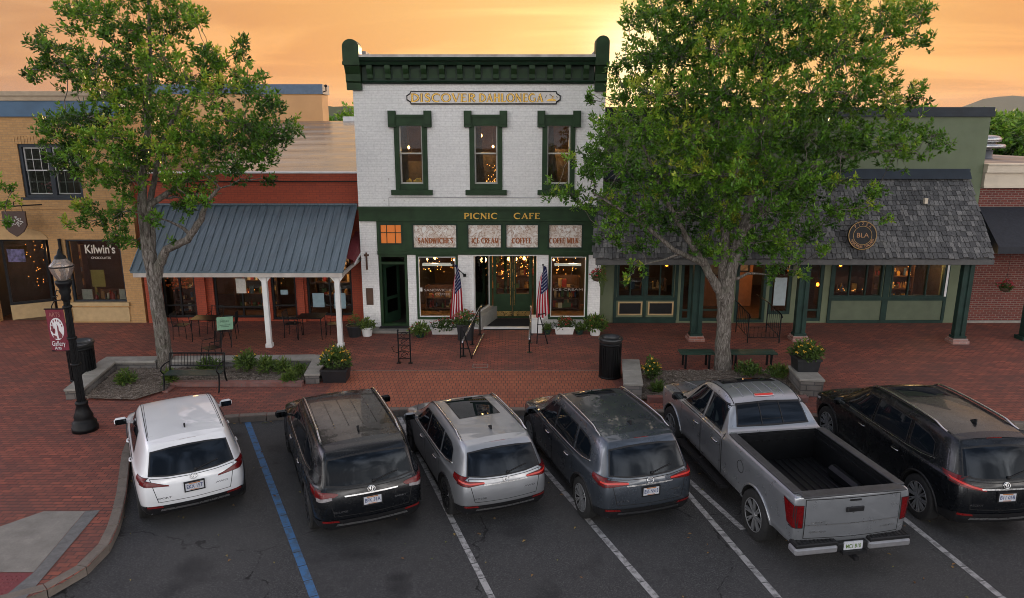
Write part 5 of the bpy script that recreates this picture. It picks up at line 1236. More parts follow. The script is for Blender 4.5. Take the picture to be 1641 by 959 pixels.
# far trees behind the roofs: one crown mesh copied
def far_tree(name, label, loc, h, seed, group):
    rng = np.random.default_rng(seed); rn = random.Random(seed); root = thing(name, label, 'tree', loc, group)
    q = MB(); q.tube([loc, (loc[0], loc[1], loc[2] + h * .5)], [h * .035, h * .015], 6); 
    tips, dirs, tint = [], [], []
    for k_ in range(26):
        c = Vector((loc[0] + rn.gauss(0, .22) * h, loc[1] + rn.gauss(0, .2) * h, loc[2] + h * rn.uniform(.32, .86))); r_ = h * rn.uniform(.09, .17); ct = rn.gauss(.4, .12)
        q.tube([(loc[0], loc[1], loc[2] + h * .4), tuple(c)], [h * .012, h * .004], 4)
        for _ in range(46):
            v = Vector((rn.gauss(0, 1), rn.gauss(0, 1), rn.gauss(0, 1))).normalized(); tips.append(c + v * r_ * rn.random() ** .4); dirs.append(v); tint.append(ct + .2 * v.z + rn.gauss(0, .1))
    q.build('trunk', BARK, root)
    b = sprays(rng, np.array(tips), np.array(dirs), 5, h * .055, h * .03, np.array(tint)); leaf_mesh('crown', *b, LEAF, root)
    return root
FG = 'far trees behind the right roofs'
ft = [far_tree('far_tree', 'dark broadleaf tree in the row beyond the right flat roof', (46, 75, 0), 9.0, 51 + i, FG) for i in range(2)]
ft[1].location = (41.5, 68, 0)
rn = random.Random(77)
for i in range(15):
    x = 36.5 + i * 2.0 + rn.uniform(-1, 1); y = 62 + rn.uniform(0, 26); s_ = rn.uniform(.8, 1.12)
    o = dup(ft[i % 2], (x, y, 0), rn.uniform(0, 6.28)); o.scale = (s_, s_, s_)
FG2 = 'far trees beyond the left roofs'
f2 = far_tree('far_tree', 'distant tree between the tan rear building and the white cafe', (-14.5, 62, 0), 8.6, 61, FG2)
for x, y, s_ in ((-19.5, 75, .95), (-17, 80, .9), (-15.0, 85, .98), (-13, 95, 1.0), (-17.8, 66, .85)):
    o = dup(f2, (x, y, 0), x * 3.1); o.scale = (s_,) * 3

# ---- shrubs, flowers, planters
def plant(root, x, y, z, w, h, n, seed, leaf=(.10, .035), m=None, tint=.5, name='foliage', up=.7, flowers=None, fn=0, per=6, fr=.03):
    rng = np.random.default_rng(seed); rn = random.Random(seed)
    tips, dirs, tt = [], [], []
    for _ in range(n):
        a_, r_ = rn.uniform(0, 6.28), rn.random() ** .6
        hh = h * (1 - .55 * r_ * r_) * rn.uniform(.45, 1.05)
        d = Vector((math.cos(a_) * r_, math.sin(a_) * r_, up)).normalized()
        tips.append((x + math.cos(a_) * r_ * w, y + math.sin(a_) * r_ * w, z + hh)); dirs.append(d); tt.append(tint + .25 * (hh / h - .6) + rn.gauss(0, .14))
    b = sprays(rng, np.array(tips), np.array(dirs), per, leaf[0], leaf[1], np.array(tt), droop=.05, spread=.75)
    st = MB()
    for p in tips[::3]: st.tube([(x + (p[0] - x) * .25, y + (p[1] - y) * .25, z), p], [.006, .004], 4, cap=False)
    st.build('stem', mat('plant_stem', (.06, .09, .025), .7), root)
    leaf_mesh(name, *b, m or SHRUBL, root)
    if flowers:
        for ci, col in enumerate(flowers):
            f = MB()
            for _ in range(fn):
                a_, r_ = rn.uniform(0, 6.28), rn.random() ** .5
                c = (x + math.cos(a_) * r_ * w * 1.02, y + math.sin(a_) * r_ * w * 1.02, z + h * (1.02 - .5 * r_ * r_) * rn.uniform(.75, 1.05))
                for k_ in range(5): f.ellipsoid((c[0] + rn.gauss(0, fr * .5), c[1] + rn.gauss(0, fr * .5), c[2] + rn.gauss(0, fr * .35)), fr * .55, fr * .55, fr * .4, 5, 3)
            tag(f.build('flowers', col, root), kind='stuff')
FRED = mat('red_petals', (.36, .022, .022), .6, var=.3, scale=30); FWHI = mat('white_petals', (.55, .5, .48), .7, var=.15, scale=30); FYEL = mat('yellow_petals', (.62, .36, .03), .6, var=.25, scale=30); FORA = mat('rust_petals', (.34, .10, .03), .6, var=.4, scale=30); FPIN = mat('rose_petals', (.38, .07, .09), .6, var=.3, scale=30)
SOIL = mat('soil', (.03, .02, .014), .95, var=.4, scale=20, bump=.4)
PBLK = mat('black_planter', (.014, .015, .017), .5, var=.2, scale=4)
def pot_box(t, x, y, z, w, d, h, m=PBLK, taper=.04):
    q = MB()
    q.add([(x - w + taper, y - d + taper, z), (x + w - taper, y - d + taper, z), (x + w - taper, y + d - taper, z), (x - w + taper, y + d - taper, z), (x - w, y - d, z + h), (x + w, y - d, z + h), (x + w, y + d, z + h), (x - w, y + d, z + h)], [(0, 3, 2, 1), (0, 1, 5, 4), (1, 2, 6, 5), (2, 3, 7, 6), (3, 0, 4, 7)])
    q.box(x - w - .02, x + w + .02, y - d - .02, y - d + .03, z + h - .04, z + h + .015); q.box(x - w - .02, x + w + .02, y + d - .03, y + d + .02, z + h - .04, z + h + .015)
    q.box(x - w - .02, x - w + .03, y - d + .03, y + d - .03, z + h - .04, z + h + .015); q.box(x + w - .03, x + w + .02, y - d + .03, y + d - .03, z + h - .04, z + h + .015)
    q.build('pot', m, t)
    q = MB(); q.quad((x - w + .03, y - d + .03, z + h - .03), (x + w - .03, y - d + .03, z + h - .03), (x + w - .03, y + d - .03, z + h - .03), (x - w + .03, y + d - .03, z + h - .03)); q.build('soil', SOIL, t)
def pot_round(t, x, y, z, r, h, m=PBLK):
    q = MB(); q.lathe((x, y, z), [(0, 0), (r * .75, 0), (r, h - .04), (r * 1.08, h - .04), (r * 1.08, h), (r * .9, h), (r * .88, h - .04), (0, h - .04)], 16, smooth=False); q.build('pot', m, t)
PG = 'flower pots along the cafe front'
def pot_plant(label, x, y, z, box, w, h, n, seed, flowers=None, fn=0, m=PBLK, group=None, leaf=(.10, .035), tint=.5, fr=.03, pw=None):
    t = thing('potted_plant', label, 'potted plant', (x, y, z), group)
    if box: pot_box(t, x, y, z, *box, m=m); top = z + box[2] - .03; 
    else: pot_round(t, x, y, z, pw[0], pw[1], m); top = z + pw[1] - .05
    plant(t, x, y, top, w, h, n, seed, flowers=flowers, fn=fn, leaf=leaf, tint=tint, fr=fr)
    return t
pot_plant('square black planter of yellow flowered greenery beside the left bed wall', -4.72, 18.3, 0, (.34, .30, .36), .42, .62, 120, 101, [FYEL], 26, leaf=(.13, .04), tint=.4)
pot_plant('square black planter of yellow flowered greenery standing on the stone pier', 7.66, 17.85, .45, (.30, .27, .34), .42, .5, 110, 102, [FYEL], 20, leaf=(.13, .04), tint=.45)
pot_plant('small white pot of pale leaves at the cafe side door step', -4.72, 22.5, 0, None, .30, .34, 60, 103, None, 0, WHITE, leaf=(.10, .05), tint=.7, pw=(.19, .30))
pot_plant('black pot with sparse twigs beside the red shop end wall', -5.12, 22.45, 0, None, .22, .5, 22, 104, None, 0, pw=(.25, .38), leaf=(.07, .03))
pot_plant('pot of light green leaves with red and white blooms left of the left cafe window', -2.98, 22.35, 0, None, .34, .40, 90, 105, [FRED, FWHI], 9, TEAL, PG, leaf=(.12, .04), tint=.65, pw=(.16, .14))
pot_plant('long trough of red geraniums below the left cafe window', -2.2, 22.75, 0, (.45, .16, .22), .48, .34, 90, 106, [FRED, FWHI], 18, WHITE, PG, tint=.3)
pot_plant('tall black pot with dark rust flowers by the left handrail', -1.48, 22.15, 0, (.27, .25, .52), .44, .45, 110, 107, [FORA, FPIN], 22, group=PG, tint=.4)
pot_plant('white trough of red geraniums below the right cafe window', 1.72, 22.75, 0, (.32, .15, .24), .36, .34, 70, 108, [FRED], 22, WHITE, PG, tint=.35)
pot_plant('small green pot of white blossoms beside the white trough', 2.22, 22.7, 0, None, .24, .30, 46, 109, [FWHI], 5, TEAL, PG, tint=.6, pw=(.14, .16))
pot_plant('white pot of rust and green croton at the right corner of the cafe', 2.72, 22.6, 0, None, .34, .42, 80, 110, [FORA], 9, WHITE, PG, leaf=(.2, .05), tint=.5, pw=(.2, .26))
pot_plant('little pot of green leaves beside the right flag stand', 1.16, 22.7, 0, None, .18, .26, 34, 111, None, 0, TEAL, PG, tint=.55, pw=(.12, .16))
def basket(label, x, y, z, zt, seed):
    t = thing('hanging_basket', label, 'hanging basket', (x, y, zt), 'hanging flower baskets')
    q = MB(); q.lathe((x, y, z), [(0, -.16), (.13, -.12), (.19, 0), (.17, 0)], 14)
    q.build('bowl', mat('coir', (.06, .035, .02), .95), t)
    q = MB(); [q.tube([(x + .18 * math.cos(a_), y + .18 * math.sin(a_), z), (x, y, z + .45)], .005, 4) for a_ in (0, 2.1, 4.2)]; q.tube([(x, y, z + .45), (x, y, zt)], .006, 4); q.build('chain', BLACK, t)
    plant(t, x, y, z - .1, .26, .36, 46, seed, flowers=[FRED, FPIN], fn=20, tint=.3, leaf=(.08, .035))
basket('red flower basket hanging at the corner between cafe and shingle porch', 2.72, 22.3, 2.0, 2.6, 121)
basket('dim red flower basket hanging before the weathered brick wall', 16.2, 23.0, 1.5, 3.2, 122)
# trailing vine by the first basket
t = thing('trailing_plant', 'thin yellow green vine hanging from the left end of the shingle porch', 'plant', (2.9, 22.2, 1.6)); plant(t, 2.85, 22.1, 1.45, .16, 1.2, 40, 131, leaf=(.09, .04), tint=.75)

# ---- planting beds
def mulch_mat():
    t = NT('bark_mulch'); g_ = t.noise(30, 5, .75, vec=t.pos()); c = t.ramp(g_, [(.32, (.05, .036, .027)), (.5, (.19, .15, .118)), (.66, (.44, .38, .32))])
    t.setp(Base_Color=c, Roughness=.95, Specular_IOR_Level=.2); t.bump(g_, 1.0, .03); return t.m
MULCH = mulch_mat()
def mulch_bed(poly, z, seed, label_kind='mulch'):
    rn = random.Random(seed); q = MB(); xs, ys = [p[0] for p in poly], [p[1] for p in poly]
    q.add([(x, y, z) for x, y in poly], [tuple(range(len(poly)))])
    def inside(x, y):
        c = False; j = len(poly) - 1
        for i in range(len(poly)):
            (xi, yi), (xj, yj) = poly[i], poly[j]
            if (yi > y) != (yj > y) and x < (xj - xi) * (y - yi) / (yj - yi) + xi: c = not c
            j = i
        return c
    n = 0
    while n < 2600:
        x, y = rn.uniform(min(xs), max(xs)), rn.uniform(min(ys), max(ys))
        if not inside(x, y): n += .2; continue
        n += 1; a_ = rn.uniform(0, 3.14); l, w = rn.uniform(.03, .075), rn.uniform(.010, .022); d = Vector((math.cos(a_), math.sin(a_), rn.uniform(-.3, .3))) * l; e = Vector((-math.sin(a_), math.cos(a_), rn.uniform(-.3, .3))) * w; c = Vector((x, y, z + rn.uniform(.006, .03)))
        q.quad(c - d - e, c + d - e, c + d + e, c - d + e)
    return tag(q.build('mulch', MULCH), kind='stuff')
BEDB = brick_mat('bed_brick', (.24, .075, .05), (.18, .06, .045), (.12, .08, .07))
DSTONE = brick_mat('dark_wall_stone', (.15, .13, .11), (.11, .095, .085), (.06, .055, .05), bw=.34, bh=.15, mw=.015, bump=.8)
def seat_wall(label, pts, w, h, zcap=.07, group=None):
    """low wall with stone caps along pts"""
    t = thing('seat_wall', label, 'low wall', (pts[0][0], pts[0][1], 0), group); a_, c_ = MB(), MB()
    for i in range(len(pts) - 1):
        A, B = Vector(pts[i] + (0,)), Vector(pts[i + 1] + (0,)); d = (B - A).normalized(); L_ = (B - A).length
        e = w / 2 if i > 0 else 0
        a_.bar(A + d * (-e * .96) + Vector((0, 0, (h - zcap) / 2)), B + d * w * .48 * (i < len(pts) - 2) + Vector((0, 0, (h - zcap) / 2)), w * .94 - .004 * i, h - zcap - .002 * i)
        n = max(1, round(L_ / 1.15))
        s0 = -w / 2 if i > 0 else 0
        s1 = L_ - (w / 2 if i < len(pts) - 2 else 0)
        if i > 0: s0 = w / 2 * 0 - w / 2
        for k_ in range(n):
            p0, p1 = s0 + (s1 - s0) * k_ / n, s0 + (s1 - s0) * (k_ + 1) / n - .008
            M_ = Matrix.Translation(A) @ Matrix.Rotation(math.atan2(d.y, d.x), 4, 'Z')
            c_.box(p0, p1, -w / 2 - .02, w / 2 + .02, h - zcap + random.uniform(0, .004), h, bev=.012, M=M_)
    a_.build('wall_base', DSTONE, t); c_.build('cap', STONE, t); return t
seat_wall('L shaped low stone wall round the left bed near the street lamp', [(-10.92, 16.85), (-11.30, 19.22), (-9.95, 19.26)], .42, .28, group='stone bed walls')
seat_wall('low stone wall behind the shrubs of the left bed', [(-9.6, 19.3), (-5.42, 19.45), (-5.28, 17.95)], .38, .28, group='stone bed walls')
q = MB(); q.box(-8.95, -5.5, 17.75, 17.93, 0, .12); q.box(-8.95, -8.80, 17.3, 17.749, 0, .05); tag(q.build('bed_kerb', BEDB), 'low brick edging in front of the left bed behind the bench', 'edging')
mulch_bed([(-10.66, 16.82), (-9.35, 16.72), (-8.9, 17.4), (-8.96, 17.95), (-5.52, 17.94), (-5.6, 19.24), (-11.0, 19.05)], .05, 201)
def shrub(label, x, y, w, h, n, seed, flowers=None, fn=0, leaf=(.16, .03), tint=.6, group='shrubs in the left bed'):
    t = thing('shrub', label, 'shrub', (x, y, .05), group); plant(t, x, y, .05, w * .74, h, int(n * .75), seed, leaf=leaf, tint=tint, flowers=flowers, fn=fn, per=8)
shrub('grassy yellow green shrub alone in the mulch by the stone wall', -10.15, 17.85, .30, .42, 46, 211)
shrub('grassy yellow green shrub at the left foot of the bench', -8.98, 17.85, .26, .40, 36, 212)
shrub('broad low shrub behind the bench, nearest the tree trunk', -8.35, 18.75, .45, .42, 60, 213, [FWHI], 5, tint=.45)
shrub('taller flowering shrub behind the right end of the bench', -7.35, 18.85, .40, .62, 70, 214, [FYEL], 5, tint=.55)
shrub('bright shrub second to the right of the bench', -6.75, 18.75, .36, .46, 56, 215)
shrub('small bright shrub in the middle of the row along the stone wall', -6.25, 18.7, .30, .40, 44, 216, tint=.7)
shrub('tiny shrub before the last one of the left bed', -5.75, 18.5, .30, .34, 40, 217)
shrub('low shrub against the right wall of the left bed', -5.88, 18.0, .34, .30, 44, 218, tint=.65)
seat_wall('stone topped bed wall beside the right trash can', [(3.24, 18.7), (3.0, 16.75)], .44, .45, group='stone bed walls')
seat_wall('stone pier wall carrying the square planter at the right bed', [(7.66, 18.15), (7.55, 17.05)], .58, .45, group='stone bed walls')
mulch_bed([(3.3, 18.9), (3.2, 16.75), (7.4, 16.8), (7.5, 18.9)], .05, 202)
q = MB(); q.box(3.35, 7.3, 16.62, 16.8, 0, .14); tag(q.build('bed_kerb', BEDB), 'low brick edging in front of the right bed by the pickup', 'edging')
SG = 'shrubs in the right bed'
shrub('yellow flowered bush on the right bed next to the stone wall', 3.72, 18.2, .34, .62, 90, 221, [FYEL], 26, leaf=(.11, .035), tint=.4, group=SG)
shrub('small green clump beside the yellow flowered bush', 3.75, 17.3, .24, .26, 34, 222, group=SG)
shrub('green shrub just right of the big tree trunk', 6.45, 18.6, .50, .40, 70, 223, leaf=(.12, .045), tint=.45, group=SG)
shrub('rounded bright green shrub in front of the green bench', 7.15, 18.3, .38, .44, 70, 224, leaf=(.12, .045), tint=.6, group=SG)

# leaves fallen along the kerb and on the bricks
def litter_mat():
    t = NT('fallen_leaf'); g_ = t.n.new('ShaderNodeNewGeometry'); t.setp(Base_Color=t.ramp(g_.outputs['Random Per Island'], [(0, (.14, .06, .02)), (.5, (.22, .13, .04)), (.8, (.10, .12, .03)), (1, (.30, .19, .06))]), Roughness=.8); return t.m
q = MB(); rn = random.Random(91)
for i in range(420):
    if i < 190:
        p = kp[rn.randrange(4, len(kp) - 8)]; x, y = p.x + rn.gauss(0, .12), p.y - abs(rn.gauss(0, .16)) - .05; z = -.136
        if x < -6.8: x, z = p.x + abs(rn.gauss(0, .15)) + .05, -.136
    elif i < 300: x, y, z = rn.uniform(-6, 9), rn.uniform(9, 15.5), -.136
    else: x, y, z = rn.gauss(0, 6), rn.uniform(16.5, 22), .010
    a_ = rn.uniform(0, 6.28); l = rn.uniform(.02, .045); d, e = Vector((math.cos(a_), math.sin(a_), 0)) * l, Vector((-math.sin(a_), math.cos(a_), 0)) * l * .5; c = Vector((x, y, z + .006)); up = Vector((0, 0, rn.uniform(.004, .02)))
    q.add([c - d, c - e + up, c + d, c + e + up], [(0, 1, 2), (0, 2, 3)])
tag(q.build('fallen_leaves', litter_mat()), kind='stuff')
# ================================================================== street furniture
def globe_mat():
    t = NT('lamp_glass'); df = t.new('ShaderNodeBsdfDiffuse'); df.inputs[0].default_value = (.62, .52, .45, 1); tr = t.new('ShaderNodeBsdfTransparent'); tr.inputs[0].default_value = (.9, .88, .86, 1); gl = t.new('ShaderNodeBsdfGlossy', Roughness=.05)
    m1 = t.new('ShaderNodeMixShader'); m1.inputs[0].default_value = .30; m2 = t.new('ShaderNodeMixShader'); fr = t.new('ShaderNodeFresnel', IOR=1.6)
    t.link(tr.outputs[0], m1.inputs[1]); t.link(df.outputs[0], m1.inputs[2]); t.link(fr.outputs[0], m2.inputs[0]); t.link(m1.outputs[0], m2.inputs[1]); t.link(gl.outputs[0], m2.inputs[2]); t.link(m2.outputs[0], t.out.inputs[0]); return t.m
lamp = thing('street_lamp', 'black fluted street lamp with a clear glass globe', 'street lamp', (-9.58, 15.0, 0))
lx, ly = -9.58, 15.0
q = MB(); q.lathe((lx, ly, 0), [(0, 0), (.27, 0), (.27, .10), (.25, .12), (.25, .20), (.21, .24), (.19, .30), (.20, .34), (.15, .46), (.115, .60), (.13, .63), (.13, .67), (.10, .70)], 24); q.build('base', IRON, lamp)
q = MB(); n = 16; prof = [(.086, .69), (.081, 1.2), (.077, 1.6), (.071, 2.4), (.063, 3.0)]
vs_, fs = [], []
for r_, z in prof:
    for k_ in range(32): a_ = 2 * math.pi * k_ / 32; rr = r_ * (1 if k_ % 2 else .86); vs_.append((lx + rr * math.cos(a_), ly + rr * math.sin(a_), z))
for i in range(len(prof) - 1):
    for k_ in range(32): fs.append((i * 32 + k_, i * 32 + (k_ + 1) % 32, (i + 1) * 32 + (k_ + 1) % 32, (i + 1) * 32 + k_))
q.add(vs_, fs)
for z, r_ in ((1.55, .105), (2.15, .10), (2.85, .095)): q.lathe((lx, ly, z), [(r_ - .02, -.03), (r_, -.02), (r_, .02), (r_ - .02, .03)], 20)
q.lathe((lx, ly, 0), [(.07, 2.98), (.10, 3.02), (.085, 3.10), (.12, 3.20), (.10, 3.25), (.16, 3.36), (.17, 3.42), (.12, 3.44), (0, 3.44)], 20); q.build('post', IRON, lamp)
q = MB(); q.lathe((lx, ly, 0), [(.105, 3.44), (.15, 3.50), (.20, 3.60), (.235, 3.72), (.235, 3.76), (.16, 3.84), (.12, 3.90), (.10, 3.93)], 24); q.build('globe', globe_mat(), lamp)
q = MB(); q.lathe((lx, ly, 0), [(.238, 3.725), (.245, 3.74), (.238, 3.755)], 24); q.lathe((lx, ly, 0), [(.125, 3.88), (.11, 3.95), (.06, 3.99), (.04, 4.05), (.02, 4.10), (0, 4.12)], 16); q.lathe((lx, ly, 0), [(.05, 3.44), (.05, 3.52), (.035, 3.53), (.035, 3.62), (.06, 3.64), (.06, 3.70), (0, 3.72)], 12); q.build('finial', IRON, lamp)
q = MB(); q.tube([(lx, ly, 1.86), (lx - .46, ly - .02, 1.86)], .014, 6); q.build('banner_arm', IRON, lamp)
q = MB(); q.tube([(lx, ly, 2.80), (lx - .50, ly - .02, 2.80)], .016, 6)
q.tube([(lx - .08, ly, 3.0), (lx - .10, ly, 3.18), (lx - .18, ly, 3.22), (lx - .22, ly, 3.12), (lx - .17, ly, 3.08)], .012, 6); q.tube([(lx - .10, ly, 3.0), (lx - .26, ly, 2.98), (lx - .34, ly, 2.86), (lx - .34, ly, 2.80)], .012, 6); q.tube([(lx - .20, ly, 3.05), (lx - .28, ly, 3.08), (lx - .30, ly, 3.02)], .01, 5); q.build('banner_arm', IRON, lamp)
ban = thing('street_banner', 'wine red banner with a white oval emblem hung from the street lamp', 'banner', (lx - .29, ly - .02, 1.86))
q = MB(); NX, NZ = 8, 14
def banp(u, v, off=0): x = lx - .09 - .38 * u; return (x, ly - .02 + .03 * math.sin(u * 5 + v * 2.2) * .6 - off, 2.79 - .92 * v)
for i in range(NX):
    for j in range(NZ):
        for o_, fl in ((0, 0), (-.006, 1)):
            P = [banp(i / NX, j / NZ, o_), banp((i + 1) / NX, j / NZ, o_), banp((i + 1) / NX, (j + 1) / NZ, o_), banp(i / NX, (j + 1) / NZ, o_)]
            q.add(P if not fl else P[::-1], [(0, 3, 2, 1)])
q.build('cloth', mat('wine_cloth', (.155, .014, .028), .75, var=.12, scale=6), ban)
def ban_flat(pts): return [tuple(Vector(banp(u, v, .005))) for u, v in pts]
q = MB(); el_ = [(.5 + .37 * math.cos(t_), .47 + .27 * math.sin(t_)) for t_ in np.linspace(0, 2 * math.pi, 28, endpoint=False)]
q.add(ban_flat(el_) + [banp(.5, .47, .005)], [(i, (i + 1) % 28, 28) for i in range(28)]); q.build('emblem_oval', mat('emblem_pale', (.62, .60, .60), .7, var=.05), ban)
q = MB()
def bpoly(pts, mi=0, o_=.009): q.add([banp(u, v, o_) for u, v in pts], [tuple(range(len(pts)))], mi)
for k_ in range(7): a_ = R(200 + k_ * 24); u, v = .5 + .29 * math.cos(a_), .47 + .21 * math.sin(a_); bpoly([(u - .03, v - .025), (u + .03, v - .03), (u + .025, v + .03), (u - .03, v + .025)])
bpoly([(.72, .36), (.84, .50), (.72, .55), (.66, .44)]); bpoly([(.24, .62), (.40, .50), (.46, .58), (.44, .70), (.30, .70)]); bpoly([(.40, .42), (.48, .34), (.47, .56), (.40, .60)]); bpoly([(.55, .64), (.74, .60), (.72, .70), (.52, .71)])
q.build('emblem_figure', mat('emblem_wine', (.16, .03, .04), .7), ban)
q = MB(); q.text('ARTS', .13, lx - .28, ly - .045, 2.68, extrude=.002, width=.24); q.build('lettering', mat('banner_rose', (.32, .12, .10), .7), ban)
q = MB(); q.text('Gallery', .15, lx - .28, ly - .045, 2.03, extrude=.002, width=.29); q.text('Arts', .10, lx - .30, ly - .045, 1.93, extrude=.002, width=.14); q.build('lettering', MATS['emblem_pale'], ban)
def trash_can(label, x, y, r, h, seed, lid=True):
    t = thing('trash_can', label, 'trash can', (x, y, 0), 'slatted street trash cans')
    q = MB(); q.lathe((x, y, 0), [(0, .02), (r * .92, .02), (r * .92, .1)], 24); q.lathe((x, y, 0), [(r * .90, .08), (r * .86, h - .16)], 24)
    q.lathe((x, y, 0), [(r * .8, h - .1), (r * .78, .3), (0, .3)], 24); q.build('liner', BLACK, t)
    q = MB()
    for k_ in range(28):
        a_ = 2 * math.pi * k_ / 28; c, s_ = math.cos(a_), math.sin(a_); q.bar((x + c * r * .95, y + s_ * r * .95, .04), (x + c * r * .97, y + s_ * r * .97, h - .14), .038, .016, up=(c, s_, 0))
    q.build('slats', IRON, t)
    q = MB(); q.lathe((x, y, h - .16), [(r * .94, 0), (r * 1.02, .0), (r * 1.02, .05), (r * .94, .06)], 28); q.build('hoop', IRON, t); q = MB(); q.lathe((x, y, 0), [(r * .93, .0), (r * 1.0, .0), (r * 1.0, .05), (r * .93, .06)], 28); q.build('hoop', IRON, t)
    q = MB(); q.lathe((x, y, h), [(r * .92, -.12), (r * 1.02, -.06), (r * 1.10, -.01), (r * 1.08, .03), (r * .98, .05), (r * .80, .02), (r * .76, -.10)], 28); q.build('rim', mat('worn_black_rim', (.03, .031, .032), .35, metal=.4, var=.3, scale=8), t)
trash_can('black slatted trash can beside the right stone wall', 2.66, 18.55, .30, 1.08, 1)
trash_can('black slatted trash can behind the street lamp', -11.55, 18.35, .33, 1.02, 2)
# black iron bench
bx0, bx1, by = -8.98, -7.46, 17.45
t = thing('park_bench', 'black iron park bench with slatted back facing the parking lot', 'bench', ((bx0 + bx1) / 2, by, 0))
q = MB()
for i in range(5): q.box(bx0 + .05, bx1 - .05, by - .05 + i * .085, by + .02 + i * .085, .43, .455, bev=.006)
q.build('seat', mat('bench_green_black', (.012, .026, .020), .4, var=.2), t)
q = MB(); q.tube([(bx0 + .05, by + .36, .56), (bx1 - .05, by + .36, .56)], .016, 6); q.tube([(bx0 + .05, by + .44, .88), (bx1 - .05, by + .44, .88)], .02, 6)
for i in range(17): x = bx0 + .1 + i * (bx1 - bx0 - .2) / 16; q.tube([(x, by + .36, .56), (x, by + .44, .88)], .008, 5)
q.build('backrest', IRON, t)
for x in (bx0 + .05, bx1 - .05):
    q = MB(); q.tube([(x, by - .12, 0), (x, by - .04, .2), (x, by - .02, .44)], .022, 6); q.tube([(x, by - .16, 0), (x, by - .08, .0)], .02, 6); q.build('leg', IRON, t)
    q = MB(); q.tube([(x, by + .50, 0), (x, by + .38, .22), (x, by + .34, .44), (x, by + .36, .56), (x, by + .44, .89)], .022, 6); q.build('leg', IRON, t)
    q = MB(); q.tube([(x, by + .39, .68), (x, by + .1, .70), (x, by - .10, .66), (x, by - .14, .58), (x, by - .08, .52), (x, by - .02, .46)], .018, 6); q.build('armrest', IRON, t)
# flat green benches of the right bed
GB = mat('green_bench_planks', (.016, .042, .028), .45, var=.25, scale=6)
for x0, x1, y, lb in ((4.72, 5.70, 19.15, 'backless green plank bench left of the big tree trunk'), (6.12, 7.44, 19.15, 'backless green plank bench right of the big tree trunk')):
    t = thing('plank_bench', lb, 'bench', ((x0 + x1) / 2, y + .2, 0), 'backless green benches'); q = MB()
    for i in range(4): q.box(x0, x1, y + i * .11, y + .10 + i * .11, .42, .46, bev=.008)
    q.build('seat', GB, t)
    for x in (x0 + .16, x1 - .16):
        q = MB(); q.bar((x, y + .05, 0), (x, y + .05, .42), .05); q.bar((x, y + .38, 0), (x, y + .38, .42), .05); q.bar((x, y + .05, .39), (x, y + .38, .39), .045); q.build('leg', IRON, t)
# bistro tables and chairs under the porch
def bistro_table(label, x, y):
    t = thing('bistro_table', label, 'table', (x, y, 0), 'black bistro tables under the metal porch roof')
    q = MB(); q.box(x - .42, x + .42, y - .32, y + .32, .70, .725, bev=.01); q.build('table_top', IRON, t)
    for sx_, sy_ in ((-1, -1), (1, -1), (1, 1), (-1, 1)):
        q = MB(); q.tube([(x + sx_ * .38, y + sy_ * .28, 0), (x + sx_ * .36, y + sy_ * .26, .70)], .015, 6); q.build('leg', IRON, t)
CG = 'black wire chairs under the metal porch roof'
def wire_chair(label, x, y, rz):
    t = thing('wire_chair', label, 'chair', (0, 0, 0), CG)
    q = MB(); q.box(-.20, .20, -.20, .20, .44, .455, bev=.006); q.build('seat', IRON, t, local=True)
    q = MB(); q.tube([(-.20, .20, .45), (-.20, .25, .86), (.20, .25, .86), (.20, .20, .45)], .013, 6)
    for i in range(6): q.tube([(-.15 + i * .06, .205, .46), (-.15 + i * .06, .25, .86)], .006, 4)
    q.build('backrest', IRON, t, local=True)
    for sx_, sy_ in ((-1, -1), (1, -1), (1, 1), (-1, 1)):
        q = MB(); q.tube([(sx_ * .19, sy_ * .19, .45), (sx_ * .21, sy_ * .22, 0)], .012, 5); q.build('leg', IRON, t, local=True)
    for sx_ in (-1, 1): q = MB(); q.tube([(sx_ * .20, .22, .66), (sx_ * .21, -.14, .66), (sx_ * .20, -.18, .45)], .011, 5); q.build('armrest', IRON, t, local=True)
    t.location = (x, y, 0); t.rotation_euler = (0, 0, rz); return t
bistro_table('black bistro table behind the green sign, under the porch', -9.75, 22.1)
bistro_table('black bistro table between the two white porch posts', -6.45, 22.3)
c0 = wire_chair('black wire chair left of the table by the tree trunk', -10.6, 22.2, R(90))
dup(c0, (-9.1, 22.3, 0), R(-80), 'black wire chair between the green sign and the bistro table')
dup(c0, (-9.8, 22.9, 0), R(0), 'black wire chair behind the table by the tree trunk')
dup(c0, (-7.1, 22.4, 0), R(85), 'black wire chair close to the middle white porch post')
dup(c0, (-5.75, 22.35, 0), R(-95), 'black wire chair close to the right white porch post')
dup(c0, (-8.65, 19.75, 0), R(-40), 'black wire chair standing behind the park bench on the wall side')
t = thing('easel_sign', 'small green menu board on a black stand under the porch', 'sign', (-8.84, 21.3, 0)); q = MB()
for s_ in (-1, 1): q.bar((-8.84 + s_ * .18, 21.2, 0), (-8.84 + s_ * .16, 21.36, .7), .025)
q.bar((-8.84, 21.7, 0), (-8.84, 21.4, .8), .02); q.bar((-9.05, 21.3, .5), (-8.63, 21.3, .5), .03); q.build('stand', IRON, t)
q = MB(); M_ = Matrix.Translation((-8.84, 21.32, .74)) @ Matrix.Rotation(R(-18), 4, 'X') @ Matrix.Rotation(R(-4), 4, 'Y'); q.box(-.25, .25, -.012, .012, -.20, .20, M=M_); q.build('board', mat('mint_board', (.14, .27, .17), .6, var=.15, scale=10), t)
q = MB(); q.text('MENU', .09, 0, -.014, .06, extrude=.002, width=.26); q.box(-.16, .16, -.016, -.014, -.06, -.045); q.box(-.12, .12, -.016, -.014, -.11, -.095); q.v = [tuple(M_ @ Vector(p)) for p in q.v]; q.build('lettering', mat('dark_ink', (.04, .09, .05), .7), t)
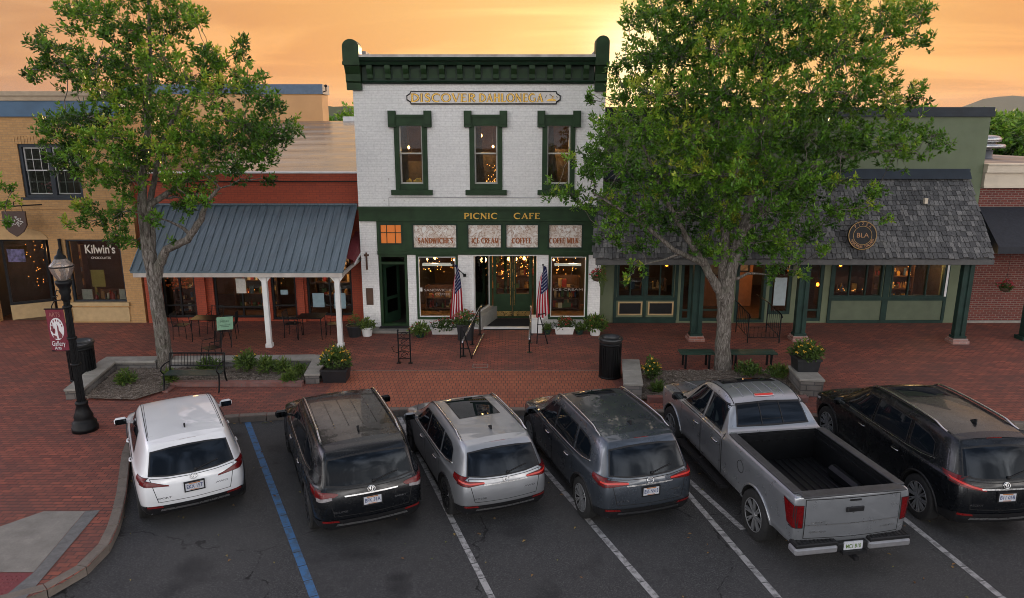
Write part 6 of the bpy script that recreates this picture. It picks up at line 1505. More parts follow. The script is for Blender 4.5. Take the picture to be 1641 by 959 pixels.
# ornate iron stand before the cafe
t = thing('iron_trellis', 'short ornate black iron panel standing on the bricks before the cafe', 'iron panel', (-3.08, 19.7, 0)); q = MB()
for x in (-3.26, -2.92): q.bar((x, 19.7, 0), (x, 19.7, .96), .035); q.ellipsoid((x, 19.7, .98), .03, .03, .03); q.box(x - .06, x + .06, 19.64, 19.76, 0, .02)
for z in (.14, .34, .54, .74, .92): q.bar((-3.26, 19.7, z), (-2.92, 19.7, z), .018)
for i in range(4): z = .24 + i * .2; q.tube([(-3.09 + .09 * math.cos(a_), 19.7, z + .075 * math.sin(a_)) for a_ in np.linspace(0, 5.2, 12)], .009, 5); q.bar((-3.24, 19.7, z - .1), (-2.94, 19.7, z + .1), .012)
q.tube([(-3.26, 19.72, .3), (-3.4, 19.72, .34), (-3.46, 19.72, .46), (-3.38, 19.72, .5)], .01, 5); q.build('scrollwork', IRON, t)
# handrails of the cafe ramp
def handrail(label, xa, xb, ya, yb, za, zb, posts, kick):
    t = thing('handrail', label, 'handrail', (xa, ya, 0), 'ramp handrails before the cafe doors')
    q = MB(); q.tube([(xa, ya, za), (xa, ya + .06, za + .05), (xb, yb - .12, zb), (xb, yb, zb), (xb, yb + .02, zb - .1)], .030, 8); q.build('rail', CHROME, t)
    for y in posts:
        s_ = (y - ya) / (yb - ya); x = xa + (xb - xa) * s_; z = za + (zb - za) * s_
        q = MB(); q.bar((x, y, 0), (x, y, z), .045); q.box(x - .07, x + .07, y - .07, y + .07, 0, .015); q.build('post', IRON, t)
    if kick: q = MB(); q.tube([kick[0], kick[1]], .032, 8); q.build('kick_rail', CHROME, t)
    return t
handrail('left steel handrail sloping from the cafe doors, beside the rust flower pot', -1.46, -1.02, 20.25, 22.75, .42, .95, (20.35, 21.5, 22.6), ((-1.16, 20.2, .06), (-.92, 22.5, .06)))
handrail('right steel handrail sloping from the cafe doors, below the right flag', .52, .62, 20.6, 22.7, .42, .95, (20.7, 21.7, 22.6), None)
for lb, x0, x1, y in (('black iron frame at the low end of the left handrail', -1.52, -1.18, 20.15), ('black iron frame under the right flag by the right handrail', .78, 1.12, 21.6)):
    t = thing('iron_stand', lb, 'iron stand', ((x0 + x1) / 2, y, 0), 'black iron stands beside the handrails'); q = MB()
    q.bar((x0, y, 0), (x0 + .04, y, .98), .032); q.bar((x1, y - .05, 0), (x0 + .1, y, .86), .03); q.bar((x0, y, .3), (x1 - .08, y, .3), .022); q.bar((x0, y, .62), (x0 + .22, y, .62), .022); q.bar((x0 + .04, y, .95), (x0 + .26, y + .1, .95), .03); q.build('frame', IRON, t)
t = thing('white_box', 'white wooden box at the right side of the cafe entry', 'box', (.78, 22.9, 0)); q = MB(); q.box(.60, 1.0, 22.75, 23.15, 0, .48, bev=.012); q.box(.57, 1.03, 22.72, 23.18, .481, .53, bev=.01); q.build('box', WHITE, t)
# restaurant railing
t = thing('porch_railing', 'black iron railing around the step at the restaurant doorway', 'railing', (7.7, 21.9, 0)); q = MB()
for x in (7.42, 8.42):
    for y in (21.7, 22.9): q.bar((x, y, 0), (x, y, .9 if y < 22 else 1.0), .03)
    q.tube([(x, 21.6, .84), (x, 21.7, .92), (x, 22.9, 1.02), (x, 24.0, 1.02)], .02, 6); q.bar((x, 21.7, .2), (x, 22.9, .3), .02)
    for i in range(6): q.bar((x, 21.86 + i * .17, .2 + i * .014), (x, 21.86 + i * .17, .93 + i * .014), .012)
for i in range(8): q.bar((7.48 + i * .125, 21.7, .18), (7.48 + i * .125, 21.7, .52), .010)
q.bar((7.42, 21.7, .52), (8.42, 21.7, .52), .02); q.bar((7.42, 21.7, .18), (8.42, 21.7, .18), .02); q.build('rails', IRON, t)
# ------------------------------------------------------------------ flags
def flag_mat():
    t = NT('flag_cloth'); uvn = t.n.new('ShaderNodeUVMap'); uvn.uv_map = 'UVMap'; sp = t.n.new('ShaderNodeSeparateXYZ'); t.link(uvn.outputs[0], sp.inputs[0])
    u, v = sp.outputs[0], sp.outputs[1]
    st = t.math('GREATER_THAN', t.math('FRACT', t.math('MULTIPLY', u, 4.5)), .58)
    c = t.mix(st, (.30, .006, .014), (.60, .58, .58))
    # canton with rows of stars
    cb = t.n.new('ShaderNodeCombineXYZ'); t.link(t.math('MULTIPLY', u, 9.0), cb.inputs[0]); t.link(t.math('MULTIPLY', v, 15.0), cb.inputs[1])
    vo = t.new('ShaderNodeTexVoronoi', Scale=1.0, Randomness=0.0); vo.voronoi_dimensions = '2D'; t.link(cb.outputs[0], vo.inputs['Vector'])
    can = t.mix(t.math('LESS_THAN', vo.outputs['Distance'], .24), (.006, .010, .055), (.42, .42, .45))
    isc = t.math('MULTIPLY', t.math('LESS_THAN', v, .46), t.math('LESS_THAN', u, .72))
    t.setp(Base_Color=t.mix(isc, c, can), Roughness=.75, Specular_IOR_Level=.2)
    return t.m
FLAG = flag_mat()
def flag(label, tip, foot, hang, seed, side):
    """cloth hanging from a slanted pole: gathered at the top, spreading and folding below"""
    t = thing('flag', label, 'flag', foot, 'flags on the cafe front')
    q = MB(); q.tube([foot, tip], .014, 8); q.ellipsoid(tip, .028, .028, .04); q.build('pole', BLACK, t)
    q = MB(); q.box(foot[0] - .05, foot[0] + .05, foot[1] - .02, 23.27, foot[2] - .05, foot[2] + .05); q.tube([foot, tuple(Vector(foot).lerp(Vector(tip), .15))], .022, 8); q.build('bracket', IRON, t)
    NU, NV = 26, 34; V, UV = [], []
    tip_, ft_ = Vector(tip), Vector(foot)
    for j in range(NV + 1):
        v = j / NV
        for i in range(NU + 1):
            u = i / NU
            top = tip_.lerp(ft_, .05 + .62 * u * (1.0))
            wid = .36 + .09 * v
            xx = (u - .5) * wid * side + hang[0] + .02 * math.sin(v * 4 + seed)
            fold = .055 * math.sin(u * 15 + seed + v * 1.5) * (.35 + v) + .02 * math.sin(u * 31 + 1.7 * v)
            bottom = Vector((xx, hang[1] + fold, hang[2] + .05 * math.sin(u * 6 + seed) - .22 * u * 1.0 + (.22 if True else 0)))
            s_ = min(1.0, v * 1.06); k_ = s_ ** .2
            xz = top.lerp(bottom, s_); xz.x = top.x * (1 - k_) + xx * k_; xz.y = top.y * (1 - k_) + (hang[1] + fold) * k_
            V.append(tuple(xz)); UV.append((u, v))
    F = [(j * (NU + 1) + i, j * (NU + 1) + i + 1, (j + 1) * (NU + 1) + i + 1, (j + 1) * (NU + 1) + i) for j in range(NV) for i in range(NU)]
    q = MB(); q.add(V, F, 0, True); o = q.build('cloth', FLAG, t)
    uvl = o.data.uv_layers.new(name='UVMap')
    for lp in o.data.loops: uvl.data[lp.index].uv = UV[lp.vertex_index]
    return t
flag('flag on the white pillar left of the cafe doors', (-1.95, 22.75, 2.36), (-1.56, 23.24, 1.86), (-1.82, 22.85, .42), 0.5, -1)
flag('flag on the white pillar right of the cafe doors', (1.00, 22.75, 2.30), (1.04, 23.24, 1.80), (1.02, 22.85, .44), 2.2, -1)
# ================================================================== vehicles
def paint(name, col, metal=.0, rough=.28, flake=.0, coat=1.0):
    t = NT(name); n = t.noise(1.6, 3, .5)
    lo, hi = tuple(c * .93 for c in col), tuple(min(1, c * 1.05) for c in col)
    t.setp(Base_Color=t.ramp(n, [(.3, lo), (.7, hi)]), Metallic=metal, Coat_Weight=coat, Coat_Roughness=.02, Specular_IOR_Level=.5 if coat > .6 else .25)
    dust = t.noise(5, 5, .65); t.setp(Roughness=t.maprange(dust, .35, .7, rough, rough + .14))
    if flake: t.bump(t.noise(700, 1), flake, .0006)
    MATS[name] = t.m; return t.m
TINT = None
def tinted():
    t = NT('tinted_glass'); t.setp(Base_Color=(.004, .006, .009), Roughness=.02, Specular_IOR_Level=.26); return t.m
TINT = tinted()
TRIM = mat('black_plastic', (.009, .009, .010), .55, var=.2, scale=8, spec=.3)
SEAM = mat('panel_gap', (.004, .004, .004), .8, var=0)
TYRE = mat('tyre_rubber', (.009, .009, .009), .85, var=.25, scale=12)
ALLOY = mat('alloy', (.21, .215, .22), .32, metal=.45, var=.12); ALLOYD = mat('dark_alloy', (.07, .07, .075), .3, metal=.85, var=.1)
WELL = mat('wheel_well', (.006, .006, .006), .9)
TAILR = mat('red_lens', (.11, .003, .004), .22, var=.3, scale=25, spec=.35)
TAILB = emit_mat('bright_red_lens', (1.0, .05, .02), .15, (.30, .012, .01))
SMOKE = mat('clear_lens', (.22, .20, .20), .12, var=.3, scale=25, coat=.8)
PLATE = mat('plate_white', (.46, .47, .50), .5, var=.12, scale=30)
PLATEINK = mat('plate_ink', (.03, .05, .14), .5)
LAMP = mat('headlight_lens', (.35, .36, .38), .08, var=.2, scale=14, coat=1)
REFL = mat('reflector_red', (.16, .006, .006), .3)

SUV = dict(  # rows: y bottom, mid, shoulder, glassbase, glasstop, roof | half-widths b m h g t r | heights b s m h g t r c
 st=[((-2.22, -2.31, -2.24, -2.20, -1.98, -1.90), (.72, .80, .765, .72, .62, .56), (.30, .43, .74, 1.02, 1.08, 1.50, 1.60, 1.635)),
     ((-2.05, -2.10, -2.06, -2.03, -1.80, -1.74), (.82, .905, .885, .83, .68, .60), (.27, .40, .74, 1.05, 1.10, 1.54, 1.635, 1.675)),
     ((-1.50,) * 4 + (-1.38, -1.36), (.86, .945, .925, .865, .70, .62), (.25, .38, .72, 1.04, 1.09, 1.575, 1.665, 1.705)),
     ((-.75,) * 6, (.87, .945, .925, .87, .71, .63), (.24, .37, .70, 1.03, 1.08, 1.59, 1.68, 1.715)),
     ((0.0,) * 6, (.87, .945, .925, .87, .71, .63), (.24, .37, .70, 1.02, 1.07, 1.585, 1.675, 1.71)),
     ((.62, .62, .62, .62, .42, .40), (.87, .945, .925, .865, .69, .61), (.24, .37, .70, 1.01, 1.06, 1.545, 1.635, 1.665)),
     ((.95, .95, .95, .95, .72, .70), (.87, .945, .92, .855, .68, .60), (.24, .37, .70, 1.00, 1.04, 1.40, 1.49, 1.52)),
     ((1.32, 1.32, 1.32, 1.30, 1.24, 1.26), (.87, .94, .915, .84, .75, .64), (.25, .37, .70, .985, 1.02, 1.06, 1.085, 1.10)),
     ((1.55,) * 6, (.86, .935, .905, .82, .72, .52), (.25, .38, .70, .965, .995, 1.02, 1.045, 1.06)),
     ((2.02,) * 6, (.80, .88, .84, .75, .62, .45), (.28, .40, .68, .865, .895, .925, .945, .96)),
     ((2.18, 2.27, 2.22, 2.18, 2.16, 2.16), (.64, .71, .67, .61, .50, .36), (.30, .42, .66, .79, .81, .83, .845, .855))],
 axles=(-1.50, 1.42), L=4.6)
PICK = dict(
 st=[((-2.95, -2.97, -2.96, -2.95, -2.94, -2.93), (.90, .965, .965, .95, .92, .84), (.52, .60, .92, 1.26, 1.34, 1.375, 1.38, 1.38)),
     ((-2.84, -2.84, -2.84, -2.84, -2.82, -2.80), (.92, .985, .99, .965, .935, .85), (.50, .58, .92, 1.27, 1.345, 1.378, 1.383, 1.383)),
     ((-1.75,) * 6, (.93, .995, 1.0, .97, .94, .85), (.46, .56, .92, 1.26, 1.34, 1.375, 1.38, 1.38)),
     ((-.66,) * 6, (.93, .995, 1.0, .97, .94, .85), (.46, .54, .92, 1.25, 1.33, 1.37, 1.375, 1.375)),
     ((-.56, -.56, -.56, -.56, -.54, -.53), (.93, .995, 1.0, .955, .90, .80), (.46, .54, .92, 1.24, 1.30, 1.37, 1.385, 1.39)),
     ((-.44, -.44, -.44, -.44, -.30, -.26), (.93, .995, .995, .94, .74, .66), (.46, .54, .92, 1.235, 1.29, 1.81, 1.90, 1.93)),
     ((.40,) * 6, (.93, .995, .99, .935, .745, .67), (.46, .54, .92, 1.22, 1.27, 1.84, 1.925, 1.96)),
     ((1.02, 1.02, 1.02, 1.02, .86, .84), (.93, .995, .985, .93, .73, .65), (.46, .54, .92, 1.21, 1.25, 1.79, 1.875, 1.905)),
     ((1.36, 1.36, 1.36, 1.36, 1.18, 1.16), (.93, .99, .98, .92, .73, .65), (.46, .54, .92, 1.20, 1.235, 1.62, 1.70, 1.73)),
     ((1.72, 1.72, 1.72, 1.70, 1.66, 1.68), (.93, .985, .975, .91, .82, .70), (.46, .54, .92, 1.19, 1.22, 1.255, 1.28, 1.295)),
     ((1.95,) * 6, (.93, .98, .97, .90, .80, .58), (.46, .54, .92, 1.18, 1.205, 1.235, 1.255, 1.27)),
     ((2.60,) * 6, (.90, .96, .94, .88, .74, .52), (.46, .55, .90, 1.11, 1.145, 1.18, 1.20, 1.215)),
     ((2.72, 2.80, 2.78, 2.74, 2.72, 2.70), (.80, .86, .84, .79, .66, .48), (.48, .58, .88, 1.06, 1.09, 1.12, 1.14, 1.15))],
 axles=(-1.82, 1.92), L=5.8)

def cage(spec, sx, sy, sz, crease_rows=(), wide=1.0, tweak=None):
    bm = bmesh.new(); loops = []
    for si, (ys, ws, zs) in enumerate(spec['st']):
        yb, ym, yh, yg, yt, yr = ys; wb, wm, wh, wg, wt, wr = ws; zb, zs_, zm, zh, zg, zt, zr, zc = zs
        if tweak: yb, ym, yh, yg, yt, yr, wb, wm, wh, wg, wt, wr, zb, zs_, zm, zh, zg, zt, zr, zc = tweak(si, [yb, ym, yh, yg, yt, yr, wb, wm, wh, wg, wt, wr, zb, zs_, zm, zh, zg, zt, zr, zc])
        half = [(0, yb, zb), (wb * .55, yb, zb), (wb, yb, zb), ((wb + wm * 2) / 3, (yb + ym) / 2, zs_), (wm, ym, zm), (wh, yh, zh), (wg, yg, zg), (wt, yt, zt), (wr, yr, zr), (wr * .55, yr, (zc * 2 + zr) / 3), (0, yr, zc)]
        full = half + [(-x, y, z) for x, y, z in half[-2:0:-1]]
        loops.append([bm.verts.new((x * sx, y * sy, z * sz)) for x, y, z in full])
    n = len(loops[0])
    for a_, b_ in zip(loops[:-1], loops[1:]):
        for k_ in range(n): bm.faces.new((a_[k_], a_[(k_ + 1) % n], b_[(k_ + 1) % n], b_[k_]))
    for lp, sgn, bulge in ((loops[0], -1, .07), (loops[-1], 1, .10)):
        rows = [[lp[2], lp[1], lp[0], lp[-1], lp[-2]]]
        for r_ in range(3, 8):
            A, B = lp[r_], lp[n - r_]; row = [A]
            for f in (.55, 0, -.55): row.append(bm.verts.new((A.co.x * f, A.co.y + sgn * bulge * (1 - f * f) * .9, A.co.z + (.015 if r_ > 4 else 0) * (1 - abs(f)))))
            row.append(B); rows.append(row)
        rows.append([lp[8], lp[9], lp[10], lp[11], lp[12]])
        for ra, rb_ in zip(rows[:-1], rows[1:]):
            for k_ in range(4):
                f = (ra[k_], ra[k_ + 1], rb_[k_ + 1], rb_[k_]); bm.faces.new(f)
    bmesh.ops.recalc_face_normals(bm, faces=bm.faces[:])
    cl = bm.edges.layers.float.new('crease_edge')
    idx = {v: (s_, k_) for s_, lp in enumerate(loops) for k_, v in enumerate(lp)}
    for e in bm.edges:
        a_, b_ = idx.get(e.verts[0]), idx.get(e.verts[1])
        if a_ and b_:
            if a_[1] == b_[1] and min(a_[1], n - a_[1]) in crease_rows: e[cl] = crease_rows[min(a_[1], n - a_[1])]
            if a_[0] == b_[0] == 0: e[cl] = .45 if 4 <= min(a_[1], n - a_[1]) <= 8 else .25
            if a_[0] == b_[0] == 0 and min(a_[1], n - a_[1]) >= 8: e[cl] = .75
    me = bpy.data.meshes.new('body'); bm.to_mesh(me); bm.free(); return me
class Car:
    def __init__(s, name, label, cat, loc, heading, spec, scale, colour, crease, wheel_r, group='vehicles parked at the kerb', tweak=None):
        s.spec, (s.sx, s.sy, s.sz) = spec, scale; s.col = colour
        s.root = thing(name, label, cat, loc, group, rz=-R(heading))
        me = cage(spec, s.sx, s.sy, s.sz, crease, tweak=tweak)
        o = bpy.data.objects.new('body', me); COL.objects.link(o)
        m = o.modifiers.new('s', 'SUBSURF'); m.levels = m.render_levels = 3
        dg = bpy.context.evaluated_depsgraph_get(); dg.update()
        dm = bpy.data.meshes.new_from_object(o.evaluated_get(dg))
        bm = bmesh.new(); bm.from_mesh(dm); s.bvh = BVHTree.FromBMesh(bm); bm.free()
        o.modifiers.clear(); o.data = dm; s.body = o; s.wr = wheel_r; s.cutters = []
        for ax in spec['axles']:
            q = MB(); q.lathe((0, ax * s.sy, wheel_r * .98), [(0, -1.2), (wheel_r * 1.16, -1.2), (wheel_r * 1.16, 1.2), (0, 1.2)], 40, axis='x', smooth=False)
            s.cutters.append(q)
    def cut(s, extra=()):
        objs = [q.build('cutter', WELL, local=True, loc=(0, 0, 0)) for q in s.cutters] + [q.build('cutter', m, local=True, loc=(0, 0, 0)) for q, m in extra]
        if not s.body.data.materials: s.body.data.materials.append(s.col)
        for c in objs:
            # keep a central tub so the arches do not open through the car
            m = s.body.modifiers.new('b', 'BOOLEAN'); m.operation = 'DIFFERENCE'; m.solver = 'EXACT'; m.object = c; m.material_mode = 'TRANSFER'
        dg = bpy.context.evaluated_depsgraph_get(); dg.update()
        dm = bpy.data.meshes.new_from_object(s.body.evaluated_get(dg)); s.body.modifiers.clear(); s.body.data = dm
        for c in objs: bpy.data.objects.remove(c)
        mats = [m.name for m in dm.materials if m]
        for p in dm.polygons: p.use_smooth = True
        well = [i for i, m in enumerate(dm.materials) if m and m.name.startswith('wheel_well')]
        for p in dm.polygons:
            if p.material_index in well: p.use_smooth = False
        try: dm.set_sharp_from_angle(angle=R(50))
        except Exception: pass
        s.body.parent = s.root
        return s.body
    def ray(s, o, d):
        h, n_, i, dist = s.bvh.ray_cast(Vector(o), Vector(d)); return h, n_
    def pt(s, view, a, b, off):
        a_, b_ = a, b
        if view == 'rear': h, n_ = s.ray((a * s.sx, -6, b * s.sz), (0, 1, 0))
        elif view == 'front': h, n_ = s.ray((a * s.sx, 6, b * s.sz), (0, -1, 0))
        elif view == 'top': h, n_ = s.ray((a * s.sx, b * s.sy, 5), (0, 0, -1))
        elif view == 'left': h, n_ = s.ray((-4, a * s.sy, b * s.sz), (1, 0, 0))
        else: h, n_ = s.ray((4, a * s.sy, b * s.sz), (-1, 0, 0))
        if h is None: return None
        return h + n_ * off
    def patch(s, name, view, bottom, top, m, parent=None, off=.005, n=16, rows=8, edge=None, edge_w=.012, mb=None, build=True):
        """a skin panel laid on the body between two outline curves; edge adds a border of its own material"""
        def samp(pl, t):
            L = [0]
            for p, q_ in zip(pl[:-1], pl[1:]): L.append(L[-1] + math.hypot(q_[0] - p[0], q_[1] - p[1]))
            x = t * L[-1]
            for i in range(len(pl) - 1):
                if x <= L[i + 1] + 1e-9:
                    f = (x - L[i]) / max(1e-9, L[i + 1] - L[i]); return (pl[i][0] * (1 - f) + pl[i + 1][0] * f, pl[i][1] * (1 - f) + pl[i + 1][1] * f)
            return pl[-1]
        wid = math.hypot(bottom[-1][0] - bottom[0][0], bottom[-1][1] - bottom[0][1]); hei = math.hypot(top[0][0] - bottom[0][0], top[0][1] - bottom[0][1])
        us = [i / n for i in range(n + 1)]; vs2 = [j / rows for j in range(rows + 1)]
        if edge is not None:
            eu, ev = min(.2, edge_w / max(wid, .01)), min(.3, edge_w / max(hei, .01)); us = [0] + [eu + (1 - 2 * eu) * i / n for i in range(n + 1)] + [1]; vs2 = [0] + [ev + (1 - 2 * ev) * j / rows for j in range(rows + 1)] + [1]
        V, ok = [], []
        for v in vs2:
            for u in us:
                b_, t_ = samp(bottom, u), samp(top, u); p = s.pt(view, b_[0] * (1 - v) + t_[0] * v, b_[1] * (1 - v) + t_[1] * v, off); ok.append(p is not None); V.append(p if p is not None else Vector((0, 0, 0)))
        F, MI = [], []; W = len(us)
        flip = view in ('rear', 'left', 'top') and False
        for j in range(len(vs2) - 1):
            for i in range(W - 1):
                f = (j * W + i, j * W + i + 1, (j + 1) * W + i + 1, (j + 1) * W + i)
                if not all(ok[k_] for k_ in f): continue
                d = max((V[f[a_]] - V[f[(a_ + 1) % 4]]).length for a_ in range(4))
                F.append(f); MI.append(1 if edge is not None and (i in (0, W - 2) or j in (0, len(vs2) - 2)) else 0)
        # face outwards
        q = mb or MB()
        for f, mi in zip(F, MI):
            a_, b_, c_ = (V[f[0]], V[f[1]], V[f[2]]); nn = (b_ - a_).cross(c_ - a_)
            out = {'rear': (0, -1, 0), 'front': (0, 1, 0), 'top': (0, 0, 1), 'left': (-1, 0, 0), 'right': (1, 0, 0)}[view]
            if nn.dot(Vector(out)) < 0: f = f[::-1]
            q.add([], [], 0); q.f.append(tuple(k_ + s._base(q, V) for k_ in f)); q.mi.append(mi); q.sm.append(True)
        q._pending = None
        if build: return q.build(name, [m] + ([edge] if edge is not None else []), parent or s.root, local=True)
        return q
    def _base(s, q, V):
        if getattr(q, '_pending', None) is not V:
            q._pending = V; q._off = len(q.v); q.v += [tuple(p) for p in V]
        return q._off
    def sides(s): return (('left', -1), ('right', 1))
    def seam(s, mb, view, pts, w=.010, off=.0035):
        P = []
        for a_, b_ in zip(pts[:-1], pts[1:]):
            nseg = max(2, int(math.hypot(b_[0] - a_[0], b_[1] - a_[1]) / .06))
            for i in range(nseg + (b_ is pts[-1])): t = i / nseg; P.append(s.pt(view, a_[0] * (1 - t) + b_[0] * t, a_[1] * (1 - t) + b_[1] * t, off))
        P = [p for p in P if p is not None]
        if len(P) > 1: mb.tube(P, w * .5, 5)
    def text(s, parent, name, body, view, x, z, w, h, m, off=.012, bold=.0):
        q = MB(); q.text(body, h, 0, 0, 0, width=w, extrude=.001, bold=bold); out = []
        for (a_, c_, b_) in q.v:
            p = s.pt(view, x + a_ / s.sx, z + b_ / s.sz, off - c_)
            out.append(tuple(p) if p is not None else (0, 0, .5))
        q.v = out; return q.build(name, m, parent, local=True)
    def ring(s, parent, name, view, x, z, rx, rz, th, m, off=.012, inner=True, kind=0):
        q = MB()
        def ell(cx, cz, ax, az, r_, n=20):
            P = [s.pt(view, x + cx + ax * math.cos(2 * math.pi * k_ / n), z + cz + az * math.sin(2 * math.pi * k_ / n), off) for k_ in range(n + 1)]
            P = [p for p in P if p is not None]; q.tube(P, r_, 6)
        ell(0, 0, rx, rz, th)
        if kind == 0: ell(0, rz * .25, rx * .55, rz * .45, th * .8); ell(0, 0, rx * .28, rz * .95, th * .8)
        elif kind == 1: q.tube([p for p in (s.pt(view, x + rx * .5, z + rz * .75, off), s.pt(view, x - rx * .3, z - rz * .4, off), s.pt(view, x + rx * .7, z - rz * .4, off)) if p is not None], th, 6)
        else: q.tube([s.pt(view, x - rx, z, off), s.pt(view, x + rx, z, off)], th * 1.2, 6)
        return q.build(name, m, parent, local=True)
    def wheels(s, rim, spokes=10, ri=.68, width=.225, track=.93, twin=True):
        R_ = s.wr
        for ax in s.spec['axles']:
            for sd in (-1, 1):
                cx, cy, cz = sd * (s.spec.get('tw', .93) * s.sx - width / 2), ax * s.sy, R_
                w = bpy.data.objects.new('wheel', None); COL.objects.link(w); w.parent = s.root
                q = MB(); hw = width / 2; rr = R_ * ri
                q.lathe((cx, cy, cz), [(rr, -hw * .9), (R_ * .90, -hw), (R_ * .975, -hw * .86), (R_, -hw * .6), (R_, hw * .6), (R_ * .975, hw * .86), (R_ * .90, hw), (rr, hw * .9)], 44, axis='x')
                for k_ in range(3): q.lathe((cx + (-.5 + .5 * k_) * hw, cy, cz), [(R_ * 1.001, -.006), (R_ * 1.004, 0), (R_ * 1.001, .006)], 44, axis='x', mi=1)
                t_ = q.build('tyre', [TYRE, SEAM], w, local=True)
                q = MB(); o_ = sd * hw
                q.lathe((cx, cy, cz), [(rr, o_ * .92), (rr * .975, o_ * 1.0), (rr * .94, o_ * .92)], 40, axis='x'); q.lathe((cx, cy, cz), [(rr * .94, o_ * .92), (rr * .92, o_ * .5), (rr * .90, -o_ * .4)], 40, axis='x', mi=1)
                q.lathe((cx, cy, cz), [(rr * .86, -o_ * .1), (0, -o_ * .1)], 30, axis='x', mi=1)
                for k_ in range(spokes):
                    a0 = 2 * math.pi * k_ / spokes
                    for da in ((-.10, .10) if twin else (0,)):
                        a1 = a0 + da; a2 = a0 + da * .45
                        q.bar((cx + o_ * .72, cy + rr * .14 * math.cos(a2), cz + rr * .14 * math.sin(a2)), (cx + o_ * .86, cy + rr * .92 * math.cos(a1), cz + rr * .92 * math.sin(a1)), rr * (.085 if twin else .17), .03, up=(sd, 0, 0))
                q.lathe((cx, cy, cz), [(rr * .22, o_ * .5), (rr * .22, o_ * .78), (rr * .12, o_ * .9), (0, o_ * .9)], 16, axis='x')
                q.build('rim', [rim, WELL], w, local=True)
    def mirrors(s, y, z, x, m, cap=None):
        for sd in (-1, 1):
            q = MB(); c = Vector((sd * x * s.sx, y * s.sy, z * s.sz))
            q.box(c.x - .12, c.x + .12, c.y - .055, c.y + .06, c.z - .075, c.z + .075, bev=.045); q.bar((c.x - sd * .08, c.y + .02, c.z - .03), (c.x - sd * .20, c.y + .04, c.z - .06), .06, .04)
            o = q.build('wing_mirror', m, s.root, local=True)
            q = MB(); q.box(c.x - .10, c.x + .10, c.y - .062, c.y - .054, c.z - .055, c.z + .055); q.build('mirror_glass', mat('mirror_silver', (.07, .08, .085), .05, metal=1.0, var=.02), o, local=True)
    def plate(s, view, x, z, text, w=.31, h=.155, frame=None, tilt=0):
        p = s.pt(view, x, z, .0); y = p.y - .022
        X = x * s.sx; Z = z * s.sz
        q = MB(); q.box(X - w / 2, X + w / 2, y, y + .03, Z - h / 2, Z + h / 2)
        pl = q.build('number_plate', PLATE, s.root, local=True)
        q = MB(); q.frame(X - w / 2 - .012, X + w / 2 + .012, Z - h / 2 - .012, Z + h / 2 + .012, .02, y - .006, y + .03); q.build('plate_frame', frame or TRIM, pl, local=True)
        q = MB(); q.text(text, .095, X, y - .001, Z - .005, width=w * .82, extrude=.001, bold=.012); q.build('lettering', PLATEINK, pl, local=True)
        q = MB(); q.box(X - .09, X + .09, y - .0015, y, Z + h / 2 - .03, Z + h / 2 - .014); q.box(X - .07, X + .07, y - .0015, y, Z - h / 2 + .012, Z - h / 2 + .022); q.build('state_line', mat('plate_orange', (.4, .14, .03), .6) if 'plate_orange' not in MATS else MATS['plate_orange'], pl, local=True)
        return pl
def mir(pl, sd): return [(x * sd, z) for x, z in pl]

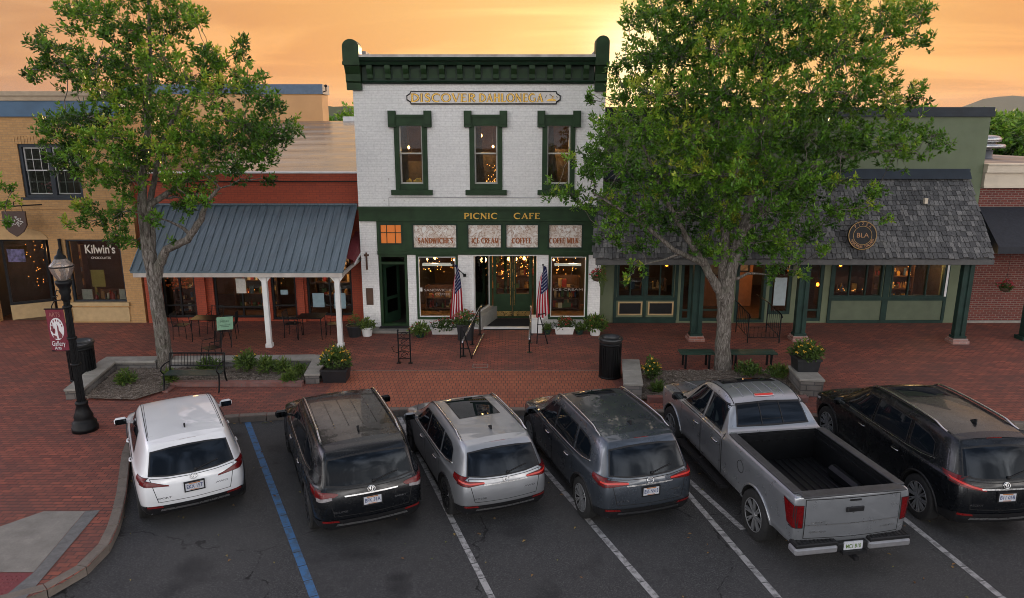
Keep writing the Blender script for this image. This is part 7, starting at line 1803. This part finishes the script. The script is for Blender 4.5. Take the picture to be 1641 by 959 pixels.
def suv(name, label, loc, heading, scale, colour, wheel_r=.365, rim=None, cladding=True, chrome_belt=True, quarter=True, rails='chrome', roofglass=None, light='slim', plate='MC6 B10', emblem=0, badge=('', ''), ribs=0, lights_on=False, reflect=True, glassroof_ridge=False, tail=((.86, .945, 1.10), (.60, .975, 1.065), (.44, .985, 1.05)), plate_z=.84, crease=None, tweak=None, chrome_bar=True, lower='black', spokes=10, spoiler_lamp=True, trim_col=None):
    c = Car(name, label, 'car', loc, heading, SUV, scale, colour, crease or {5: .5, 6: .25, 8: .55, 3: .25}, wheel_r, tweak=tweak or roofy(.0, .0))
    body = c.cut(); r = c.root
    # glasshouse
    q = c.patch('rear_window', 'rear', [(-.715, 1.105), (-.4, 1.065), (0, 1.055), (.4, 1.065), (.715, 1.105)], [(-.635, 1.50), (-.3, 1.535), (0, 1.545), (.3, 1.535), (.635, 1.50)], TINT, off=.006, n=24, rows=10, edge=TRIM, edge_w=.022)
    w = MB(); c.seam(w, 'rear', [(.05, 1.10), (.30, 1.16), (.44, 1.185)], .022, .018); w.ellipsoid(c.pt('rear', .05, 1.10, .02), .03, .025, .03); w.build('wiper', TRIM, r, local=True)
    c.patch('windscreen', 'front', [(-.72, 1.10), (0, 1.115), (.72, 1.10)], [(-.60, 1.52), (0, 1.56), (.60, 1.52)], TINT, off=.005, n=20, rows=8, edge=TRIM, edge_w=.02)
    xs_ = np.linspace(-.63, .63, 19); V, tips_ = [], []
    for x in xs_:
        k_ = 1 - .5 * (abs(x) / .63) ** 4
        a_ = c.pt('top', x, -1.60, .003) or c.pt('top', x * .97, -1.60, .003); b_ = c.pt('top', x * .985, -1.76, .012 * k_) or a_
        e_ = c.pt('rear', x * .985, 1.545, .0) or c.pt('rear', x * .9, 1.54, 0)
        c_ = Vector((b_.x, b_.y - .15 * k_ * c.sy, b_.z - .040)); d_ = c_ + Vector((0, .012, -.032)); tips_.append((c_, d_)); V += [a_, b_, c_, d_, e_]
    sp = MB(); sp.add(V, [(i * 5 + j, i * 5 + j + 1, i * 5 + j + 6, i * 5 + j + 5) for i in range(18) for j in range(4)], 0, False)
    spo = sp.build('spoiler', colour, r, local=True)
    if spoiler_lamp:
        q = MB(); q.add([p + Vector((0, -.003, dz)) for i in range(7, 12) for p, dz in ((tips_[i][0], -.006), (tips_[i][1], .008))], [(2 * i, 2 * i + 1, 2 * i + 3, 2 * i + 2) for i in range(4)]); q.build('high_brake_lamp', TAILB if lights_on else TAILR, spo, local=True)
    gaps = MB()
    for sd_name, sd in c.sides():
        for (nm, lo, up_, b_t, t_t) in (('front_door', .98, .0, 0, 0), ('rear_door', -.03, -1.06, 0, 0)):
            lo_, hi_ = (up_, lo)
            if nm == 'front_door':
                d = c.patch(nm, sd_name, [(-.02, .37), (1.02, .37)], [(-.02, 1.04), (1.06, 1.01)], colour, off=.0025, n=14, rows=10, edge=SEAM, edge_w=.011)
                c.patch('window', sd_name, [(.0, 1.105), (.93, 1.075)], [(.0, 1.545), (.32, 1.525), (.46, 1.47)], TINT, d, off=.006, n=18, rows=8, edge=TRIM, edge_w=.02)
            else:
                d = c.patch(nm, sd_name, [(-1.06, .62), (-.98, .37), (-.04, .37)], [(-1.10, 1.055), (-.04, 1.042)], colour, off=.0025, n=14, rows=10, edge=SEAM, edge_w=.011)
                c.patch('window', sd_name, [(-1.0, 1.13), (-.045, 1.107)], [(-.94, 1.545), (-.045, 1.548)], TINT, d, off=.006, n=16, rows=8, edge=TRIM, edge_w=.02)
            hy = .10 if nm == 'front_door' else -.92
            h = MB(); p0, p1 = c.pt(sd_name, hy, .935, .028), c.pt(sd_name, hy + .19, .93, .028); h.tube([p0 - Vector((sd * .02, 0, 0)), p0.lerp(p1, .15), p0.lerp(p1, .85), p1 - Vector((sd * .02, 0, 0))], .015, 8); h.build('handle', CHROME if chrome_belt else colour, d, local=True)
        if quarter: c.patch('quarter_window', sd_name, [(-1.66, 1.20), (-1.40, 1.155), (-1.07, 1.135)], [(-1.58, 1.42), (-1.40, 1.50), (-1.01, 1.54)], TINT, off=.006, n=12, rows=6, edge=TRIM, edge_w=.018)
        if chrome_belt:
            q = MB(); c.seam(q, sd_name, [(-1.68, 1.185), (-1.4, 1.135), (-1.05, 1.115), (0, 1.09), (.97, 1.06)], .018, .006); q.build('window_trim', CHROME, r, local=True)
        if cladding:
            q = c.patch('sill_trim', sd_name, [(-.98, .27), (.95, .27)], [(-.98, .385), (.95, .375)], TRIM, off=.012, n=16, rows=3)
        # wheel arch lips
        for ax in SUV['axles']:
            pts = []
            for k_ in range(25):
                a_ = math.pi * (1.08 * k_ / 24 - .04); yy = ax * c.sy + wheel_r * 1.19 * math.cos(a_); zz = wheel_r * .98 + wheel_r * 1.19 * math.sin(a_)
                p = c.pt(sd_name, yy / c.sy, zz / c.sz, .002)
                if p is not None: pts.append(p)
            q = MB(); q.tube(pts, .022 if cladding else .012, 6); q.build('arch_trim', TRIM if cladding else colour, r, local=True)
        # roof drip line and rail
        if rails:
            pts = [c.pt('top', sd * .655, y, .045 if -1.5 < y < .25 else .012) for y in np.linspace(-1.68, .38, 16)]
            q = MB(); q.tube([p for p in pts if p is not None], .019, 8)
            q.build('roof_rail', {'chrome': CHROME, 'black': TRIM}[rails], r, local=True)
        pts = [c.pt('top', sd * .64, y, .002) for y in np.linspace(-1.72, .42, 14)]
        gaps.tube([p for p in pts if p is not None], .006, 4)
        # lights
        z0, z1 = tail[0][1:]
        lm = TAILB if lights_on else TAILR
        tl = MB()
        outer = [(sd * x_, a_) for x_, a_, b_ in tail], [(sd * (x_ - .01 * (i_ == 0)), b_) for i_, (x_, a_, b_) in enumerate(tail)]
        tlp = c.patch('tail_light', 'rear', outer[0], outer[1], TAILR, off=.008, n=14, rows=3, edge=TRIM, edge_w=.008)
        c.patch('lens', sd_name, [(-2.23, z0 - .01), (-1.93, z0 + .07)], [(-2.20, z1 + .01), (-1.88, z1 + .005)], TAILR, tlp, off=.008, n=10, rows=3, edge=TRIM, edge_w=.008)
        lb = [(x_ * .97, (a_ + b_) / 2) for x_, a_, b_ in tail]
        c.patch('light_bar', 'rear', [(sd * x_, z_ - .012) for x_, z_ in lb], [(sd * x_, z_ + .016) for x_, z_ in lb], lm, tlp, off=.012, n=10, rows=1)
        if light == 'clear': c.patch('clear_lens', 'rear', [(sd * .84, z0 - .03), (sd * .62, z0 + .0)], [(sd * .84, z0 + .03), (sd * .62, z0 + .045)], SMOKE, tlp, off=.011, n=8, rows=1)
        if reflect: c.patch('reflector', 'rear', [(sd * .78, .505), (sd * .52, .485)], [(sd * .78, .545), (sd * .54, .52)], REFL, off=.012, n=8, rows=1)
        hl = c.patch('headlight', sd_name, [(1.80, .80), (2.16, .70)], [(1.78, .86), (2.14, .79)], LAMP, off=.006, n=8, rows=3, edge=TRIM, edge_w=.01)
        c.patch('lens', 'front', [(sd * .36, .70), (sd * .66, .70)], [(sd * .36, .79), (sd * .66, .80)], LAMP, hl, off=.006, n=8, rows=3)
    # tailgate and bumper
    tg = c.patch('tailgate', 'rear', [(-.60, .60), (0, .585), (.60, .60)], [(-.70, 1.07), (-.4, 1.04), (0, 1.03), (.4, 1.04), (.70, 1.07)], colour, off=.003, n=18, rows=8, edge=SEAM, edge_w=.011)
    c.patch('plate_recess', 'rear', [(-.34, plate_z - .125), (.34, plate_z - .125)], [(-.37, plate_z + .075), (.37, plate_z + .075)], colour, tg, off=.0045, n=10, rows=4)
    if chrome_bar: c.patch('chrome_strip', 'rear', [(-.42, plate_z + .085), (.42, plate_z + .085)], [(-.43, plate_z + .108), (.43, plate_z + .108)], CHROME, tg, off=.013, n=12, rows=1)
    bp = c.patch('bumper', 'rear', [(-.75, .335), (0, .33), (.75, .335)], [(-.80, .55), (-.5, .53), (0, .525), (.5, .53), (.80, .55)], TRIM if lower else colour, off=.010, n=18, rows=4)
    c.patch('bumper_trim', 'rear', [(-.58, .415), (0, .40), (.58, .415)], [(-.56, .46), (0, .445), (.56, .46)], trim_col or STEEL, bp, off=.017, n=14, rows=1)
    for sd_name, sd in c.sides(): c.patch('bumper_side', sd_name, [(-2.25, .34), (-1.99, .34)], [(-2.28, .55), (-1.97, .48)], TRIM if lower else colour, bp, off=.010, n=6, rows=3)
    # bonnet, roof
    c.patch('bonnet', 'top', [(-.76, 1.33), (0, 1.42), (.76, 1.33)], [(-.56, 2.02), (0, 2.10), (.56, 2.02)], colour, off=.003, n=16, rows=10, edge=SEAM, edge_w=.012)
    rp = c.patch('roof_panel', 'top', [(-.625, -1.60), (0, -1.64), (.625, -1.60)], [(-.60, .36), (0, .40), (.60, .36)], colour, off=.002, n=12, rows=14, edge=SEAM, edge_w=.008)
    if roofglass:
        y0, y1, w_ = roofglass; c.patch('sunroof', 'top', [(-w_, y0), (0, y0 - .02), (w_, y0)], [(-w_, y1), (0, y1 + .02), (w_, y1)], TINT, off=.006, n=12, rows=10, edge=TRIM, edge_w=.02)
    for k_ in range(ribs):
        x = -.36 + .72 * k_ / max(1, ribs - 1); q = MB(); c.seam(q, 'top', [(x, -1.3), (x, -.1)], .016, .002); q.build('roof_rib', colour, r, local=True)
    q = MB(); p = c.pt('top', 0, -1.42, 0); q.prism([(p.y - .10, p.z - .005), (p.y + .07, p.z - .005), (p.y - .075, p.z + .075), (p.y - .095, p.z + .07)], -.012, .012, 'yz'); q.build('roof_aerial', TRIM if name != 'pale' else colour, r, local=True)
    gaps.build('roof_gap', SEAM, r, local=True)
    c.mirrors(.90, 1.13, 1.03, colour)
    c.wheels(rim or ALLOY, spokes)
    if plate: c.plate('rear', 0, plate_z - .02, plate)
    if emblem is not None: c.ring(tg, 'badge', 'rear', 0, plate_z + .155, .058, .046, .007, CHROME, .012, kind=emblem)
    if badge[0]: c.text(tg, 'lettering', badge[0], 'rear', -.50, plate_z - .16, .22, .045, CHROME, .008)
    if badge[1]: c.text(tg, 'lettering', badge[1], 'rear', .46, plate_z - .06, .20, .04, CHROME, .008)
    # underbody so the arches stay closed
    q = MB(); y0, y1 = SUV['axles'][0] * c.sy, SUV['axles'][1] * c.sy
    q.box(-.66 * c.sx, .66 * c.sx, -2.0 * c.sy, 1.95 * c.sy, .22 * c.sz, .85 * c.sz); q.build('underbody', WELL, r, local=True)
    # occupants' cabin hint is behind dark glass
    return c
PW = paint('white_pearl_paint', (.66, .67, .68), rough=.3)
PB = paint('black_car_paint', (.0038, .0046, .006), rough=.2, coat=.38)
PS = paint('silver_car_paint', (.31, .32, .335), metal=.6, rough=.28)
PG_ = paint('slate_grey_car_paint', (.055, .066, .082), metal=.55, rough=.24)
PT = paint('silver_truck_paint', (.265, .278, .295), metal=.6, rough=.26)
GZ = -.14
def roofy(dw, dz, back=0.0):
    """a squarer cabin: wider and taller roof, more upright tail"""
    def f(si, a):
        if si <= 5: a[9] += .012; a[10] += dw + .042; a[11] += dw + .05; a[17] += dz; a[18] += dz; a[19] += dz
        if si == 0: a[4] += back; a[5] += back
        if si == 1: a[4] += back * .7; a[5] += back * .7
        return a
    return f
suv('hatchback_car', 'white crossover car nearest the street lamp', (-6.57, 13.2, GZ), -29.9, (.965, .93, .90), PW, .34, ALLOYD, chrome_belt=False, rails=None, plate='EKX 1ST', badge=('SPORT', 'AWD'), chrome_bar=False, emblem=0, quarter=False, tail=((.86, .945, 1.08), (.66, .92, 1.01), (.42, .895, .915)))
suv('parked_suv', 'glossy black SUV with ribbed roof right of the blue line', (-3.31, 13.11, GZ), -23.0, (1.03, 1.11, .975), PB, .39, ALLOYD, rails='chrome', ribs=4, light='clear', plate='BFK 31A', badge=('ECLIPSE', 'SPORT'), tweak=roofy(.03, .0, -.06), emblem=0, tail=((.86, .90, 1.05), (.68, .91, 1.03), (.54, .95, 1.0)))
suv('parked_suv', 'silver SUV with a dark glass sunroof between the black and the slate grey SUVs', (-.89, 13.3, GZ), -21.2, (.94, .94, .88), PS, .345, ALLOYD, rails='chrome', roofglass=(-.85, .22, .43), plate=None, badge=('NX250', 'AWD'), emblem=1, lights_on=True, tail=((.86, .95, 1.10), (.70, .925, 1.03), (.42, .95, .995)))
suv('parked_suv', 'slate grey SUV with chrome bumper trim left of the pickup', (1.66, 13.25, GZ), -16.8, (1.0, 1.0, .975), PG_, .37, ALLOY, rails='chrome', roofglass=(.0, .32, .42), plate='B55 N518', badge=('4WD', 'LIMITED'), emblem=2, lights_on=True, trim_col=CHROME, tail=((.86, .93, 1.08), (.62, .94, 1.04), (.40, .955, 1.0)))
suv('parked_suv', 'long black SUV with chrome roof rails right of the pickup', (7.92, 13.23, GZ), -4.3, (.97, 1.09, 1.04), PB, .40, ALLOY, rails='chrome', roofglass=(-.35, .22, .45), plate='B11 05B', badge=('ASCENT', ''), emblem=0, lights_on=True, tail=((.86, 1.0, 1.12), (.6, .935, 1.01), (.36, .90, .945)))

# ------------------------------------------------------------------ pickup
def pickup(label, loc, heading, scale):
    c = Car('pickup_truck', label, 'pickup truck', loc, heading, PICK, scale, PT, {5: .4, 6: .3, 7: .45, 8: .45, 3: .2}, .43)
    sx, sy, sz = scale
    bed = MB(); bed.box(-.80 * sx, .80 * sx, -2.83 * sy, -.66 * sy, .80 * sz, 2.2)
    BEDM = mat('black_bedliner', (.0035, .004, .005), .4, var=.3, scale=7, bump=.15, bscale=80, spec=.3)
    c.cut([(bed, BEDM)]); r = c.root
    lin = MB(); x1, y0, y1, zf, zr = .795 * sx, -2.825 * sy, -.665 * sy, .815 * sz, 1.37 * sz
    lin.box(-x1, x1, y0, y1, zf - .01, zf)
    for i in range(11): x = -x1 + .1 + i * (2 * x1 - .2) / 10; lin.box(x - .035, x + .035, y0 + .04, y1 - .04, zf + .001, zf + .022, bev=.008)
    for sd in (-1, 1):
        wx = sd * x1; lin.box(min(wx, wx - sd * .03), max(wx, wx - sd * .03), y0, y1, zf + .001, zr - .02)
        ya = PICK['axles'][0] * sy; lin.box(min(wx - sd * .03, wx - sd * .22), max(wx - sd * .03, wx - sd * .22), ya - .42, ya + .42, zf + .002, zf + .24, bev=.06)
        lin.box(min(wx - sd * .03, wx - sd * .05), max(wx - sd * .03, wx - sd * .05), y0 + .02, y1 - .02, zr - .16, zr - .10)
    lin.box(-x1 + .03, x1 - .03, y1 - .03, y1, zf + .002, zr - .02)
    for i in range(9): lin.box(-.55 + i * .135, -.48 + i * .135, y1 - .042, y1 - .031, zr - .16, zr - .13)
    lin.box(-x1 + .03, x1 - .03, y0, y0 + .03, zf + .002, zr - .02)
    lin.build('bed_liner', BEDM, r, local=True)
    for sd in (-1, 1): cap = MB(); cap.box(min(sd * .79, sd * .945) * sx, max(sd * .79, sd * .945) * sx, -2.86 * sy, -.68 * sy, 1.374 * sz, 1.374 * sz + .035, bev=.012); cap.build('bed_rail_cap', mat('grey_black_rail', (.035, .035, .037), .5, var=.25, scale=6), r, local=True)
    # tailgate
    tg = c.patch('tailgate', 'rear', [(-.80, .68), (0, .675), (.80, .68)], [(-.80, 1.33), (0, 1.335), (.80, 1.33)], PT, off=.006, n=16, rows=8, edge=SEAM, edge_w=.012)
    q = MB(); p = c.pt('rear', 0, 1.36, 0); q.box(-.86 * sx, .86 * sx, p.y - .02, -2.82 * sy, 1.372 * sz, 1.372 * sz + .03, bev=.01); q.build('tailgate_cap', MATS['grey_black_rail'], tg, local=True)
    c.patch('crease_line', 'rear', [(-.79, .905), (.79, .905)], [(-.79, .917), (.79, .917)], STEEL, tg, off=.012, n=12, rows=1)
    q = MB(); p = c.pt('rear', 0, 1.13, 0); q.box(-.15, .15, p.y - .03, p.y, 1.10 * sz, 1.10 * sz + .085, bev=.025); q.build('handle', TRIM, tg, local=True)
    q = MB(); q.box(-.09, .09, p.y - .012, p.y, 1.28 * sz, 1.28 * sz + .025); q.build('camera_pod', TRIM, tg, local=True)
    c.text(tg, 'lettering', 'LARIAT', 'rear', -.58, .95, .22, .045, STEEL, .010); c.text(tg, 'lettering', 'ECOBOOST', 'rear', .60, .80, .22, .04, STEEL, .010); c.text(tg, 'lettering', 'SUPERCREW', 'rear', -.58, .79, .26, .045, STEEL, .010)
    # bumper with step
    yb = -2.98 * sy; q = MB()
    SB = mat('satin_bumper', (.26, .26, .27), .42, metal=.5, var=.15, scale=8)
    for x0, x1_ in ((-.98, -.26), (.26, .98)): q = MB(); q.box(x0 * sx, x1_ * sx, yb - .13, yb + .10, .46 * sz, .585 * sz, bev=.03); bp = q.build('bumper', SB, r, local=True)
    q = MB()
    for x0, x1_ in ((-.98, -.26), (.26, .98)): q.box(x0 * sx + .01, x1_ * sx - .01, yb - .125, yb + .09, .585 * sz + .001, .585 * sz + .065, bev=.015)
    for i in range(10):
        for s_ in (-1, 1): q.box(s_ * (.34 + i * .065) - .02, s_ * (.34 + i * .065) + .02, yb - .11, yb + .04, .585 * sz + .066, .585 * sz + .072)
    q.box(-.26 * sx, .26 * sx, yb - .10, yb + .10, .44 * sz, .60 * sz, bev=.02); q.box(-.2, .2, yb - .17, yb - .05, .44 * sz, .49 * sz); q.build('step_pad', TRIM, bp, local=True)
    q = MB(); q.box(-.035, .035, yb - .22, yb + .1, .36 * sz, .42 * sz); q.build('tow_hitch', TRIM, r, local=True)
    q = MB(); w, h, y = .31, .155, yb - .112; zc = .545 * sz; q.box(-w / 2, w / 2, y, y + .02, zc - h / 2, zc + h / 2); pl = q.build('number_plate', PLATE, r, local=True)
    q = MB(); q.text('MC1 B10', .095, 0, y - .001, zc, width=w * .8, extrude=.001, bold=.012); q.build('lettering', mat('plate_green_ink', (.08, .14, .02), .5), pl, local=True)
    for sd_name, sd in c.sides():
        tl = c.patch('tail_light', 'rear', [(sd * .972, .86), (sd * .82, .86)], [(sd * .965, 1.24), (sd * .82, 1.24)], TAILR, off=.008, n=4, rows=8, edge=TRIM, edge_w=.008)
        c.patch('lens', sd_name, [(-2.972, .86), (-2.80, .90)], [(-2.972, 1.24), (-2.68, 1.27)], TAILR, tl, off=.008, n=8, rows=8, edge=TRIM, edge_w=.008)
        fd = c.patch('front_door', sd_name, [(.42, .52), (1.38, .52)], [(.42, 1.245), (1.42, 1.215)], PT, off=.0025, n=14, rows=10, edge=SEAM, edge_w=.012)
        c.patch('window', sd_name, [(.47, 1.305), (1.36, 1.262)], [(.47, 1.80), (.86, 1.785), (.98, 1.70)], TINT, fd, off=.006, n=16, rows=8, edge=TRIM, edge_w=.022)
        rd = c.patch('rear_door', sd_name, [(-.46, .52), (.40, .52)], [(-.46, 1.25), (.40, 1.245)], PT, off=.0025, n=14, rows=10, edge=SEAM, edge_w=.012)
        c.patch('window', sd_name, [(-.36, 1.318), (.40, 1.305)], [(-.28, 1.785), (.40, 1.80)], TINT, rd, off=.006, n=16, rows=8, edge=TRIM, edge_w=.022)
        for d, hy in ((fd, .50), (rd, -.36)):
            h_ = MB(); p0, p1 = c.pt(sd_name, hy, 1.10, .03), c.pt(sd_name, hy + .2, 1.10, .03); h_.tube([p0 - Vector((sd * .025, 0, 0)), p0.lerp(p1, .15), p0.lerp(p1, .85), p1 - Vector((sd * .025, 0, 0))], .018, 8); h_.build('handle', CHROME, d, local=True)
        q = MB(); c.seam(q, sd_name, [(-.40, 1.298), (.45, 1.283), (1.40, 1.24)], .02, .006); q.build('window_trim', CHROME, r, local=True)
        q = MB(); q.bar((sd * 1.0 * sx, -.75 * sy, .38 * sz), (sd * 1.0 * sx, 1.38 * sy, .38 * sz), .17, .05); q.bar((sd * 1.0 * sx, -.7 * sy, .41 * sz), (sd * 1.0 * sx, 1.33 * sy, .41 * sz), .12, .012); q.bar((sd * .85 * sx, .4 * sy, .44 * sz), (sd * 1.0 * sx, .4 * sy, .38 * sz), .05); q.build('running_board', TRIM, r, local=True)
        for ax in PICK['axles']:
            pts = []
            for k_ in range(25):
                a_ = math.pi * k_ / 24; p = c.pt(sd_name, (ax * c.sy + .43 * 1.2 * math.cos(a_)) / c.sy, (.43 * .98 + .43 * 1.2 * math.sin(a_)) / c.sz, .004)
                if p is not None: pts.append(p)
            q = MB(); q.tube(pts, .02, 6); q.build('arch_trim', PT, r, local=True)
        q = MB(); pts = [c.pt('top', sd * .66, y, .004) for y in np.linspace(-.25, .82, 10)]; q.tube([p for p in pts if p is not None], .008, 5); q.build('roof_gap', SEAM, r, local=True)
        if sd < 0:
            q = MB(); P = [c.pt(sd_name, -1.28 + .11 * math.cos(a_) / sy, 1.06 + .11 * math.sin(a_), .003) for a_ in np.linspace(0, 6.28, 20)]; q.tube(P, .005, 4); q.build('fuel_flap', SEAM, r, local=True)
    q = MB(); c.seam(q, 'left', [(-.53, .56), (-.53, 1.34)], .014); c.seam(q, 'right', [(-.53, .56), (-.53, 1.34)], .014); q.build('cab_gap', SEAM, r, local=True)
    rw = c.patch('rear_window', 'rear', [(-.72, 1.45), (0, 1.44), (.72, 1.45)], [(-.64, 1.795), (0, 1.82), (.64, 1.795)], TINT, off=.006, n=18, rows=8, edge=TRIM, edge_w=.025)
    q = MB(); c.seam(q, 'rear', [(-.21, 1.46), (-.20, 1.80)], .02, .01); c.seam(q, 'rear', [(.21, 1.46), (.20, 1.80)], .02, .01); c.seam(q, 'rear', [(-.2, 1.55), (.2, 1.55)], .008, .009); q.build('slider_frame', TRIM, rw, local=True)
    c.patch('high_brake_lamp', 'rear', [(-.20, 1.865), (.20, 1.865)], [(-.19, 1.90), (.19, 1.90)], TAILB, off=.012, n=8, rows=1, edge=CHROME, edge_w=.008)
    c.patch('windscreen', 'front', [(-.78, 1.30), (0, 1.31), (.78, 1.30)], [(-.64, 1.79), (0, 1.83), (.64, 1.79)], TINT, off=.005, n=18, rows=8, edge=TRIM, edge_w=.02)
    c.patch('sunroof', 'top', [(-.56, .46), (.56, .46)], [(-.54, .80), (.54, .80)], TINT, off=.006, n=10, rows=6, edge=TRIM, edge_w=.02)
    for k_ in range(5):
        x = -.42 + .21 * k_; q = MB(); c.seam(q, 'top', [(x, -.12), (x, .38)], .022, .001); q.build('roof_rib', PT, r, local=True)
    c.patch('bonnet', 'top', [(-.82, 1.76), (0, 1.84), (.82, 1.76)], [(-.72, 2.62), (0, 2.66), (.72, 2.62)], PT, off=.003, n=14, rows=10, edge=SEAM, edge_w=.012)
    for sd in (-1, 1): q = MB(); c.seam(q, 'top', [(sd * .30, 1.9), (sd * .40, 2.6)], .03, .004); q.build('bonnet_ridge', PT, r, local=True)
    c.mirrors(1.22, 1.42, 1.16, TRIM)
    PICK['tw'] = 1.0
    c.wheels(ALLOY, 8, .66, .27)
    q = MB(); q.box(-.68 * sx, .68 * sx, -2.7 * sy, 2.4 * sy, .34, .74 * sz); q.build('underbody', WELL, r, local=True)
    return c
pickup('silver crew cab pickup truck with empty black bed', (4.71, 12.8, GZ), -9.2, (.985, .995, .99))
